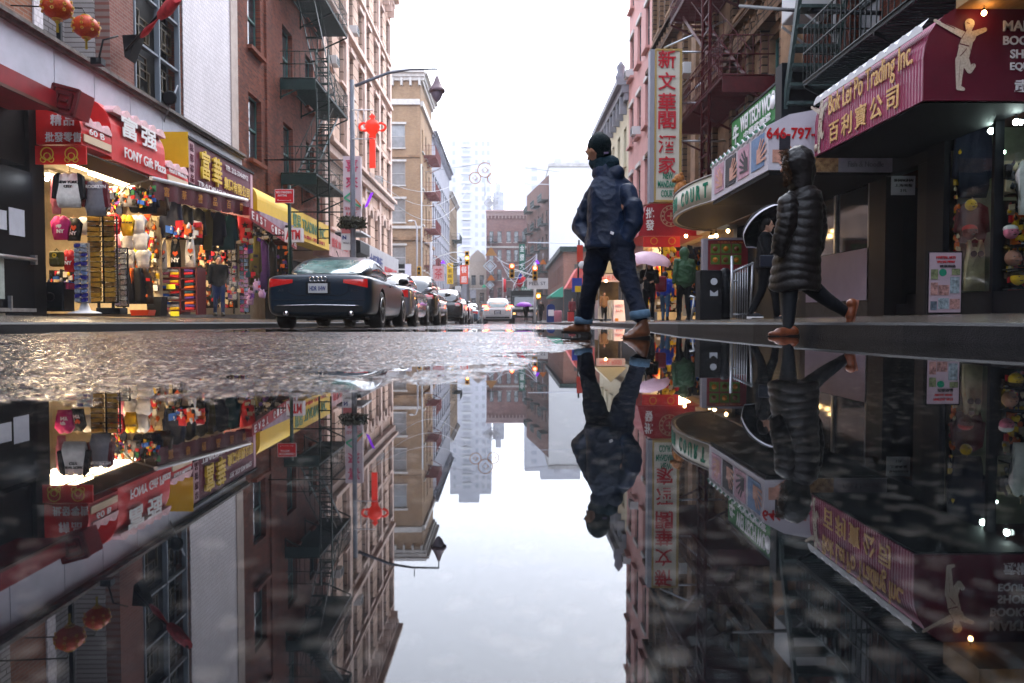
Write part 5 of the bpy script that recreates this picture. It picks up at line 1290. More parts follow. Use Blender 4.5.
# shelf stacks of folded shirts
t = thing('shelf_unit', 'dark red shelf unit holding folded coloured shirts with yellow price cards', 'shelf', P(174,310,17.3)); a,b = P(159,311,17.3), P(197,268,17.3)
f = MB(); 
for k in range(5): z = a.z+(b.z-a.z)*k/4; f.box((a.x,17.25,z-.015),(b.x,17.75,z+.015))
for x in (a.x, (a.x*.42+b.x*.58), b.x): f.box((x-.02,17.25,.2),(x+.02,17.75,b.z))
f.build('frame', mat('dark red shelf', (.1,.01,.015), .5), t)
yc = MB(); 
for px,py in ((171,287),(175,314)):
    q = P(px,py,17.22); yc.box((q.x-.1,17.2,q.z-.05),(q.x+.1,17.22,q.z+.06))
yc.build('price_card', mat('yellow card', (.8,.75,.05), .6), t)
rr = random.Random(3); cc = ['pink','purple','red','white','orange','yellow','blue','teal','grey','cream','red','navy']
idx = 0
for k in range(4):
    for j in range(3):
        x = a.x+(b.x-a.x)*(.15,.42,.8)[j]; z = a.z+(b.z-a.z)*k/4+.02
        pile = thing('folded_pile', f"pile of folded shirts, {('bottom','third','second','top')[k]} shelf {('left','middle','right')[j]}", 'folded clothes', (x,17.4,z), 'piles of folded shirts on the shelf unit')
        for q in range(3):
            nm_ = cc[(idx*5+q*3)%len(cc)]; MB().obox((x+rr.uniform(-.01,.01),17.42,z+.035+q*.065),(.11,0,rr.uniform(-.012,.012)),(0,.16,0),(0,0,.03)).build('folded_shirt', C[nm_], pile, bevel=.02)
        idx += 1
# deep shop filling: pegboards of small goods
def goods(px0, px1, py0, py1, Y, n, seed, label, pal=None, size=.07, name='goods_display', panel=True):
    n = int(n*1.7); size *= .82
    rr = random.Random(seed); a, b = P(px0,py1,Y), P(px1,py0,Y); t = thing(name, label, 'goods', ((a.x+b.x)/2,Y,a.z))
    if panel: MB().box((a.x,Y+.05,a.z),(b.x,Y+.08,b.z)).build('back_panel', shop_in if seed%2 else blackm, t)
    pal = pal or ['red','white','yellow','blue','navy','grey','orange','green','purple','cream','brown','black']
    byc = {}
    for k in range(n):
        x = rr.uniform(a.x+size,b.x-size); z = rr.uniform(a.z+size,b.z-size); s = size*rr.uniform(.5,1.15); nm_ = rr.choice(pal); m = byc.setdefault(nm_, MB())
        if rr.random() < .5: m.obox((x,Y-rr.uniform(0,.12),z),(s,0,rr.uniform(-.3,.3)*s),(0,s*.4,0),(0,0,s*rr.uniform(.6,1.5)))
        else: m.lathe((x,Y-rr.uniform(0,.12),z),[(s*.2,-s),(s*.7,-s*.6),(s*.6,s*.3),(s*.25,s*.8),(s*.1,s*1.2)],8)
    for nm_, m in byc.items(): o = m.build('small_goods', C[nm_], t, kind='stuff')
    return t
# MB.build ignores offsets when kind is given without parent, so goods are parented parts
goods(96,125,186,215,16.3,60,3,'wall of small souvenirs behind the red and yellow t-shirts')
goods(48,75,270,300,14.6,40,4,'shelf of small boxed souvenirs under the olive backpack', size=.06)
goods(150,200,208,240,18.6,110,5,'crowded wall of bags and hats behind the tank tops', pal=['red','orange','green','blue','cream','brown','black','black','yellow'])
goods(197,236,240,308,22.0,150,6,'dim wall of souvenirs behind the person in dark clothes', pal=['cream','brown','black','navy','orange','cream','red'])
goods(125,160,215,300,17.0,150,7,'deep wall of clothes and trinkets behind the white t-shirts', pal=['cream','brown','orange','red','cream','yellow','white'])
goods(250,290,225,240,24.8,60,8,'shelf of pale figurines and bags above the dresses', pal=['cream','white','brown','navy','grey'])
goods(268,292,245,300,25.2,70,10,'dark goods deep in the shop beyond the dresses', pal=['black','brown','navy','purple','orange'])
goods(166,204,222,240,16.9,34,41,'row of red and orange caps hung above the tank tops', pal=['red','orange','red','black','blue','white'], size=.085, panel=False)
goods(124,158,186,208,15.6,40,42,'small colourful trinkets dangling left of the maroon awning', pal=['yellow','green','orange','cream','red','black','blue'], size=.05, panel=False)
goods(205,262,225,300,20.6,60,43,'mixed hanging goods around the second shop entrance', pal=['purple','navy','cream','red','brown','teal','black'], size=.07, panel=False)
goods(98,152,262,300,15.9,40,44,'small goods hung between the racks and the low coat rail', pal=['red','cream','orange','black','purple','white'], size=.05, panel=False)
# things on the pavement in front
t = thing('crate', 'black low crate with wheels on the pavement below the trinket rack', 'crate', P(115,314,14.2)); c = P(112,311,14.0)
MB().obox(c,(.22,0,0),(0,.15,0),(0,0,.06)).build('body', blackm, t, bevel=.015)
t = thing('storage_box', 'orange red shallow box on the pavement below the coat rail', 'box', P(143,314,15)); c = P(143,313,15)
MB().prism([c+Vector((-.16,-.15,-.05)),c+Vector((.16,-.15,-.05)),c+Vector((.19,-.15,.06)),c+Vector((-.19,-.15,.06))],(0,.3,0)).build('body', mat('orange red plastic', (.6,.06,.01), .4), t)
t = thing('storage_bin', 'black plastic bin standing left of the shelf of folded shirts', 'bin', P(157,316,16.6)); c = P(157,316,16.6)
MB().prism([c+Vector((-.14,-.14,0)),c+Vector((.14,-.14,0)),c+Vector((.17,-.14,.42)),c+Vector((-.17,-.14,.42))],(0,.3,0)).build('body', blackm, t)
t = thing('speaker', 'black loudspeaker box with round cone under the purple packets', 'speaker', P(56,310,13.6)); c = P(58,297,13.6)
MB().obox(c,(.2,0,0),(0,.16,0),(0,0,.26)).build('cabinet', darkm, t); m_ = MB(); m_.lathe(c+Vector((-.04,-.165,0)),[(.08,0),(.07,-.02),(.03,.01)],14,axis='Y'); m_.build('cone', blackm, t)
t = thing('packet_tray', 'violet and red tray of packets on top of the black loudspeaker', 'tray', P(56,288,13.6)); a,b = P(47,289,13.5), P(68,283,13.5)
MB().box((a.x,13.5,a.z),(b.x,13.8,b.z)).build('body', mat('violet packets', (.1,.04,.35), .4, vary=.8, vscale=18, col2=(.5,.05,.1)), t)
t = thing('plastic_bag', 'bunch of pink and violet plastic bags by the narrow charm column', 'bag', P(258,300,22.3)); c = P(258,283,21.8); m_ = MB()
for k in range(6):
    o_ = c+Vector((rnd.uniform(-.28,.28),rnd.uniform(-.15,.1),-.1*k)); flat_poly(m_, [(-.09,-.13),(.08,-.14),(.1,.02),(.06,.05),(.055,.12),(.035,.12),(.03,.05),(-.03,.05),(-.035,.12),(-.055,.12),(-.06,.04),(-.1,.01)], o_, Vector((1,0,rnd.uniform(-.2,.2))), UZ, Vector((0,-1,0)), .04, 0, .03)
m_.build('body', mat('pink violet plastic', (.5,.15,.5), .35, vary=.5, vscale=6, col2=(.6,.5,.75)), t)

# ================================================================== right hand shop
glz = bpy.data.materials.new('shop window glass'); glz.use_nodes = True
nt = glz.node_tree; N = nt.nodes; L = nt.links; N.remove(N['Principled BSDF'])
lw = N.new('ShaderNodeLayerWeight'); lw.inputs['Blend'].default_value = .5; pw_ = N.new('ShaderNodeMath'); pw_.operation = 'POWER'; pw_.inputs[1].default_value = 4; L.new(lw.outputs['Facing'], pw_.inputs[0]); fr = N.new('ShaderNodeMath'); fr.operation = 'MULTIPLY_ADD'; fr.inputs[1].default_value = .6; fr.inputs[2].default_value = .04; L.new(pw_.outputs[0], fr.inputs[0]); g_ = N.new('ShaderNodeBsdfGlossy'); g_.inputs['Roughness'].default_value = .02; tr = N.new('ShaderNodeBsdfTransparent'); tr.inputs['Color'].default_value = (.86,.93,.9,1); mx = N.new('ShaderNodeMixShader')
L.new(fr.outputs[0], mx.inputs[0]); L.new(tr.outputs[0], mx.inputs[1]); L.new(g_.outputs[0], mx.inputs[2]); L.new(mx.outputs[0], N['Material Output'].inputs['Surface'])
sf = thing('storefront', 'lit display windows in dark frames under the purple awning, far right', 'shop front', (XR,10,.2))
MB().box((XR-.08,11.05,.1),(XR+.12,11.5,3.9)).box((XR-.06,9.93,.1),(XR+.06,9.99,3.0)).box((XR-.05,4,2.95),(XR+.08,11.05,3.05)).box((XR-.05,4,.1),(XR+.08,11.05,.5)).build('frame', darkm, sf)
MB().quad((XR+.015,10.0,.5),(XR+.015,11.04,.5),(XR+.015,11.04,2.95),(XR+.015,10.0,2.95)).build('pane', glz, sf); MB().quad((XR+.015,4,.5),(XR+.015,9.92,.5),(XR+.015,9.92,2.95),(XR+.015,4,2.95)).build('pane', glz, sf)
MB().box((XR+2.2,3,.0),(XR+2.3,11.4,3.6)).box((XR+.1,11.3,.0),(XR+2.3,11.4,3.6)).box((XR+.1,3,3.4),(XR+2.3,11.4,3.5)).box((XR-.02,3,.0),(XR+2.3,11.3,.24)).build('interior', mat('greenish shop interior', (.24,.25,.18), .7, vary=.3), sf)
MB().box((XR-.01,3.0,3.06),(XR+.2,11.3,4.0)).build('transom', darkm, sf)
area((XR+1.0,9.6,3.3), .4, 60, (.95,1,.78), (0,0,0), 2.4)
spm = mat('lit shop spot', (1,1,1), .3, emit=(.8,1,.95), es=30)
for px,py,Y,lab in ((991,131,10.2,'white lit ceiling spot, left of the two in the right hand shop'),(1016,122,9.6,'white lit ceiling spot, right of the two in the right hand shop')):
    bulb(P(px,py,Y), .035, spm, lab, 'spot_lamp')
bulb(P(1004,152,10.4), .02, spm, 'small white spot lower in the right hand shop window', 'spot_lamp')
grpR = 'clothes in the right hand shop window'
shirt(951,993,124,198,10.97, C['navy'], 'dark buttoned kung fu jacket at the top of the right hand shop window', 'long', name='jacket', grp=grpR)
shirt(953,989,203,243,10.93, C['maroon'], 'dark red long sleeve shirt below the dark jacket in the right window', 'long', name='jacket', grp=grpR)
shirt(957,990,240,291,10.88, C['cream'], 'long pale tank top with dark print in the right window', 'tank', (('●●',0,.72,.09,letk),), grp=grpR)
hm_ = mat('doll skin', (.4,.2,.14), .5)
def mask_head(px, py, Y, r, label, m, hat=None):
    t = thing('doll_head', label, 'mask', P(px,py,Y), 'heads and masks in the right hand shop window'); c = P(px,py,Y)
    b_ = MB(); b_.sphere(c,(r,r*.9,r*1.05),0,14,10).sphere(c+Vector((0,-r*.9,-.1*r)),(r*.14,r*.2,r*.14)).sphere(c+Vector((r*.5,-r*.55,-r*.2)),(r*.3,r*.25,r*.25)).sphere(c+Vector((-r*.5,-r*.55,-r*.2)),(r*.3,r*.25,r*.25)); b_.build('head', m, t)
    e = MB(); 
    for s in (-1,1): e.sphere(c+Vector((s*r*.36,-r*.8,r*.15)),(r*.12,r*.1,r*.07))
    e.sphere(c+Vector((0,-r*.82,-r*.42)),(r*.3,r*.1,r*.07)); e.build('face_marks', letk, t)
    if hat: MB().sphere(c+Vector((0,r*.1,r*.45)),(r*1.02,r*.95,r*.65),0,14,6).build('cap', hat, t)
mask_head(970,232,10.72,.1,'dark red lion mask between the dark red shirt and the pale tank top',C['maroon'],C['red'])
mask_head(971,205,10.75,.08,'yellow lion mask above the dark red shirt',C['yellow'])
mask_head(1013,258,9.8,.1,'smiling pink doll head on the shelf at the far right',hm_)
mask_head(1018,278,9.8,.09,'yellow and brown mask below the smiling doll head',C['yellow'],C['brown'])
mask_head(1011,232,9.8,.09,'pink and white doll head above the smiling one',C['pink'],C['white'])
mask_head(1016,297,9.8,.11,'red drum shaped mask on the lowest shelf at the far right',C['red'],C['red'])
shirt(1014,1040,160,215,9.6, C['white'], 'white shirt cut by the right edge of the photo', 'tee', grp=grpR)
shv = thing('display_shelf', 'dark glass shelf stack at the far right of the shop window', 'shelf', P(1010,312,9.9)); m_ = MB()
for py in (196,247,270,289,306): q = P(994,py,9.9); m_.box((XR+.05,9.6,q.z-.01),(XR+1.2,9.9,q.z+.01))
m_.build('shelves', darkm, shv)
goods(1003,1045,160,196,9.9,30,21,'row of black boxes on the top shelf of the right window', pal=['black','navy','grey','cream'], size=.07)
goods(1000,1045,200,310,9.95,90,22,'small masks and toys crowding the right window shelves', pal=['red','cream','yellow','orange','brown','white'], size=.05)
goods(950,958,150,300,11.0,26,23,'narrow strip of toys at the left of the right shop window', pal=['red','yellow','orange','cream'], size=.04)
# poster board
t = thing('poster_board', 'standing framed board with pinkish collage of menu pictures on the right pavement', 'notice board', P(944,314,10.2), None)
a, b = P(926,314,10.2), P(964,251,10.15); a.z = walk_z(5.9,10.2)+.01
MB().box((a.x,10.18,a.z),(b.x,10.24,b.z)).build('frame', blackm, t); MB().box((a.x+.02,10.168,a.z+.02),(b.x-.02,10.178,b.z-.02)).build('poster', mat('pinkish poster', (.42,.33,.37), .4, vary=.12, vscale=5), t)
rr = random.Random(9); W_ = b.x-a.x; H_ = b.z-a.z
for i,(fx,fz,w_,h_) in enumerate(((.08,.55,.2,.16),(.08,.3,.2,.2),(.3,.3,.3,.16),(.64,.33,.26,.26),(.3,.08,.3,.17),(.08,.06,.18,.14),(.64,.08,.28,.16),(.68,.62,.24,.1))):
    MB().box((a.x+W_*fx,10.16,a.z+H_*fz),(a.x+W_*(fx+w_),10.166,a.z+H_*(fz+h_))).build('picture', mat('poster photo %s'%'abcdefgh'[i], rr.choice([(.12,.15,.18),(.25,.3,.32),(.35,.2,.18),(.2,.22,.12)]), .4, vary=.8, vscale=22), t)
text('MARTIAL ARTS', (a.x+W_*.5,10.16,a.z+H_*.9), UX, UZ, .035, letr, t, fit=W_*.55); text('SPECIAL MENU', (a.x+W_*.5,10.16,a.z+H_*.83), UX, UZ, .03, letr, t, fit=W_*.5); text('武術用品', (a.x+W_*.55,10.16,a.z+H_*.76), UX, UZ, .035, letk, t, fit=W_*.45)
m_ = MB(); ring(m_, (a.x+W_*.42,10.164,a.z+H_*.66), .001, .05, n=14, th=.004); m_.build('round_seal', letg, t)
# dark fronts between the awnings
df = thing('storefront', 'dark shop front with stair doorway and lavender window panel, left of the lit display windows', 'shop front', (XR,14,.2))
MB().box((XR-.02,11.5,2.55),(XR+.2,13.5,4.0)).box((XR-.02,13.5,3.15),(XR+.2,16.6,4.0)).box((XR,11.5,.1),(XR+.3,11.9,2.55)).box((XR,12.9,.1),(XR+.3,13.5,2.55)).box((XR,16.3,.1),(XR+.3,16.6,3.15)).build('wall', dark_wall, df)
MB().box((XR+1.5,11.9,.1),(XR+1.55,12.9,2.6)).box((XR+.3,11.86,.1),(XR+1.5,11.9,2.6)).build('doorway_wall', mat('dim red brown stair wall', (.08,.03,.03), .7, vary=.3), df)
st_ = MB()
for k in range(7): st_.box((XR+.2+.18*k,11.92,.2+.17*k),(XR+.2+.18*(k+1),12.88,.2+.17*(k+1)))
st_.build('stair', darkm, df)
MB().box((XR+.05,13.5,1.42),(XR+.07,16.3,3.14)).build('pane', GL, df); MB().box((XR,13.5,.1),(XR+.1,16.3,.45)).build('stall_riser', mat('dark stone riser', (.06,.055,.05), .5, vary=.4, vscale=6), df)
MB().box((XR,13.5,.46),(XR+.05,16.3,1.4)).build('lavender_panel', mat('lavender frosted panel', (.35,.3,.4), .5, vary=.1, vscale=2), df)
MB().box((XR+.0,14.88,1.42),(XR+.08,14.95,3.14)).box((XR-.0,13.48,.45),(XR+.1,13.54,3.14)).build('mullion', steel, df)
nf = thing('neon_flower', 'small pale blue neon flower outline in the dark window', 'neon sign', PX(829,182,XR-.02)); m_ = MB(); rr = random.Random(4)
for px,py,r_ in ((824,187,.07),(829,184,.07),(834,180,.08),(839,176,.07),(828,178,.05)):
    q = PX(px,py,XR-.03); pts = [q+Vector((0,math.cos(a)*r_*2.2,math.sin(a)*r_)) for a in [i*math.pi/5 for i in range(11)]]; m_.tube(pts,.008,4)
m_.build('neon_tube', mat('pale blue neon', (.4,.6,.9), .3, emit=(.35,.6,1), es=2.2), nf)
t = thing('notice_sign', 'small white notice with dark letters in the stair doorway', 'sign', (XR-.05,12.4,2.3)); a,b = PX(914,197,XR+.0), PX(888,176,XR+.0)
a,b = P(891,195,11.85), P(915,176,11.85)
MB().box((a.x,11.84,a.z),(b.x,11.855,b.z)).build('sheet', mat('greyish white sheet', (.35,.35,.38), .5), t)
text('SHANGHAI', ((a.x+b.x)/2,11.83,b.z-.07), UX, UZ, .045, letk, t, fit=.3, bold=.03); text('上海美髮', ((a.x+b.x)/2,11.83,b.z-.15), UX, UZ, .045, letk, t, fit=.28); text('2 FL', ((a.x+b.x)/2,11.83,b.z-.23), UX, UZ, .04, letk, t, fit=.1)
t = thing('fascia_sign', 'grey sign strip with food photograph under the far end of the purple awning', 'sign', P(850,165,12.66)); a,b = P(838,172,12.66), P(892,157,12.66)
MB().box((a.x,12.64,a.z),(b.x,12.69,b.z)).build('board', mat('grey violet strip', (.3,.28,.32), .5, vary=.2), t); text('Fish & Noodle', ((a.x+b.x)/2,12.63,(a.z+b.z)/2), UX, UZ, .09, mat('darker grey letters', (.15,.14,.17), .5), t, fit=.6)
a2 = P(806,173,12.66); MB().box((a2.x,12.64,a.z),(a.x-.005,12.69,b.z)).build('food_photo', mat('food photo', (.45,.15,.04), .4, vary=.8, vscale=11, col2=(.6,.4,.2)), t)
t = thing('fascia_sign', 'dark green signboard with tarnished gold characters behind the purple awning', 'sign', P(880,140,12.6)); a,b = P(846,154,12.6), P(906,118,12.6)
MB().box((a.x,12.6,a.z),(XR+.1,12.7,b.z+.4)).build('board', mat('dark olive board', (.04,.045,.03), .5, vary=.3), t); text('品閣淡花', (P(872,142,12.6).x,12.58,P(0,142,12.6).z), UX, UZ, .17, mat('tarnished gold dim', (.25,.19,.06), .5), t, fit=.75)
# menu board, kiosk boxes, railing
t = thing('menu_board', 'red and green lit menu board with pictures of dishes under the marquee', 'menu board', P(724,270,17)); a,b = P(703,272,17), P(748,240,17)
MB().box((a.x,17,a.z),(b.x,17.15,b.z)).build('board', mat('dark red board', (.25,.03,.04), .4), t); MB().box((a.x-.01,16.97,walk_z(5,17)),(a.x+.1,17.16,b.z+.03)).box((a.x+.1,16.97,b.z),(b.x,17.16,b.z+.05)).build('frame', mat('grey violet frame', (.3,.27,.3), .5), t)
rr = random.Random(6)
for i in range(3):
    for j in range(2):
        x = a.x+.17+i*.24; z = b.z-.3-j*.25; MB().box((x,16.985,z),(x+.21,16.998,z+.21)).build('dish_photo', mat('green menu field', (.12,.2,.03), .5, vary=.3, vscale=9), t)
        MB().lathe((x+.1,16.983,z+.1),[(.001,0),(.06,0),(.06,-.006),(.001,-.006)],12,axis='Y').build('dish', mat(('brown dish','orange dish')[(i+j)%2], ((.2,.06,.02),(.5,.2,.03))[(i+j)%2], .5, vary=.5, vscale=30), t)
text('今日推介 SPECIAL', ((a.x+b.x)/2+.1,16.98,b.z-.05), UX, UZ, .05, mat('orange print', (.7,.2,.05), .5), t, fit=.6)
t = thing('newspaper_box', 'black street box with a white round emblem and chevron on the right pavement', 'box', P(712,320,15.4)); a,b = P(700,320,15.4), P(722,270,15.4); a.z = walk_z(4.2,15.4)
MB().box((a.x,15.4,a.z),(b.x,15.8,b.z)).build('body', blackm, t, bevel=.02); m_ = MB(); c = P(714,281.5,15.39); ring(m_, c, .001,.07,n=14,th=.004); m_.build('round_emblem', mat('pale print', (.5,.52,.55), .5), t)
c = P(714,293,15.39); m_ = MB(); flat_poly(m_, [(-.08,.06),(0,.0),(.08,.06),(.08,-.06),(-.08,-.06)], c, UX, UZ, Vector((0,-1,0)), .005); m_.build('chevron', MATS['pale print'], t)
t = thing('litter_bin', 'dark bin immediately right of the black street box', 'bin', P(727,320,15.6)); a,b = P(722,320,15.7), P(731,267,15.7)
MB().lathe(((a.x+b.x)/2,15.8,walk_z(4.5,15.8)),[(.1,0),(.13,.05),(.15,.9),(.12,1.0),(.06,1.08)],14).build('body', darkm, t)
t = thing('railing', 'steel stair railing with vertical bars right of the menu board', 'railing', P(745,318,14.8)); m_ = MB(); zb = walk_z(5,14.8)
def rp_(px,py): return P(px,py,14.8)
m_.tube([(rp_(732,258).x,14.8,zb),(rp_(732,258).x,14.8,rp_(732,256).z)],.03,8).tube([rp_(733,272),rp_(753,263)],.022,6).tube([(rp_(753,0).x,14.8,zb),rp_(753,262)],.025,6)
for k in range(7): x = rp_(736+k*2.4,0).x; m_.tube([(x,14.8,zb),(x,14.8,rp_(736+k*2.4,270-k*1.0).z)],.012,5)
m_.tube([rp_(733,281),rp_(737,281)],.02,5).tube([(rp_(733,0).x,14.8,zb+.08),(rp_(753,0).x,14.8,zb+.08)],.015,5); m_.build('bars', steel, t)
t = thing('railing', 'low steel handrail left of the black street box', 'railing', P(693,318,17)); m_ = MB(); m_.tube([P(690,296,17),P(700,299,17)],.025,6).tube([P(694,297,17),Vector((P(694,0,17).x,17,walk_z(4.3,17)))],.025,6); m_.build('bars', steel, t)
# warm shop under the red awning
area((5.9,26.5,2.75), .5, 110, (1,.68,.32), (0,R(10),0), 3.0)
wsh = thing('storefront', 'warm lit open souvenir shop under the small red awning', 'shop front', (XR,25,.0)); m_ = MB()
m_.box((XR+.5,23.2,-.1),(XR+.6,31,3.9)).box((XR-.3,30.9,-.1),(XR+.6,31.0,3.9)).box((XR-.2,23.2,2.85),(XR+.6,31,3.0)); m_.build('interior', shop_in, wsh)
goods(643,662,246,312,26.0,60,31,'bags and toys hanging on the left side of the warm lit shop', pal=['cream','orange','brown','white','red','yellow'], size=.12)
goods(661,683,246,312,25.0,90,32,'golden toys and bags hanging in the warm lit shop behind the green coat', pal=['yellow','cream','orange','yellow','red','brown'], size=.1)
goods(683,702,246,316,24.0,70,33,'dim goods at the right side of the warm lit shop', pal=['yellow','orange','navy','black','blue','brown'], size=.1)
wb_ = mat('warm lit bulb', (1,.8,.5), .3, emit=(1,.62,.25), es=10)
for px,py,Y,r_,lab in ((711,238,19,.06,'warm lit lamp under the curved marquee, left one'),(728,231,18,.04,'warm lit lamp under the curved marquee, right one'),(686,236,24.5,.05,'warm lit lamp at the right end of the small red awning')):
    bulb(P(px,py,Y), r_, wb_, lab)
bulb(P(716,236,18.5), .05, wb_, 'warm lit lamp under the curved marquee, middle one')
# ================================================================== cars
def bake(me_name, mb, mats, mods, parent=None, off=None, bools=None):
    me = mb.mesh(me_name, mats, off); o = bpy.data.objects.new(me_name, me); COL.objects.link(o)
    for f in mods: f(o)
    cut = []
    for cm in (bools or []):
        c = bpy.data.objects.new('cutter', cm); COL.objects.link(c); cut.append(c)
        b = o.modifiers.new('b', 'BOOLEAN'); b.object = c; b.operation = 'DIFFERENCE'; b.solver = 'EXACT'
    dg = bpy.context.evaluated_depsgraph_get(); dg.update()
    nm_ = bpy.data.meshes.new_from_object(o.evaluated_get(dg), depsgraph=dg)
    for c in cut: bpy.data.objects.remove(c)
    bpy.data.objects.remove(o); nm_.name = me_name
    return nm_
def subs(n):
    def f(o): m = o.modifiers.new('s','SUBSURF'); m.levels = n; m.render_levels = n
    return f
tyre_m = mat('tyre rubber', (.012,.012,.013), .7, spec=.3); rim_m = mat('alloy rim', (.42,.43,.45), .28, metal=.9)
tail_m = mat('tail lamp red', (.32,.008,.01), .12, spec=.8, coat=.6, emit=(1,.03,.02), es=.03); tail_on = mat('lit tail lamp', (.6,.03,.02), .2, emit=(1,.12,.05), es=3.0); tail_w = mat('tail lamp clear', (.5,.45,.45), .15)
chrome = mat('chrome', (.7,.7,.72), .12, metal=1); sky_pale_glass = mat('car glass', (.16,.26,.25), .05, spec=1., vary=.5, vscale=2.5, coat=.5)  # car glass base colour lightened to stand in for reflected sky
dkglass = mat('dark car glass', (.015,.02,.024), .05, spec=1.)
plate_m = mat('number plate', (.6,.6,.6), .4); plastic = mat('black trim', (.012,.012,.014), .45)
def paint(name, c, metal=.3): return mat(name, c, .22, metal=metal, spec=.6, coat=1.0, bump=.12, bscale=160)
KIND = dict(
 coupe=dict(W=1.87,L=4.63,H=1.39, deck=.95, belt=.89, hood=.84, g=[(.40,.96,.68,.58),(1.25,1.32,.67,.0),(2.0,1.39,.65,0),(2.7,1.35,.64,0),(3.5,.95,.7,0)], wh=.335, wb=(.98,3.73), zb=.2),
 sedan=dict(W=1.82,L=4.7,H=1.45, deck=1.02, belt=.95, hood=.88, g=[(.5,1.03,.66,.6),(1.2,1.38,.6,0),(2.1,1.46,.58,0),(2.8,1.4,.58,0),(3.6,.98,.68,0)], wh=.33, wb=(1.0,3.7), zb=.2),
 suv=dict(W=1.88,L=4.7,H=1.7, deck=1.05, belt=1.03, hood=1.02, g=[(.06,1.06,.78,.7),(.42,1.63,.66,0),(1.6,1.7,.66,0),(2.7,1.64,.64,0),(3.5,1.06,.72,0)], wh=.37, wb=(.9,3.65), zb=.27))
def car(kind, label, loc, pm, group=None, lit=False, plate='', extra=None, glass_m=None, rot=0, name='parked_car', cat='car'):
    K = KIND[kind]; w = K['W']/2; L_ = K['L']; t = thing(name, label, cat, loc, group, local=True)
    st = []
    def half(y, ws, top, zb, sh):
        pts = [(0,zb),(w*ws*.86,zb),(w*ws*.97,zb+.07),(w*ws,zb+.24),(w*ws,sh-.16),(w*ws*.985,sh-.03),(w*ws*.92,sh+.015),(w*ws*.72,top-.01),(0,top+.01)]
        ring_ = [Vector((x,y,z)) for x,z in pts] + [Vector((-x,y,z)) for x,z in reversed(pts[1:-1])]
        return ring_
    d, b_, h_, zb = K['deck'], K['belt'], K['hood'], K['zb']
    suv = kind == 'suv'
    for y,ws,top,zz,sh in ((0.0,.80,d-.10,zb+.12,d-.14),(.03,.88,d-.03,zb+.06,d-.07),(.10,.955,d,zb+.02,b_),(.30,.995,d+.005,zb,b_),(.9,1,d+.02,zb-.02,b_),(1.6,.985,d-.02,zb-.03,b_-.01),(2.4,.98,b_+.0,zb-.03,b_-.02),(3.2,.99,b_,zb-.03,b_-.03),(3.7,1,h_+.02,zb-.02,h_-.02),(4.2,.97,h_-.04,zb,h_-.09),(L_-.12,.88,h_-.14,zb+.02,h_-.2),(L_,.74,h_-.26,zb+.1,h_-.32)):
        st.append(half(y,ws,top,zz,sh))
    mb = MB(); mb.loft(st, 0, True, True)
    cuts = []
    for yw in K['wb']:
        cb = MB(); 
        for s in (-1,1): cb.lathe((s*(w-.12),yw,K['wh']+.01),[(K['wh']+.055,-.16),(K['wh']+.055,.3 if s>0 else -.3)][::1] if s>0 else [(K['wh']+.055,-.3),(K['wh']+.055,.16)],28,axis='X')
        cuts.append(cb.mesh('cutter', blackm))
    key = '_body_'+kind
    if key not in bpy.data.meshes:
        m0 = bake('body', mb, pm, [subs(2)], bools=cuts); m0.name = key; m0.use_fake_user = True
        for p in m0.polygons: p.use_smooth = True
        m0.set_sharp_from_angle(angle=R(40))
    me = bpy.data.meshes[key].copy(); me.name = 'body'; me.materials.clear(); me.materials.append(pm); me.materials.append(pm)
    o = add_obj('body', me, t)
    # cabin
    g = K['g']; rings = []
    for (y,z,wt,_) in g:
        zb_ = b_-.04; wb_ = w*.86 if z > b_+.1 else w*.8; top = max(z, zb_+.05); wt2 = wt*1.0
        if z <= b_+.12: rings.append([Vector(q) for q in ((-wb_,y,zb_),(-wb_*.97,y,top-.03),(-wt*.8,y,top),(0,y,top+.005),(wt*.8,y,top),(wb_*.97,y,top-.03),(wb_,y,zb_))])
        else: rings.append([Vector(q) for q in ((-wb_,y,zb_),(-wt2*.98-.03,y,z-.09),(-wt2*.82,y,z-.01),(0,y,z+.012),(wt2*.82,y,z-.01),(wt2*.98+.03,y,z-.09),(wb_,y,zb_))])
    mb = MB(); mb.loft(rings, 0, True, True, True)
    cm = bake('roof', mb, pm, [subs(2)]); 
    for p in cm.polygons: p.use_smooth = True
    add_obj('roof', cm, t)
    # glazing laid just proud of the cabin surface, following it by ray casting
    from mathutils.bvhtree import BVHTree
    bv = BVHTree.FromPolygons([v.co for v in cm.vertices], [p.vertices for p in cm.polygons])
    def shell(uv, origin, dirf, nu, nv, name, m, lift=.006):
        q = MB(); vs = []; ok = True
        for j in range(nv+1):
            for i in range(nu+1):
                p, dd = uv(i/nu, j/nv); h = bv.ray_cast(p, dd)
                if h[0] is None: vs.append(None)
                else: vs.append(h[0] - dd*lift)
        fs = [(j*(nu+1)+i,j*(nu+1)+i+1,(j+1)*(nu+1)+i+1,(j+1)*(nu+1)+i) for j in range(nv) for i in range(nu)]
        fs = [f for f in fs if all(vs[k] is not None for k in f)]
        used = sorted({k for f in fs for k in f}); mp_ = {k:i for i,k in enumerate(used)}
        q.add([vs[k] for k in used], [tuple(mp_[k] for k in f) for f in fs], 0, True); return q.build(name, m, t)
    gm_ = glass_m or sky_pale_glass
    y0,z0,_,_ = g[0]; y1,z1,wt1,_ = g[1]
    def uvr(u,v):
        zz = z0+.02+(z1-z0-.075)*v; ww = (w*.78)*(1-v)+(wt1*.86)*v; return Vector((-ww+2*ww*u, y0-1.5, zz)), Vector((0,1,0))
    shell(uvr, None, None, 14, 6, 'rear_window', gm_)
    y0f,z0f = g[4][0], g[4][1]; wtf = g[3][2]
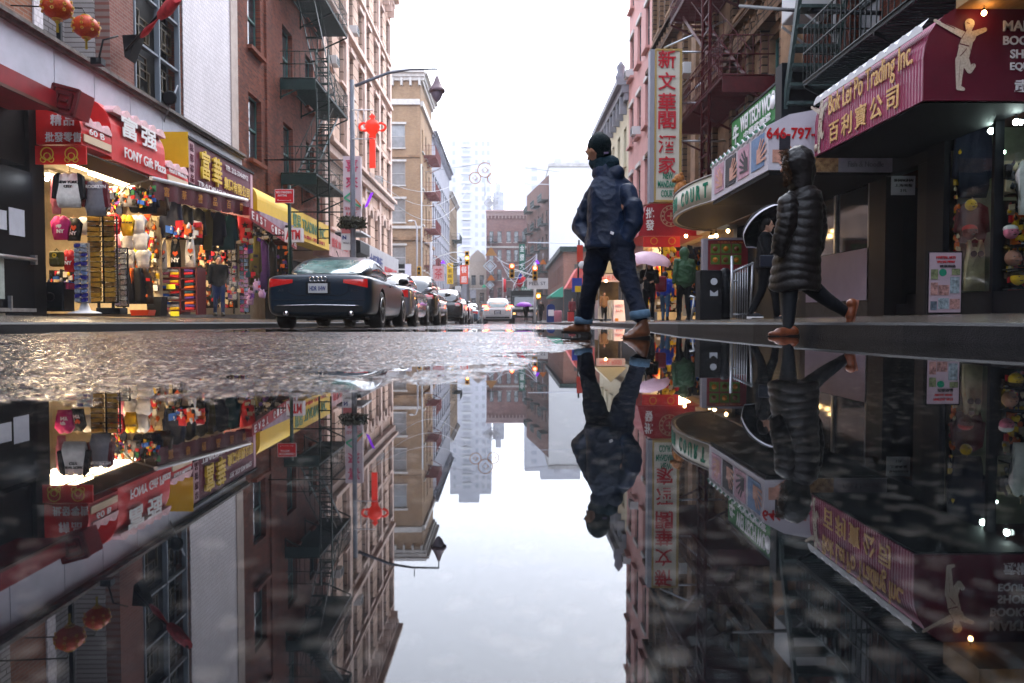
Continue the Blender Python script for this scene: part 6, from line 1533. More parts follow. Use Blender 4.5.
    def uvf(u,v):
        zz = z0f+.04+(g[3][1]-z0f-.12)*v; ww = (w*.8)*(1-v)+(wtf*.86)*v; return Vector((-ww+2*ww*u, L_+1, zz)), Vector((0,-1,0))
    shell(uvf, None, None, 14, 6, 'windscreen', dkglass)
    for s in (-1,1):
        spans = ((g[1][0]-.35 if not suv else .75, 2.05),(2.12, 3.15)) if kind != 'coupe' else ((1.15,1.75),(1.8,3.1))
        if suv: spans = ((.45,.95),(1.02,2.0),(2.08,3.1))
        for ya_,yb_ in spans:
            def uvs(u,v,s=s):
                y = ya_+(yb_-ya_)*u; zt = 0
                for (a,b) in zip(g,g[1:]):
                    if a[0] <= y <= b[0]: zt = a[1]+(b[1]-a[1])*(y-a[0])/(b[0]-a[0])
                zt = max(zt-.12, b_+.04); return Vector((s*3, y, b_+.03+(zt-b_-.03)*v)), Vector((-s,0,0))
            shell(uvs, None, None, 10, 4, 'side_window', dkglass)
    # rear lamps follow the body
    bb = BVHTree.FromPolygons([v.co for v in me.vertices], [p.vertices for p in me.polygons])
    def skin(xa, xb, za, zbb, name, m, n=10, lift=.012, taper=0, par=None):
        q = MB(); vs = []
        for j in range(5):
            for i in range(n+1):
                u = i/n; x = xa+(xb-xa)*u; zc = za+(zbb-za)*j/4
                if taper: mid = zbb - (zbb-za)*.12; zc = mid + (zc-mid)*(1-taper*(1-u))
                # rays aimed at the body axis wrap the lamp round the corner
                tgt = Vector((x*.55, .55, zc)); org = Vector((x*1.35, -.9, zc))
                dd = (tgt-org).normalized(); h = bb.ray_cast(org, dd)
                if h[0] is None: h = (Vector((x,0.05,zc)),)
                vs.append(h[0]-dd*lift)
        q.add(vs, [(j*(n+1)+i,j*(n+1)+i+1,(j+1)*(n+1)+i+1,(j+1)*(n+1)+i) for j in range(4) for i in range(n)], 0, True); return q.build(name, m, t)
    tm = tail_on if lit else tail_m
    for s in (-1,1):
        if kind == 'coupe':
            skin(s*.5, s*1.0, .71, .86, 'tail_lamp', tm, taper=.6); 
        elif kind == 'sedan': skin(s*.48, s*.98, .72, .9, 'tail_lamp', tm, taper=.4); skin(s*.5,s*.72,.74,.8,'reversing_lamp',tail_w,lift=.02)
        else: skin(s*.66, s*.96, .88, 1.12 if not lit else 1.2, 'tail_lamp', tm); skin(s*.7,s*.9,.86,.92,'reversing_lamp',tail_w,lift=.02)
        mr = MB(); mr.sphere((s*(w+.1),2.95,b_+.05),(.11,.08,.07)); mr.obox((s*(w-.0),2.98,b_-.01),(.06,0,0),(0,.02,0),(0,0,.015)); mr.build('wing_mirror', plastic if kind=='coupe' else pm, t)
        dh = MB(); 
        for yy in ((1.9,) if kind=='coupe' else (1.35,2.35)): dh.obox((s*(w+.005),yy,b_-.1),(.012,0,0),(0,.1,0),(0,0,.014))
        dh.build('door_handle', pm, t)
        hl = MB(); hl.sphere((s*w*.66,L_-.2,h_-.22),(.2,.13,.08)); hl.build('headlight', tail_w, t)
    def rear_y(x, z):
        h = bb.ray_cast(Vector((x,-1,z)), Vector((0,1,0))); return h[0].y if h[0] is not None else .05
    zp = {'coupe':.70,'sedan':.74,'suv':.74}[kind]; yp = rear_y(0,zp)-.02
    pl = MB().box((-.16,yp-.012,zp-.08),(.16,yp+.01,zp+.08)).build('number_plate', plate_m, t)
    if plate: text(plate, (0,yp-.016,zp-.005), UX, UZ, .075, letb, pl, fit=.27, bold=.02)
    else: text('DKR 48', (0,yp-.016,zp-.005), UX, UZ, .07, letb, pl, fit=.25, bold=.02)
    bp_ = MB(); 
    for i in range(12):
        x0 = -w*.8+i*w*1.6/12; x1 = x0+w*1.6/12; bp_.quad((x0,rear_y(x0,zb+.2)-.015,zb+.10),(x1,rear_y(x1,zb+.2)-.015,zb+.10),(x1,rear_y(x1,zb+.22)-.012,zb+.2),(x0,rear_y(x0,zb+.22)-.012,zb+.2))
    bp_.build('rear_bumper_trim', plastic, t)
    sl = MB()
    for path in ([(-w*.56,zp+.22),(-w*.54,zp-.06),(-w*.42,zp-.12),(w*.42,zp-.12),(w*.54,zp-.06),(w*.56,zp+.22)], [(-w*.86+i*w*1.72/12, zp-.2) for i in range(13)]):
        dense = []
        for (xa,za),(xb,zb2) in zip(path,path[1:]): dense += [(xa+(xb-xa)*q/6, za+(zb2-za)*q/6) for q in range(6)]
        dense.append(path[-1]); sl.tube([(x,rear_y(x,z)-.001,z) for x,z in dense], .006, 4)
    sl.build('shut_lines', letk, t)
    MB().box((-.21,rear_y(0,zp)-.004,zp-.1),(.21,rear_y(0,zp)+.02,zp+.11)).build('plate_recess', plastic, t)
    if kind == 'coupe':
        sp_ = MB(); pts_ = [( -w*.74+i*w*1.48/14 ) for i in range(15)]
        sp_.tube([(x, rear_y(x,.4)-.012, .42-.02*abs(x)) for x in pts_], .008, 5); sp_.build('bumper_strip', chrome, t)
        rg = MB()
        for k in range(4): c = Vector((-.105+k*.07, rear_y(-.1+k*.07,.86)-.015, .86)); rg.tube([c+Vector((math.cos(a)*.042,0,math.sin(a)*.042)) for a in [i*math.pi/8 for i in range(17)]],.0065,5,cap=False)
        rg.build('ring_emblem', chrome, t)
        text('A5', (-.63,rear_y(-.63,.66)-.01,.66), UX, UZ, .035, chrome, t, fit=.09); text('2.0T', (.62,rear_y(.62,.66)-.01,.66), UX, UZ, .03, chrome, t, fit=.13)
        ln = MB()
        for x in (-.55,.55): ln.lathe((x,.0,.27),[(.001,-.01),(.045,-.01),(.045,.12),(.04,.12)],14,axis='Y')
        ln.build('exhaust', chrome, t)
        an = MB().tube([(0,1.55,1.36),(0,1.4,1.45)],.008,5); an.build('aerial', plastic, t)
        wp = MB(); 
        for i in range(16): pass
    # wheels
    for s in (-1,1):
        for yw in K['wb']:
            r_ = K['wh']; c = Vector((s*(w-.115),yw,r_)); ty = MB().lathe(c,[(r_*.68,-.11),(r_*.9,-.115),(r_,-.09),(r_,.09),(r_*.9,.115),(r_*.68,.11)],30,axis='X'); wo = ty.build('wheel', tyre_m, t)
            rm = MB(); xo = s*.09; rm.lathe(c,[(r_*.68,s*.10),(r_*.7,s*.118),(r_*.62,s*.112),(r_*.6,s*.03)] if s>0 else [(r_*.6,s*.03),(r_*.62,s*.112),(r_*.7,s*.118),(r_*.68,s*.10)],30,axis='X')
            for k in range(7):
                a = 2*math.pi*k/7+.3
                for da in (-.1,.1):
                    dv = Vector((0,math.cos(a+da),math.sin(a+da))); dv2 = Vector((0,math.cos(a),math.sin(a)))
                    rm.obox(c+Vector((s*.095,0,0))+dv*r_*.36, dv*r_*.3, Vector((s*.015,0,0)), dv.cross(Vector((1,0,0)))*.016)
            rm.lathe(c,[(.001,s*.12),(.05,s*.115),(.06,s*.08)] if s>0 else [(.06,s*.08),(.05,s*.115),(.001,s*.12)],14,axis='X'); rm.build('rim', rim_m, wo)
            bd = MB().lathe(c,[(r_*.5,-.02),(r_*.5,.02)],20,axis='X').build('brake_disc', steel, wo)
    ub = MB().box((-w*.8,.25,.17),(w*.8,L_-.3,.34)).box((-w*.3,.3,.15),(w*.1,.8,.3)).build('underbody', plastic, t)
    if extra: extra(t, K, w)
    t.location = loc; t.rotation_euler = (0,0,rot)
    return t
def gz(x,y): return road_z(x,y)
navy = mat('dark navy car paint', (.005,.024,.045), .3, spec=.3, coat=.3, vary=.2, vscale=3)
car('coupe','dark navy coupe with red tail lamps and ring emblem, nearest parked car',(-3.2,12.75,gz(-3.17,13.5)-.012),navy,'cars parked along the left kerb',plate='HDR 1HW')
car('sedan','silver grey sedan parked directly in front of the navy coupe',(-3.2,18.1,gz(-3.2,20)),paint('silver grey car paint',(.2,.2,.22),.5),'cars parked along the left kerb',glass_m=dkglass)
car('suv','dark grey tall estate car parked ahead of the silver sedan',(-3.15,23.9,gz(-3.2,26)),paint('dark grey car paint',(.02,.022,.026),.3),'cars parked along the left kerb',glass_m=dkglass)
car('suv','black sport utility car with visible rear plate, ahead of the dark grey estate',(-2.95,34.5,gz(-3,36)),paint('black car paint',(.008,.009,.01),.2),'cars parked along the left kerb',glass_m=dkglass,plate='GKL 27')
car('sedan','dark brown sedan parked just beyond the black sport utility car',(-2.9,40.5,gz(-3,42)),paint('brown car paint',(.06,.035,.03),.3),'cars parked along the left kerb',glass_m=dkglass)
car('sedan','blue grey sedan with pale rear, parked beyond the side street',(-2.9,54,gz(-3,56)),paint('blue grey car paint',(.05,.1,.15),.3),'cars parked along the left kerb')
car('suv','dark maroon car, farthest of the parked cars on the left',(-3.1,61,gz(-3,62)),paint('maroon car paint',(.05,.015,.02),.3),'cars parked along the left kerb',glass_m=dkglass)
def rack_(t, K, w):
    m_ = MB(); 
    for s in (-1,1): m_.tube([(s*.55,.6,1.69),(s*.55,.8,1.76),(s*.55,2.4,1.76),(s*.55,2.6,1.69)],.02,6)
    m_.build('roof_rail', steel, t); MB().box((-.45,.17,1.53),(.45,.2,1.57)).build('high_brake_lamp', mat('amber lit strip', (.8,.2,.03), .3, emit=(1,.25,.04), es=3), t)
car('suv','white sport utility car with glowing tail lamps driving away down the street',(-.6,47.6,gz(-.6,48)),paint('white car paint',(.62,.6,.6),.0),lit=True,extra=rack_,name='moving_car',plate='T62')
# dark delivery truck facing us
tk = thing('box_truck', 'dark box truck facing the camera, right of the white car', 'truck', (1.3,60,gz(1.3,60)), None, local=True); xg = gz(1.3,60)
MB().box((-1.05,1.6,.7),(1.05,5.5,2.6)).build('cargo_box', mat('dark green truck box', (.03,.035,.035), .5, vary=.3), tk, bevel=.04)
cb = MB(); cb.prism([(-.95,0,.45),(-.95,0,1.1),(-.95,.35,1.3),(-.95,.75,2.1),(-.95,1.6,2.15),(-.95,1.6,.45)], (1.9,0,0)); cb.build('cab', mat('black truck paint', (.015,.015,.018), .3), tk)
MB().quad((-.8,.34,1.34),(.8,.34,1.34),(.75,.72,2.04),(-.75,.72,2.04)).build('windscreen', dkglass, tk)
MB().box((-.6,-.03,.6),(.6,0.01,.85)).build('grille', chrome, tk)
for s in (-1,1):
    MB().box((s*.8-.1,-.03,.7),(s*.8+.1,.01,.85)).build('headlight', mat('amber headlight', (.8,.5,.2), .3, emit=(1,.5,.15), es=.4), tk)
    for yy in (.8,4.5): MB().lathe((s*.85,yy,.42),[(.001,-.12),(.4,-.12),(.42,0),(.4,.12),(.001,.12)],20,axis='X').build('wheel', tyre_m, tk)
tk.location = (1.35,57,gz(1.3,57))

# ================================================================== people
def prim(mb, kind, *a):
    if kind == 'c':
        p0, p1, r0, r1 = a[:4]; fl = a[4] if len(a) > 4 else None       # fl=(dir, factor): squash along dir
        p0, p1 = Vector(p0), Vector(p1); ax = (p1-p0); L_ = ax.length; ax = ax.normalized() if L_ > 1e-6 else Vector((0,0,1))
        u = ax.orthogonal().normalized(); v = ax.cross(u); rings = []
        for k in range(1,6): an = math.pi/2*(k/5); rings.append((p0 - ax*r0*math.cos(an), r0*math.sin(an)))
        for k in range(1,6): rings.append((p0.lerp(p1,k/6), r0+(r1-r0)*k/6))
        for k in range(5,0,-1): an = math.pi/2*(k/5); rings.append((p1 + ax*r1*math.cos(an), r1*math.sin(an)))
        out = []
        for c, r_ in rings:
            rg = []
            for q in range(16):
                t = 2*math.pi*q/16; d = u*math.cos(t)*r_+v*math.sin(t)*r_
                if fl: n = Vector(fl[0]).normalized(); d = d - n*d.dot(n)*(1-fl[1])
                rg.append(c+d)
            out.append(rg)
        mb.loft(out)
    elif kind == 'e':
        c, r_ = Vector(a[0]), a[1]; M = a[2] if len(a) > 2 else Matrix.Identity(3); rings = []
        for j in range(13):
            t = math.pi*j/12; q = max(math.sin(t),.02); rings.append([c + M @ Vector((r_[0]*q*math.cos(2*math.pi*k/18), r_[1]*q*math.sin(2*math.pi*k/18), r_[2]*math.cos(t))) for k in range(18)])
        mb.loft(rings)
    elif kind == 'b': mb.obox(*a)
    elif kind == 'l':
        wd_ = Vector(a[1]).normalized() if len(a) > 1 else Vector((1,0,0)); dp_ = Vector((0,0,1)).cross(wd_); mb.loft([[Vector(c)+wd_*(rx*math.cos(2*math.pi*q/24))+dp_*(ry*math.sin(2*math.pi*q/24)) for q in range(24)] for c,rx,ry in a[0]])
def blob(name, prims, m, parent, voxel=.012, sm=3, disp=None, label=None):
    mb = MB()
    for p in prims: prim(mb, *p)
    def md(o):
        r_ = o.modifiers.new('r','REMESH'); r_.mode = 'VOXEL'; r_.voxel_size = voxel
        s_ = o.modifiers.new('s','SMOOTH'); s_.iterations = sm; s_.factor = .6
    me = bake(name, mb, m, [md], off=OFF[parent.name])
    off = OFF[parent.name]
    if disp:
        amp, sc, st = disp
        nn_ = [v.normal.copy() for v in me.vertices]
        for v, n in zip(me.vertices, nn_):
            q = v.co + off; v1 = Vector((q.x*sc+q.z*sc*.35, q.y*sc, q.z*sc*st)); s_ = .45*noise.noise(v1*.6) + .9*(1-abs(noise.noise(v1))*2.2)**2 - .35 + .35*(1-abs(noise.noise(v1*2.1+Vector((3,1,7))))*2.2)**2
            v.co += n*amp*s_
    for p in me.polygons: p.use_smooth = True
    o = bpy.data.objects.new(name, me); COL.objects.link(o); o.parent = parent; OFF[o.name] = off
    if label: o['label'] = label
    return o
skin = mat('skin', (.42,.22,.15), .5, vary=.12, vscale=20); skin2 = mat('paler skin', (.55,.32,.23), .5, vary=.1, vscale=20)
hair_k = mat('black hair', (.012,.01,.01), .4, bump=.5, bscale=150)
def head(parent, c, f, h=.225, sk=skin, body=None):
    """head with face looking along f; returns prims for the one continuous body"""
    c = Vector(c); f = Vector(f).normalized(); r_ = f.cross(Vector((0,0,1))).normalized(); up = r_.cross(f).normalized(); s = h/.225
    M = Matrix((r_, f, up)).transposed()
    pr = [('e', c+up*.012*s, (.076*s,.094*s,.105*s), M), ('c', c+f*.02*s-up*.03*s, c+f*.045*s-up*.085*s, .062*s, .034*s), ('c', c+f*.088*s+up*.012*s, c+f*.108*s-up*.022*s, .009*s, .014*s), ('e', c+f*.088*s-up*.055*s, (.026*s,.012*s,.01*s), M), ('e', c+f*.082*s+up*.022*s, (.055*s,.02*s,.014*s), M)]
    for q in (-1,1): pr.append(('e', c+r_*q*.078*s-f*.005*s-up*.005*s, (.01*s,.022*s,.032*s), M))
    return pr
def face_marks(parent, c, f, h=.225):
    c = Vector(c); f = Vector(f).normalized(); r_ = f.cross(Vector((0,0,1))).normalized(); up = r_.cross(f).normalized(); s = h/.225; mb = MB()
    for q in (-1,1):
        e = c+r_*q*.031*s+f*.083*s+up*.008*s; mb.sphere(e,.010*s,0,8,6); b0 = e+up*.022*s; mb.obox(b0+f*.004,r_*.016*s,f*.005*s,up*.003*s)
    mb.obox(c+f*.091*s-up*.056*s, r_*.02*s, f*.003*s, up*.003*s); return mb.build('eyes_and_brows', hair_k, parent)
def hand_prims(w_, d, side, s=1., curl=.6):
    """palm and five separate fingers from wrist w_ along direction d; side = thumb direction"""
    w_, d, side = Vector(w_), Vector(d).normalized(), Vector(side).normalized(); n = d.cross(side).normalized(); pr = [('c', w_, w_+d*.085*s, .026*s, .032*s, (n,.55))]
    for k,(o_,l_) in enumerate(((.030,.068),(.011,.078),(-.009,.073),(-.028,.056))):
        a = w_+d*.085*s+side*o_*s; m1 = a+(d*math.cos(curl)+n*math.sin(curl))*l_*.5*s; m2 = m1+(d*math.cos(curl*2)+n*math.sin(curl*2))*l_*.5*s; pr += [('c',a,m1,.0095*s,.0085*s),('c',m1,m2,.0085*s,.0065*s)]
    a = w_+d*.02*s+side*.028*s; m1 = a+(side*.7+d*.7)*.042*s+n*.01*s; m2 = m1+(side*.1+d*.9+n*.5).normalized()*.034*s; return pr+[('c',a,m1,.013*s,.011*s),('c',m1,m2,.011*s,.008*s)]
def shoe(parent, heel, toe, m, sole_m, h=.1, w_=.045, name='shoe'):
    heel, toe = Vector(heel), Vector(toe); d = (toe-heel); L_ = d.length; d.normalize(); up = Vector((0,0,1)); sd_ = d.cross(up).normalized(); up = sd_.cross(d).normalized()
    o = blob(name, [('c', heel+d*.045+up*.045, heel+d*(L_*.62)+up*.04, .042, .044, (up,.95)), ('c', heel+d*(L_*.5)+up*.035, toe-d*.04+up*.03, .044, .03, (up,.8)), ('c', heel+d*.05+up*.05, heel+d*.06+up*h, .042, .042), ('c', heel+d*.07+up*h*.8, heel+d*(L_*.55)+up*.05, .036, .036)], m, parent, .008, 3)
    mb = MB(); n_ = 14; ring_t = []; 
    pts = []
    for k in range(28):
        a = 2*math.pi*k/28; u = .5-.5*math.cos(a) ; x = heel + d*(L_*u); ww = w_*(.94-.14*math.cos((u-.55)*5))*(abs(math.sin(a))**.55)*(1 if math.sin(a)>=0 else -1); pts.append(x+sd_*ww)
    mb.prism([p-up*.002 for p in pts], up*.022); 
    mb.prism([heel+d*.0+sd_*w_*.8, heel+d*.075+sd_*w_*.8, heel+d*.075-sd_*w_*.8, heel-sd_*w_*.8], -up*.014); mb.build('sole', sole_m, o)
    return o
def trouser_legs(parent, hips, knees, ankles, r, m, name='trousers', extra=(), disp=(.008,9,.6), voxel=.012):
    pr = list(extra)
    for h_, k_, a_ in zip(hips, knees, ankles): pr += [('c',h_,k_,r[0],r[1]),('c',k_,a_,r[1],r[2])]
    return blob(name, pr, m, parent, voxel, 4, disp)

# ---- the walking man
Ym = 6.15
def q_(px,py,dy=0): return P(px,py,Ym+dy)
man = thing('person', 'man in dark green beanie and navy coat striding across the puddle, hands in pockets', 'person', (q_(608,330).x, Ym, 0), None)
coatm = mat('navy waxed coat', (.005,.02,.055), .55, spec=.3, vary=.5, vscale=3.5, bump=.35, bscale=22)
jean = mat('dark indigo denim', (.005,.011,.028), .85, vary=.4, vscale=5, bump=.3, bscale=120, spec=.2); jeanl = mat('turned up denim', (.1,.17,.24), .8, vary=.25, vscale=30, bump=.3, bscale=150)
leather = mat('brown leather', (.13,.05,.02), .35, vary=.5, vscale=12, spec=.5); solem = mat('dark sole', (.015,.012,.012), .6)
hc = q_(598,151); fdir = Vector((-.66,.72,-.25))
hipL, hipR = q_(599,250,.06), q_(621,250,-.1); knL, knR = q_(589.5,289,.1), q_(631,289,-.28); anL, anR = q_(584,321,.25), q_(640,316,-.42)
shL, shR = q_(596,186,.14), q_(631,186,-.16)
bodyp = head(man, hc, fdir, .235) + [('c', q_(601,160), q_(607,180), .05, .06), ('c', q_(604,194,.07), q_(620,194,-.07), .04, .04), ('c', q_(612,195), q_(609,225), .09, .09), ('c', q_(609,225), q_(610,248), .09, .09)]
for a,b,c_ in ((hipL,knL,anL),(hipR,knR,anR)): bodyp += [('c',a,b,.06,.045),('c',b,c_,.04,.032)]
elL, elR = q_(582,222,.17), q_(633,218,-.17); wrL, wrR = q_(588,235,.06), q_(624,234,-.15)
bodyp += [('c',q_(600,195,.1),elL,.04,.034),('c',elL,wrL,.032,.024),('c',q_(621,202,-.1),elR,.04,.034),('c',elR,wrR,.032,.024)]
bodyp += hand_prims(wrL, (.85,-.3,-.4), (0,-1,.2), .8) + hand_prims(wrR, (-.85,.2,-.4), (0,1,.2), .8)
blob('body', bodyp, skin, man, .009, 3); face_marks(man, hc, fdir, .235)
hat = mat('dark green knit', (.006,.018,.022), .9, bump=.7, bscale=90)
up_ = Vector((.08,-.05,1)).normalized()
blob('beanie', [('e', hc+Vector((.012,-.01,.045)), (.098,.11,.098)), ('c', hc+Vector((.015,-.01,.05)), hc+Vector((.01,0,.085)), .09, .07), ('c', hc+Vector((.02,0,.015)), hc+Vector((.03,-.01,-.02)), .088, .082)], hat, man, .01, 3)
MB().obox(hc+Vector((.055,-.088,-.035)), (.02,.012,.003), (0,.006,0), (0,0,.008)).build('hat_label', mat('violet grey woven label', (.2,.15,.25), .7), man)
blob('scarf', [('c', q_(597,163,.03), q_(611,164,-.04), .066, .07), ('c', q_(603,164), q_(607,174), .088, .1)], mat('dark blue green scarf', (.012,.035,.05), .9, bump=.5, bscale=60), man, .012, 3, (.006,14,1))
fl1 = (Vector((-.35,.94,0)), .74)
wd1 = Vector((.94,.34,0))
coatp = [('l', [(q_(606,171),.05,.05),(q_(608,175),.10,.08),(q_(611,181),.155,.11),(q_(613,188),.2,.13),(q_(613.5,196),.218,.145),(q_(612.5,205),.215,.155),(q_(611,222),.2,.155),(q_(610,236),.2,.16),(q_(609,246),.205,.165),(q_(609,249),.195,.155)], wd1),
         ('c', q_(597,190,.1), q_(588,207,.15), .07, .077), ('c', q_(588,207,.15), q_(580,226,.18), .077, .073), ('c', q_(580,226,.18), q_(588,238,.06), .072, .058),
         ('c', q_(628,192,-.12), q_(633,208,-.17), .07, .073), ('c', q_(633,206,-.17), q_(634,223,-.18), .08, .072), ('c', q_(634,223,-.18), q_(626,239,-.16), .07, .055),
         ('c', q_(601,172,.04), q_(615,174,-.05), .075, .075), ('c', q_(604,172), q_(610,180), .1, .12)]
blob('coat', coatp, coatm, man, .008, 2, (.0085,6.5,1.1))
for pts_ in ([q_(603,182,-.1),q_(598,200,-.02),q_(596,225,.0)],[q_(628,178,-.24),q_(634,196,-.28),q_(636,214,-.29)]): pass
MB().obox(q_(612,233,-.185), (.013,0,-.006), (0,.004,0), (.004,0,.01)).build('coat_tag', lettw, man)
lg_pr = [('c', hipL+Vector((0,0,.03)), hipR+Vector((0,0,.03)), .112, .112), ('c', hipL, q_(594,270,.08), .106, .09), ('c', hipR, q_(624,270,-.18), .106, .094)]
trouser_legs(man, (hipL,hipR), (knL,knR), (anL,anR), (.09,.071,.06), jean, extra=lg_pr, disp=(.0095,8.5,1.3), voxel=.0085)
for a,b in ((q_(583.5,317,.25),q_(583.5,324,.25)),(q_(639.5,311,-.42),q_(640.5,318,-.42))):
    cf = MB(); cf.lathe((0,0,0),[(.062,-.028),(.078,-.03),(.08,0),(.078,.03),(.06,.034)],22); ax_=(b-a).normalized(); rq=Vector((0,0,-1)).rotation_difference(ax_).to_matrix(); cf.v=[tuple(rq@Vector(v)+(a+b)/2) for v in cf.v]; cf.build('cuff', jeanl, man)
shoe(man, P(590.5,334.5,6.35)+Vector((0,0,-.0)), P(562,333,6.5), leather, solem, .12); shoe(man, P(650,338,5.75), P(622,341,5.65), leather, solem, .13)

# ---- woman in the long quilted coat
Yw = 6.4
def w_(px,py,dy=0): return P(px,py,Yw+dy)
wom = thing('person', 'woman in long black quilted coat with brown fur trimmed hood, one foot lifted behind', 'person', (w_(795,330).x, Yw, 0))
puf = mat('black quilted nylon', (.012,.0095,.0095), .45, spec=.28, bump=.3, bscale=30, vary=.3, vscale=5); legg = mat('black leggings', (.006,.008,.012), .7, spec=.2)
hcw = w_(794,166); fw = Vector((-.9,.4,-.15))
hL, hR = w_(789,280,-.02), w_(803,280,.04); kF, kB = w_(789,305,-.08), w_(826,299,.05); aF, aB = w_(788,328,-.12), w_(849,314,.1)
bp_ = head(wom, hcw, fw, .22, skin2)+[('c',w_(797,180),w_(800,195),.045,.05),('c',w_(801,205),w_(798,265),.085,.09),('c',hL,kF,.075,.05),('c',kF,aF,.047,.034),('c',hR,kB,.075,.05),('c',kB,aB,.05,.034)]
eL, wL = w_(784,232,-.13), w_(782,246,-.1)
bp_ += [('c',w_(792,210,-.08),eL,.034,.03),('c',eL,wL,.033,.026),('c',w_(812,210,.05),w_(815,235,.05),.034,.03),('c',w_(815,235,.05),w_(808,250,.0),.03,.026)]
bp_ += hand_prims(wL,(.5,.2,-.8),(-1,0,0),.85)+hand_prims(w_(808,250,.0),(-.6,0,-.6),(0,1,0),.85)
blob('body', bp_, skin2, wom, .009, 3); face_marks(wom, hcw, fw, .22)
def quilt(rings_spec, per, amp, m, parent, name, n=28, sub=5):
    """lofted quilted tube: (centre, rx, ry) stations, stitched baffles of height per"""
    rings = []; P_ = rings_spec; acc = 0
    for i in range(len(P_)-1):
        (c0,rx0,ry0),(c1,rx1,ry1) = P_[i],P_[i+1]; L_ = (Vector(c1)-Vector(c0)).length; steps = max(2,int(L_/per*sub*1.4))
        for k in range(steps+(i==len(P_)-2)):
            t = k/steps; c = Vector(c0).lerp(Vector(c1),t); d = acc+L_*t; b_ = None; rx = rx0+(rx1-rx0)*t; ry = ry0+(ry1-ry0)*t
            ax = (Vector(c1)-Vector(c0)).normalized(); u = Vector((1,0,0)); u = (u-ax*u.dot(ax)).normalized(); v = ax.cross(u)
            def bf(a,d=d): dd = d+.3*per*noise.noise(Vector((math.cos(a)*1.6,math.sin(a)*1.6,d*6))); return abs(math.sin(math.pi*dd/per))**.55*(.75+.5*noise.noise(Vector((math.cos(a)*4,math.sin(a)*4,d*14))))
            rings.append([c+u*math.cos(a)*(rx-amp*.6+amp*bf(a)*(1+.35*noise.noise(Vector((c.x*5+a*2.2,c.z*9,c.y*3)))))*(1+.04*noise.noise(Vector((a*1.5,d*4,1))))+v*math.sin(a)*(ry-amp*.6+amp*bf(a)*(1+.35*noise.noise(Vector((c.x*5+a*2.2,c.z*9,4)))))+ax*.012*math.sin(a*3+d*7) for a in [2*math.pi*q/n for q in range(n)]])
        acc += L_
    return MB().loft(rings).build(name, m, parent)
quilt([(w_(797,187),.07,.07),(w_(800,192),.13,.11),(w_(803,199),.165,.13),(w_(802,215),.175,.15),(w_(799,240),.185,.165),(w_(796,265),.2,.18),(w_(795,288),.215,.19),(w_(795,291),.195,.17)], .075, .014, puf, wom, 'coat')
quilt([(w_(791,196,-.08),.05,.05),(w_(788,203,-.13),.085,.085),(w_(787,222,-.15),.085,.08),(w_(782,240,-.13),.078,.072),(w_(778,254,-.08),.06,.055)], .062, .011, puf, wom, 'sleeve')
quilt([(w_(812,198,.05),.05,.05),(w_(816,207,.08),.08,.08),(w_(818,228,.08),.08,.08),(w_(815,250,.02),.07,.07)], .062, .011, puf, wom, 'sleeve')
fwn = fw.normalized()
hood = blob('hood', [('e', hcw+Vector((.035,-.01,.02)), (.135,.13,.15)), ('c', hcw+Vector((.06,0,-.03)), hcw+Vector((.06,0,-.15)), .12, .105)], puf, wom, .012, 3, (.01,9,1.2))
fur = mat('brown fur trim', (.09,.045,.022), .9, vary=.6, vscale=45); fm = MB(); rr = random.Random(12)
rv = fwn.cross(Vector((0,0,1))).normalized(); uv_ = rv.cross(fwn).normalized()
for k in range(1500):
    a = rr.uniform(0,6.283); base = hcw+fwn*(.055+rr.uniform(-.035,.035))+rv*math.cos(a)*.105+uv_*(math.sin(a)*.138-.005); dr = (rv*math.cos(a)*.7+uv_*math.sin(a)*.7+fwn*rr.uniform(-.2,1.0)+Vector((rr.gauss(0,.35),rr.gauss(0,.35),rr.gauss(0,.35)))).normalized()
    sd_ = dr.orthogonal().normalized()*.0035; fm.add([base-sd_,base+sd_,base+dr*rr.uniform(.02,.04)],[(0,1,2)])
fm.build('fur_trim', fur, hood)
trouser_legs(wom, (hL,hR), (kF,kB), (aF,aB), (.085,.062,.045), legg, 'leggings', disp=(.003,12,.6), voxel=.01)
sh_l = mat('tan leather shoe', (.17,.055,.025), .35, vary=.4, vscale=12)
s1 = shoe(wom, w_(799,337,-.12), w_(767,338,-.16), sh_l, solem, .06, .04)
s2 = shoe(wom, w_(855,300,.12), w_(850,327,.06), sh_l, mat('pinkish sole', (.35,.16,.12), .5), .06, .04)

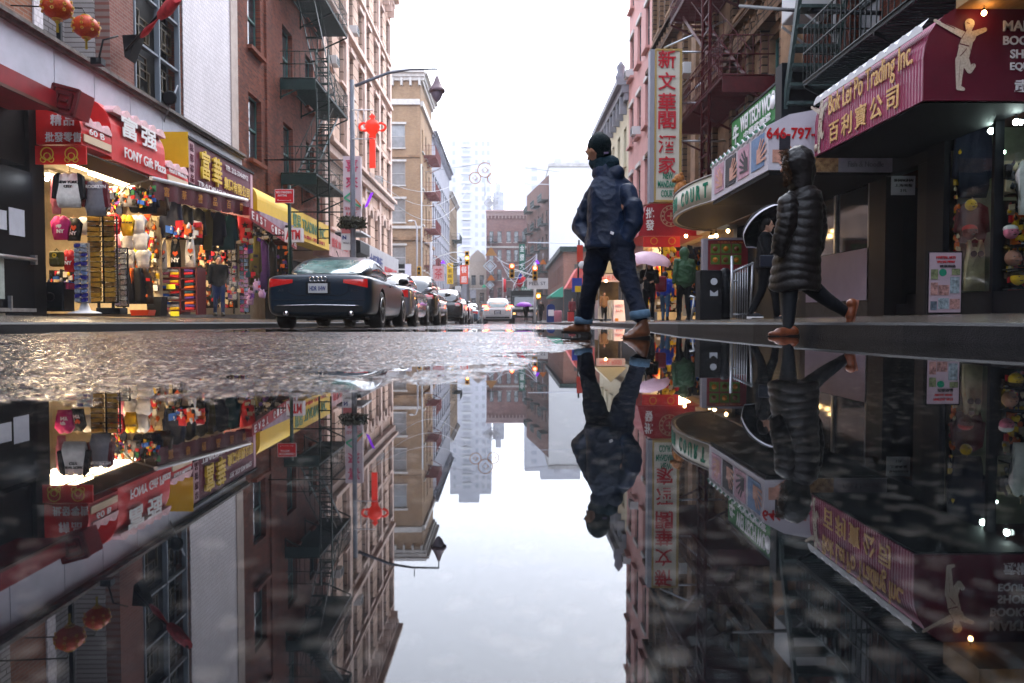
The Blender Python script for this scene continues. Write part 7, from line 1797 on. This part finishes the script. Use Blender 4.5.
# ---- generic walkers
def walker(px, pyf, pyh, Y, heading, label, coat, legs, hair=None, stride=.28, coat_len=.48, coat_w=.2, grp=None, hood=None, lift=None, arms='down', skinm=None, shoes=None, z0=None, puff=.012, vox=.018, shoe_sole=None, phase=1):
    skm = skinm or skin2; base = P(px,pyf,Y); zf = z0 if z0 is not None else base.z; H = P(px,pyh,Y).z - zf; s = H/1.72
    t = thing('person', label, 'person', (base.x,Y,zf), grp)
    f = Vector((math.sin(heading), math.cos(heading), 0)); r_ = Vector((f.y,-f.x,0)); O = Vector((base.x,Y,zf)); up = Vector((0,0,1))
    def J(a,b,c): return O + r_*a*s + f*b*s + up*c*s
    st_ = stride*phase
    hips = [J(-.09,0,.88),J(.09,0,.88)]; ank = [J(-.09,st_,.09+(.0)),J(.09,-st_,.09+.05*(abs(stride)>.1))]; kn_ = [hips[0].lerp(ank[0],.5)+f*.06*s, hips[1].lerp(ank[1],.5)+f*.07*s]
    hd = J(0,.03,1.6); sh = [J(-.19,0,1.4),J(.19,0,1.4)]
    if arms == 'down': el = [J(-.25,-.06,1.12),J(.25,.04,1.12)]; wr = [J(-.25,.04,.88),J(.25,.12,.9)]
    elif arms == 'phone': el = [J(-.24,.0,1.12),J(.24,.05,1.12)]; wr = [J(-.12,.28,1.2),J(.14,.3,1.22)]
    elif arms == 'hold': el = [J(-.23,.05,1.12),J(.24,.02,1.12)]; wr = [J(-.1,.24,1.12),J(.16,.24,1.18)]
    pr = head(t, hd, f, .225*s)+[('c',J(0,0,1.48),J(0,0,1.38),.05*s,.06*s),('c',J(-.13,0,1.37),J(.13,0,1.37),.05*s,.05*s),('c',J(0,0,1.3),J(0,0,1.0),.1*s,.09*s,(f,.7)),('c',hips[0],hips[1],.07*s,.07*s)]
    for a,b,c in zip(hips,kn_,ank): pr += [('c',a,b,.06*s,.042*s),('c',b,c,.04*s,.032*s),('c',c,c+f*.1*s-up*.04*s,.034*s,.03*s)]
    for i,(a,b,c) in enumerate(zip(sh,el,wr)): pr += [('c',a.lerp(b,.1),b,.036*s,.034*s),('c',b,c,.034*s,.026*s)]+hand_prims(c,(c-b).normalized()+(f*.2),(r_*(1 if i==0 else -1)) if arms!='down' else f,s*.95)
    blob('body', pr, skm, t, .0095, 2); 
    if Y < 30: face_marks(t, hd, f, .225*s)
    trouser_legs(t, hips, kn_, ank, (.1*s,.068*s,.052*s), legs, disp=(.006,10,.6), voxel=vox)
    top = 1.44; bot = top-coat_len*1.0
    cp = [('c',J(-.1,0,1.4),J(.1,0,1.4),.09*s,.09*s),('c',J(0,0,1.27),J(0,0,max(bot+.12,.7)),coat_w*s*.92,coat_w*s,(f,.72)),('c',sh[0],sh[1],.078*s,.078*s)]
    if coat_len > .6: cp += [('c',J(0,0,1.0),J(0,0,bot+.12),coat_w*s,coat_w*s*1.05,(f,.78))]
    blob('coat', cp, coat, t, vox, 3, (puff,8,1.0))
    for a,b,c in zip(sh,el,wr): blob('sleeve', [('c',a,b,.072*s,.062*s),('c',b,b.lerp(c,.85),.06*s,.048*s)], coat, t, vox, 3, (puff*.7,9,1))
    if hood: blob('hood', [('e',hd+Vector((0,0,.02*s))-f*.02*s,(.125*s,.13*s,.145*s)),('c',hd-up*.08*s-f*.03*s,hd-up*.17*s-f*.02*s,.1*s,.11*s)], hood, t, vox*.8, 3, (.006,10,1))
    elif hair: blob('hair', [('e',hd+up*.038*s-f*.022*s,(.096*s,.102*s,.105*s)),('c',hd-f*.06*s,hd-f*.07*s-up*(.22 if hair=='long' else .06)*s,.075*s,.06*s)]+([('c',hd-r_*.07*s-f*.01*s,hd-r_*.09*s-up*.25*s,.03*s,.03*s),('c',hd+r_*.07*s-f*.01*s,hd+r_*.09*s-up*.25*s,.03*s,.03*s)] if hair=='long' else []), hair_k, t, .012, 2)
    for a in ank:
        heel = Vector((a.x,a.y,a.z-.085*s))-f*.07*s; shoe(t, heel, heel+f*.27*s, shoes or letk, shoe_sole or solem, .08)
    return t, J, f, r_, wr, s
blk = mat('black cloth', (.006,.007,.01), .8, vary=.4, vscale=6, spec=.12); dkj = mat('black trousers cloth', (.005,.006,.009), .85, spec=.1)
wsole = mat('white rubber sole', (.7,.7,.72), .5)
t1,J1,f1,r1,w1,s1_ = walker(764,321,218,12.4,R(112),'woman in black holding a phone under a dark umbrella with pale rim',blk,dkj,'short',.2,.62,.19,arms='phone',shoe_sole=wsole)
ph_ = thing('phone', 'phone with pale case held by the woman under the dark umbrella', 'phone', w1[1]+f1*.08); c = (w1[1]+w1[0])/2+f1*.13+Vector((0,0,.06)); MB().obox(c, r1*.036, (f1*.5+Vector((0,0,.8)))*.07, (f1*.8-Vector((0,0,.5)))*.005).build('case', mat('pale phone case', (.55,.45,.5), .3), ph_)
bg_ = thing('handbag', 'small black handbag at the hip of the woman with the phone', 'bag', J1(.25,0,.95)); MB().obox(J1(.27,.05,.98), f1*.11, r1*.05, Vector((0,0,.1))).build('body', mat('blue black leather', (.01,.015,.03), .35), bg_, bevel=.02); MB().tube([J1(.27,.0,1.08),J1(.12,-.1,1.4),J1(-.1,-.1,1.38)],.008,5).build('strap', letk, bg_)
def umbrella(c_top, axis, rad, label, m_out, m_rim, grip, n=8, dep=.3, mi=None, rim_w=.035):
    t = thing('umbrella', label, 'umbrella', c_top); ax = Vector(axis).normalized(); u = ax.orthogonal().normalized(); v = ax.cross(u); c_top = Vector(c_top)
    mb = MB(); rings = []
    for j in range(8):
        q = j/7; rr_ = rad*math.sin(q*math.pi/2*.95); zz = -rad*dep*2*(1-math.cos(q*math.pi/2*.9)); rg = []
        for k in range(n*4):
            a = 2*math.pi*k/(n*4); sc_ = 1-.07*q*abs(math.sin(a*n/2)); rg.append(c_top+ax*zz*(1-.12*abs(math.sin(a*n/2))*q)+(u*math.cos(a)+v*math.sin(a))*max(rr_*sc_,.004))
        rings.append(rg)
    mb.loft(rings, 0, False, True); mb.loft([[p-ax*.004 for p in rg] for rg in rings], 1, False, True); mb.build('canopy', [m_out, mi or m_out], t)
    rm = MB(); lr = rings[-1]; lr2 = [p+(p-c_top-ax*(p-c_top).dot(ax)).normalized()*.004-ax*rim_w for p in lr]; rm.loft([lr,lr2],0,False,True); 
    if m_rim: rm.build('rim_band', m_rim, t)
    rb = MB()
    for k in range(n):
        rb.tube([rings[j][k*4]-ax*.012 for j in range(8)], .004, 4)
        rb.tube([c_top-ax*rad*.55, rings[4][k*4]-ax*.012], .003, 4)
    rb.build('rib', darkm, t); sf_ = MB(); sf_.tube([c_top+ax*.05, Vector(grip)], .008, 6); sf_.build('shaft', steel, t)
    d = (Vector(grip)-c_top).normalized(); MB().tube([Vector(grip)-d*.08, Vector(grip)+d*.04], .015, 8).build('handle', letk, t)
    return t
umbrella(P(760,220,12.7), (-.35,.66,.66), .46, 'dark umbrella with a pale rim tilted behind the woman with the phone', blk, mat('lavender white rim', (.7,.68,.75), .5), w1[0]+Vector((0,.05,.05)), mi=blk, dep=.25)
t2,J2,f2,r2,w2,s2_ = walker(649,321,261,20.0,R(190),'long haired woman in black walking towards the camera under a pink umbrella',blk,dkj,'long',.16,.6,.17,arms='hold',shoe_sole=wsole)
pku = mat('translucent pink nylon', (.62,.42,.5), .5, vary=.1, vscale=4)
umbrella(P(652,252,19.7), (.12,-.25,1), .56, 'pale pink umbrella over the long haired woman', pku, pku, w2[1], mi=pku, rim_w=.01)
walker(665,322,272,21.2,R(20),'person in bright blue jacket and jeans with a red backpack, beside the pink umbrella',mat('bright blue nylon', (.02,.06,.4), .5),mat('mid blue denim', (.05,.12,.22), .8),'short',.14,.5,.2)
bpk = thing('backpack', 'dark red backpack on the person in the blue jacket', 'backpack', P(661,285,20.6)); MB().obox(P(661,284,20.7),(.15,0,0),(0,.09,0),(0,0,.22)).build('body', mat('wine red nylon', (.2,.01,.03), .5), bpk, bevel=.06)
walker(684,320.5,249,18.0,R(-5),'person in olive green hooded jacket walking away towards the warm lit shop',mat('olive green nylon', (.035,.085,.04), .55, vary=.35, vscale=5, bump=.3, bscale=25),dkj,None,.1,.56,.235,hood=mat('olive green nylon', ()) if 0 else MATS.get('olive green nylon') or mat('olive green nylon2',(.035,.085,.04)),puff=.02)
walker(219,316,256,18.3,R(150),'person in dark jacket and blue jeans standing behind steam at the souvenir shop',blk,mat('blue denim', (.02,.04,.11), .8),'short',.08,.55,.22,grp=None)
walker(572,322,298,46,R(170),'person in a dark red coat far away beside the mailbox',mat('dark red cloth', (.2,.02,.03), .7),dkj,'short',.1,.7,.2,vox=.03)
walker(526,322,303,50,R(180),'distant person under a violet umbrella beside the dark truck',blk,dkj,'short',.1,.6,.2,vox=.03)
umbrella(P(524,302,49.8), (0,-.1,1), .55, 'violet umbrella far away beside the dark truck', mat('violet nylon', (.25,.03,.4), .5), None, P(525,310,49.8))
walker(604,322,292,31,R(175),'person in light brown coat standing behind the food cart',mat('light brown cloth', (.25,.14,.07), .8),dkj,'short',.1,.6,.2,vox=.025)
walker(541,322,301,52,R(200),'distant dark figure beside the white signal pole',blk,dkj,'short',.1,.6,.2,vox=.03)
# ================================================================== far street furniture, signs and decorations
def far_sign(px0,px1,py0,py1,Y,m,label,chars=None,cm=None,vert=True,name='hanging_sign',grp=None,fitw=.7):
    a,b = P(px0,py1,Y),P(px1,py0,Y); t = thing(name,label,'sign',((a.x+b.x)/2,Y,a.z),grp)
    MB().box((a.x,Y,a.z),(b.x,Y+.12,b.z)).build('board',m,t)
    MB().tube([((a.x+b.x)/2,Y+.06,b.z),((a.x+b.x)/2,Y+.06,b.z+.5)],.02,5).build('hanger',darkm,t)
    if chars:
        if vert:
            n = len(chars); h = (b.z-a.z)/n
            for k,ch in enumerate(chars):
                if ch != ' ': text(ch, ((a.x+b.x)/2,Y-.01,b.z-h*(k+.5)), UX, UZ, h*.7, cm, t, fit=(b.x-a.x)*fitw)
        else: text(chars, ((a.x+b.x)/2,Y-.01,(a.z+b.z)/2), UX, UZ, (b.z-a.z)*.45, cm, t, fit=(b.x-a.x)*.85)
    return t
far_sign(433,444,266,281,62,mat('pale pink board', (.62,.4,.42), .5),'pale pink square hanging sign with red marks at the left',"茶",letr)
far_sign(447,453,263,284,66,yel,'narrow yellow vertical hanging sign at the left',"大茶飯店",letk)
far_sign(460,468,265,284,72,mat('orange red banner', (.6,.08,.03), .5),'orange red vertical banner near the end of the street',"餐廳",lettw)
far_sign(519,525,244,288,88,mat('dark green board', (.01,.12,.08), .5),'tall dark green vertical sign with white characters down the street',"金豐大酒樓",lettw)
far_sign(521,531,287,291,70,mat('green awning board', (.02,.15,.1), .5),'small green shop board under the tall green sign','CAFE',lettw,False)
far_sign(372,379,289-9,293-9,70,white,'white shop board low on the tan corner building','BANK',letb,False)
# warm lit billboard-like white panel and clutter at left corner building
far_sign(405,411,264,277,70.5,mat('pale lilac board', (.6,.58,.66), .5),'plain pale board on the tan corner building',None)
# signal pole right with sign and lights
sigb = mat('signal yellow', (.6,.35,.02), .45); redon = mat('lit red signal', (.8,.05,.02), .3, emit=(1,.06,.03), es=9); amb = mat('lit amber signal', (.8,.3,.02), .3, emit=(1,.35,.05), es=7)
def signal(px,py,Y,lit,label,h=.95,grp='traffic lights',which=0):
    c = P(px,py,Y); t = thing('traffic_light',label,'traffic light',c,grp); MB().box((c.x-.17,Y,c.z-h/2),(c.x+.17,Y+.25,c.z+h/2)).build('housing',sigb,t,bevel=.03)
    n = 3 if h > .7 else 1
    for k in range(n):
        q = Vector((c.x,Y-.01,c.z+(h/2-h*(k+.5)/n))); MB().lathe(q,[(.001,-.02),(.1,-.01),(.11,0)],12,axis='Y').build('lens', lit if (k==which and lit) else letk, t)
        v_ = MB(); v_.lathe(q,[(.125,0),(.125,-.14)],12,axis='Y',cap=False); v_.build('visor', sigb, t)
    return t
pl = thing('signal_pole','white signal pole with a white street sign board on the right','pole',P(535,322,50)); c = P(535,322,50)
MB().tube([c+Vector((0,.15,-.05)),Vector((c.x,50.15,P(0,262,50).z))],.09,8).build('post',white,pl); MB().tube([P(535,276,50)+Vector((0,.2,0)),P(511,268,50)+Vector((0,.2,0))],.05,6).build('arm',white,pl)
a,b = P(527,289,49.9),P(548,278,49.9); MB().box((a.x,49.85,a.z),(b.x,49.9,b.z)).build('sign_board',white,pl); text('PELL ST', ((a.x+b.x)/2,49.84,(a.z+b.z)/2), UX, UZ, .22, letk, pl, fit=1.1)
signal(535,273,49.7,redon,'traffic light showing red on the white signal pole')
signal(512,271,49.8,redon,'traffic light showing red, hung over the street near the green vertical sign')
signal(538.5,296,49.6,amb,'small lit amber crossing signal low on the white signal pole',.5)
signal(419,273,58,amb,'yellow traffic light at the left before the tan corner building',1.0,which=5)
signal(467,258,60,amb,'amber lit traffic light hung on a curved white arm in the middle',1.1,which=1)
mp = thing('signal_pole','grey mast with crossbar and long curved white arm at the left','pole',P(431,322,60)); c = P(431,322,60)
MB().tube([c+Vector((0,0,-.1)),P(431,242,60)],.1,8).tube([P(424,243,60),P(438,243,60)],.05,6).build('post',mat('pale grey mast',(.45,.44,.46),.5),mp)
MB().tube([P(431,262,60.2),P(440,256,60.2),P(452,252.5,60.2),P(467,252,60.2)],.05,6).build('arm',white,mp)
lpp = thing('street_lamp','slim pale street lamp standing against the tan corner building','street lamp',P(417,322,64)); MB().tube([P(417,322,64)+Vector((0,0,-.1)),P(417,228,64),P(415,221,64),P(411,220,64)],[.09,.07,.05,.04],8).build('post',mat('pale grey mast',()) if 0 else MATS['pale grey mast'],lpp); MB().sphere(P(410.5,221,64),(.2,.12,.08)).build('lantern',white,lpp)
# flags
def flag(pts, Y, m, label, m2=None):
    t = thing('flag',label,'flag',P(pts[0][0],pts[0][1],Y),'flags over the street'); rings = []
    a,b,c,d = [P(x,y,Y) for x,y in pts]; mb = MB(); n = 10
    for k in range(n+1):
        u = k/n; w_ = Vector((0,.12*math.sin(u*9),.03*math.sin(u*7))); rings.append([a.lerp(b,u)+w_, d.lerp(c,u)+w_, d.lerp(c,u)+w_+Vector((0,.015,0)), a.lerp(b,u)+w_+Vector((0,.015,0))])
    mb.loft(rings); mb.build('cloth',m,t); 
    if m2: e = a.lerp(b,.4); g = a.lerp(d,.45); mb = MB(); mb.quad(a+Vector((0,-.14,0)),e+Vector((0,-.14,0)),e+(g-a)+Vector((0,-.14,0)),g+Vector((0,-.14,0))); mb.build('canton',m2,t)
    MB().tube([a+(a-d)*.1, d+(d-a)*.6],.025,5).build('pole',white,t)
flag([(520,273),(526,278),(521,288),(515,284)],58,mat('flag red',(.6,.02,.04),.6),'red flag with blue corner below the tall green sign',mat('flag blue',(.02,.04,.3),.6))
flag([(503,279),(506,279),(506,292),(503,292)],64,mat('flag red',(.6,.02,.04),.6),'small plain red flag left of the red and blue one')
flag([(514,284),(518,280),(516,287),(513,290)],60,mat('striped flag',(.55,.3,.35),.6,vary=.6,vscale=20),'small pale striped flag close to the red and blue one')
# overhead decorations strung over the street
lite = mat('white festoon cord',(.6,.63,.7),.4)
def catenary(a, b, sag, r_, n=18): return [Vector(a).lerp(Vector(b),k/n)-Vector((0,0,sag*4*(k/n)*(1-k/n))) for k in range(n+1)]
fs = thing('light_string','white curved festoon arcs spanning the street from the grey lamp post','string lights',P(370,172,26)); mb = MB()
for k,(y0,x1,y1,sg) in enumerate(((172,455,172,.62),(173,457,178,1.0),(174,459,184,1.4))):
    mb2 = MB(); mb2.tube(catenary(P(369,y0,24.5),P(x1+8,y1+6,40),sg*1.1,.012),.009,5); mb2.build('cord',lite,fs)
fs2 = thing('light_string','white festoon arcs crossing the street in front of the pinkish building','string lights',P(498,258,55)); 
for k in range(4):
    mb2 = MB(); mb2.tube(catenary(P(495+k*2,256+k*1.5,55),P(537,254+k*1.4,55),.75+.35*k,.02),.022,5); mb2.build('cord',lite,fs2)
fs3 = thing('light_string','white festoon arcs at the left, beside the curved signal arm','string lights',P(440,246,58)); 
for k in range(4):
    mb2 = MB(); mb2.tube(catenary(P(441,246+k*1.5,58),P(464,262-k*1.5,58),.3+.25*k,.02),.02,5); mb2.build('cord',lite,fs3)
wr_ = thing('cable','pale straight cable crossing the street at the left of the white wall','cable',P(528,242,70)); MB().tube([P(528,242.5,70),P(592,243.5,70)],.045,5).build('cord',lite,wr_)
wr2 = thing('cable','upper pale cable crossing the tenement facade','cable',P(538,184.5,66)); MB().tube([P(500,183,66),P(600,186,66)],.03,5).build('cord',lite,wr2)
rg = thing('ring_ornament','three linked orange rings ornament hung over the street against the fog','ornament',P(485,175,40)); 
for (px,py,r_) in ((485,170,7.2),(475,178,5.6),(493,178.5,5.6)):
    c = P(px,py,40); s_ = 750/40; m_ = MB(); m_.tube([c+Vector((math.cos(a)*r_/s_,0,math.sin(a)*r_/s_)) for a in [i*math.pi/14 for i in range(29)]],.022,5,cap=False); m_.tube([c+Vector((math.cos(a)*r_*.45/s_,0,math.sin(a)*r_*.45/s_)) for a in [i*math.pi/2 for i in range(5)]],.018,4,cap=False); m_.build('ring',mat('pale orange ring',(.65,.32,.15),.5),rg)
m_ = MB(); m_.tube([P(425,172,40),P(485,163,40),P(560,172,40)],.012,4); m_.tube([P(485,176,40),P(485,196,40)],.01,4); m_.build('cord',mat('thin grey wire',(.4,.4,.45),.5),rg)
def diamond(px,py,r_,Y,m,label,parts=True):
    t = thing('diamond_ornament',label,'ornament',P(px,py,Y),'diamond ornaments over the street'); c = P(px,py,Y); s_ = 750/Y; q = r_/s_
    mb = MB()
    for k in range(4):
        a0,a1 = k*math.pi/2,(k+1)*math.pi/2; A = c+Vector((math.cos(a0)*q,0,math.sin(a0)*q*.95)); B = c+Vector((math.cos(a1)*q,0,math.sin(a1)*q*.95)); mb.obox((A+B)/2,(B-A)/2,(0,.03,0),((A+B)/2-c).normalized()*q*.07)
        A = c+(A-c)*.6; B = c+(B-c)*.6; mb.obox((A+B)/2,(B-A)/2,(0,.03,0),((A+B)/2-c).normalized()*q*.06)
    mb.prism([c+Vector((q*.42,.05,0)),c+Vector((0,.05,q*.42)),c+Vector((-q*.42,.05,0)),c+Vector((0,.05,-q*.42))],(0,.03,0)); mb.build('lattice',m,t); return t
wd = mat('white lattice ornament',(.6,.68,.75),.5)
diamond(490,266,6.5,58,wd,'largest pale diamond ornament in the middle of the street')
diamond(490,285,4,58,wd,'small pale diamond ornament below the largest one')
diamond(491,203,7,44,mat('white faint ornament',(.75,.77,.8),.5),'faint white diamond ornament below the orange rings')
def tri(px,py,r_,Y,m,label):
    t = thing('bell_ornament',label,'ornament',P(px,py,Y),'small coloured ornaments over the street'); c = P(px,py,Y); q = r_/(750/Y); MB().prism([c+Vector((-q,0,-q*.6)),c+Vector((q,0,-q*.6)),c+Vector((q*.3,0,q*.5)),c+Vector((0,0,q*.8)),c+Vector((-q*.3,0,q*.5))],(0,.08,0)).build('plate',m,t)
    MB().tube([c+Vector((0,.04,q*.8)),c+Vector((0,.04,q*2.4))],.012,4).build('string',lite,t)
ob_ = mat('orange brown plastic',(.55,.2,.06),.5); 
tri(491,278,4.2,58,ob_,'orange brown triangular ornament between the two pale diamonds'); tri(491,252,6,56,mat('tan brown plastic',(.5,.28,.12),.5),'tan ornament at the top of the hanging diamond column'); tri(543,262,3.6,54,ob_,'orange ornament at the right end of the festoon arcs'); tri(537,262,3,54,MATS['violet plastic'],'violet ornament at the right end of the festoon arcs'); tri(443,262,2.6,58,MATS['violet plastic'],'violet ornament near the left signal mast'); tri(484,286,2.5,58,MATS['mint'],'mint green ornament left of the small diamond')
# left far shop clutter under the grey building
for (x0,x1,y0,y1,Y,c_,lab) in ((440,447,289,300,75,(.5,.1,.06),'orange red small sign low on the left beyond the parked cars'),(455,461,286,292,80,(.5,.5,.5),'pale small sign low on the far left pavement'),(447,452,292,297,78,(.5,.45,.1),'dull yellow small sign low on the far left pavement'),(470,476,290,298,95,(.35,.35,.38),'grey small sign at the far end of the left pavement')):
    far_sign(x0,x1,y0,y1,Y,mat('small sign '+lab.split()[0],c_,.5,vary=.3,vscale=6),lab,name='shop_sign')
# left street below: awnings of the grey building row
for (ya_,yb_,z0_,z1_,k,lab) in ((84,92,2.2,3.2,'red','faded red awning under the grey building'),(95,104,2.2,3.1,'green','green awning at the far end of the grey building'),(73,80,2.3,3.3,'cream','cream awning at the foot of the tan corner building')):
    t = thing('shop_awning',lab,'awning',(XL,ya_,z0_)); awning_solid(XL+.05,XL+1.2,ya_,yb_,z0_,z1_,C[k],t)
# right: food cart, sandwich board, mailbox, bins
fc = thing('food_cart','steel street food cart with lamp and lettered header on the right pavement','food cart',P(611,322,31)); Y=31
a,b = P(598,319,Y),P(622,300,Y); hz_ = P(0,262,Y).z
MB().box((a.x,Y,a.z),(b.x,Y+1.2,b.z)).build('counter',mat('brushed steel cart',(.3,.3,.3),.4,metal=.5,vary=.3),fc); MB().box((a.x,Y+1.0,b.z),(b.x,Y+1.15,P(0,272,Y).z)).build('back_panel',mat('brown cart panel',(.14,.1,.06),.5,vary=.4),fc)
m_=MB(); 
for x in (a.x+.03,b.x-.03): m_.tube([(x,Y+.03,b.z),(x,Y+.03,P(0,270,Y).z)],.025,6)
for k in range(8): x=a.x+.08+k*(b.x-a.x-.16)/7; m_.tube([(x,Y-.02,a.z+.1),(x,Y-.02,b.z-.05)],.012,5)
m_.build('frame',steel,fc); MB().box((a.x-.1,Y-.3,P(0,282,Y).z),(b.x+.1,Y-.25,P(0,274,Y).z)).build('header',mat('pinkish white header',(.5,.4,.42),.5),fc); text('HALAL FOOD',((a.x+b.x)/2,Y-.31,P(0,278,Y).z),UX,UZ,.2,letr,fc,fit=.9)
MB().prism([(a.x-.15,Y-.35,P(0,273,Y).z),(b.x+.15,Y-.35,P(0,273,Y).z),((a.x+b.x)/2,Y-.35,P(0,258,Y).z)],(0,1.6,0)).build('canopy',mat('cream cart canopy',(.5,.45,.3),.6),fc)
for s in (.15,.85): MB().lathe((a.x+(b.x-a.x)*s,Y+.3,a.z-.12),[(.001,-.03),(.17,-.03),(.17,.03),(.001,.03)],16,axis='X').build('wheel',tyre_m,fc)
bulb(P(606,281,30.5),.045,wb_,'warm lit lamp hanging in the food cart')
sb_ = thing('sandwich_board','white folding sandwich board with small pictures on the right pavement','sign',P(619,325,28)); a,b = P(613,325,28),P(626,300,28)
MB().prism([(a.x,28,a.z),(b.x,28,a.z),(b.x-.06,28.15,b.z),(a.x+.06,28.15,b.z)],(0,.03,0)).prism([(a.x,28.5,a.z),(b.x,28.5,a.z),(b.x-.06,28.22,b.z),(a.x+.06,28.22,b.z)],(0,.03,0)).build('board',mat('pinkish white sheet',(.6,.5,.55),.5),sb_)
text('LUNCH',((a.x+b.x)/2,28.08,b.z-.2),UX,UZ,.1,letr,sb_,fit=.3); text('$5.95',((a.x+b.x)/2,28.05,b.z-.4),UX,UZ,.09,letr,sb_,fit=.25)
MB().box((a.x+.08,27.99,a.z+.1),(a.x+.2,28.02,a.z+.25)).build('picture',MATS['orange dish'],sb_)
mbx = thing('mailbox','blue street mailbox with rounded top far away on the right','mailbox',P(551,323,48)); a,b = P(547,323,48),P(555,304,48); w2_=(b.x-a.x)/2; cx=(a.x+b.x)/2; pts=[(a.x,48,a.z),(b.x,48,a.z)]+[(cx+w2_*math.cos(k*math.pi/8),48,b.z-w2_*.8+w2_*.8*math.sin(k*math.pi/8)) for k in range(9)]
MB().prism(pts,(0,.6,0)).build('body',mat('mailbox blue',(.02,.05,.2),.4),mbx); MB().box((cx-.18,47.98,a.z+.45),(cx+.18,48,a.z+.85)).build('label_plate',lettw,mbx)
tb = thing('litter_bin','pinkish round litter bin beside the blue mailbox','bin',P(558,323,47)); c=P(558,323,47); MB().lathe((c.x,47,c.z),[(.18,0),(.24,.05),(.26,.7),(.22,.78)],14).build('body',mat('pink bin',(.5,.2,.25),.5),tb)
rn = thing('newspaper_box','small red newspaper box near the red coated person','box',P(571,323,42)); a,b=P(568,323,42),P(574,312,42); MB().box((a.x,42,a.z+.1),(b.x,42.4,b.z)).box((a.x+.1,42.1,a.z-.1),(b.x-.1,42.3,a.z+.1)).build('body',mat('red box paint',(.5,.03,.03),.4),rn)
# red and white banner with blue yellow sign on a thin post behind the man
po = thing('banner_pole','dark slim post carrying red and white banners and a blue yellow sign','pole',P(577,322,38)); MB().tube([P(577,322,38)+Vector((0,0,-.1)),P(579,240,38)],.05,6).build('post',darkm,po)
a,b=P(572,292,37.9),P(582,278,37.9); MB().box((a.x,37.9,a.z),(b.x,37.95,b.z)).build('blue_sign',mat('sign blue',(.02,.06,.35),.5),po); a,b=P(575,292,37.85),P(581,286,37.85); MB().box((a.x,37.85,a.z),(b.x,37.89,b.z)).build('yellow_sign',yel,po)
a,b=P(577,262,37.9),P(583,245,37.9); MB().box((a.x,37.9,a.z),(b.x,37.93,b.z)).build('red_banner',mat('banner red',(.6,.06,.03),.6),po); MB().sphere(P(582,265,37.8),(.18,.1,.2)).build('white_globe',white,po)
ra2 = thing('shop_awning','faded red awning behind the slim banner post','awning',P(572,280,60)); a,b=P(566,288,60),P(590,268,60); MB().prism([(a.x,60,a.z),(a.x+.9,60,b.z),(b.x+.5,60,b.z),(b.x+.5,60,a.z)],(0,3,0)).build('canvas',mat('faded red canvas',(.5,.1,.09),.6),ra2)
# overhead wire near the red fire escape and catch-all pipes
cb_ = thing('cable','thick dark cable running along the right facade above the purple awning','cable',(XR-.2,12,7)); MB().tube([P(740,6,17),P(790,10,14.5),P(880,13,12.2)],.04,6).build('cord',darkm,cb_)
# steam rising at the souvenir shop pavement
sm = bpy.data.materials.new('steam'); sm.use_nodes=True; nt=sm.node_tree; N=nt.nodes; L=nt.links; N.remove(N['Principled BSDF']); pv=N.new('ShaderNodeVolumePrincipled'); pv.inputs['Color'].default_value=(.95,.96,1,1)
tc=N.new('ShaderNodeTexCoord'); nz=N.new('ShaderNodeTexNoise'); nz.inputs['Scale'].default_value=3.2; nz.inputs['Detail'].default_value=4; L.new(tc.outputs['Object'],nz.inputs['Vector'])
gr=N.new('ShaderNodeVectorMath'); gr.operation='LENGTH'; L.new(tc.outputs['Object'],gr.inputs[0])
mr=N.new('ShaderNodeMapRange'); mr.inputs['From Min'].default_value=.46; mr.inputs['From Max'].default_value=.66; mr.inputs['To Min'].default_value=0; mr.inputs['To Max'].default_value=7; L.new(nz.outputs['Fac'],mr.inputs['Value'])
m2=N.new('ShaderNodeMapRange'); m2.inputs['From Min'].default_value=.1; m2.inputs['From Max'].default_value=.62; m2.inputs['To Min'].default_value=1; m2.inputs['To Max'].default_value=0; L.new(gr.outputs['Value'],m2.inputs['Value'])
ml=N.new('ShaderNodeMath'); ml.operation='MULTIPLY'; L.new(mr.outputs[0],ml.inputs[0]); L.new(m2.outputs[0],ml.inputs[1]); L.new(ml.outputs[0],pv.inputs['Density']); L.new(pv.outputs[0],N['Material Output'].inputs['Volume'])
c = P(226,292,17.2); sp_=MB().sphere((0,0,0),(.65,.5,.65),0,20,12).build('steam',sm,kind='stuff'); sp_.location = c
# gutter debris and manhole
mh = thing('manhole_cover','round iron manhole cover in the wet road near the white car lane','manhole cover',(-.9,16,gz(-.9,16))); m_=MB(); z=gz(-.9,16)+.006; m_.lathe((-.9,16,z),[(.001,.004),(.33,.004),(.34,0)],28); m_.build('cover',mat('wet iron',(.03,.03,.033),.3,metal=.6,bump=.4,bscale=60),mh)
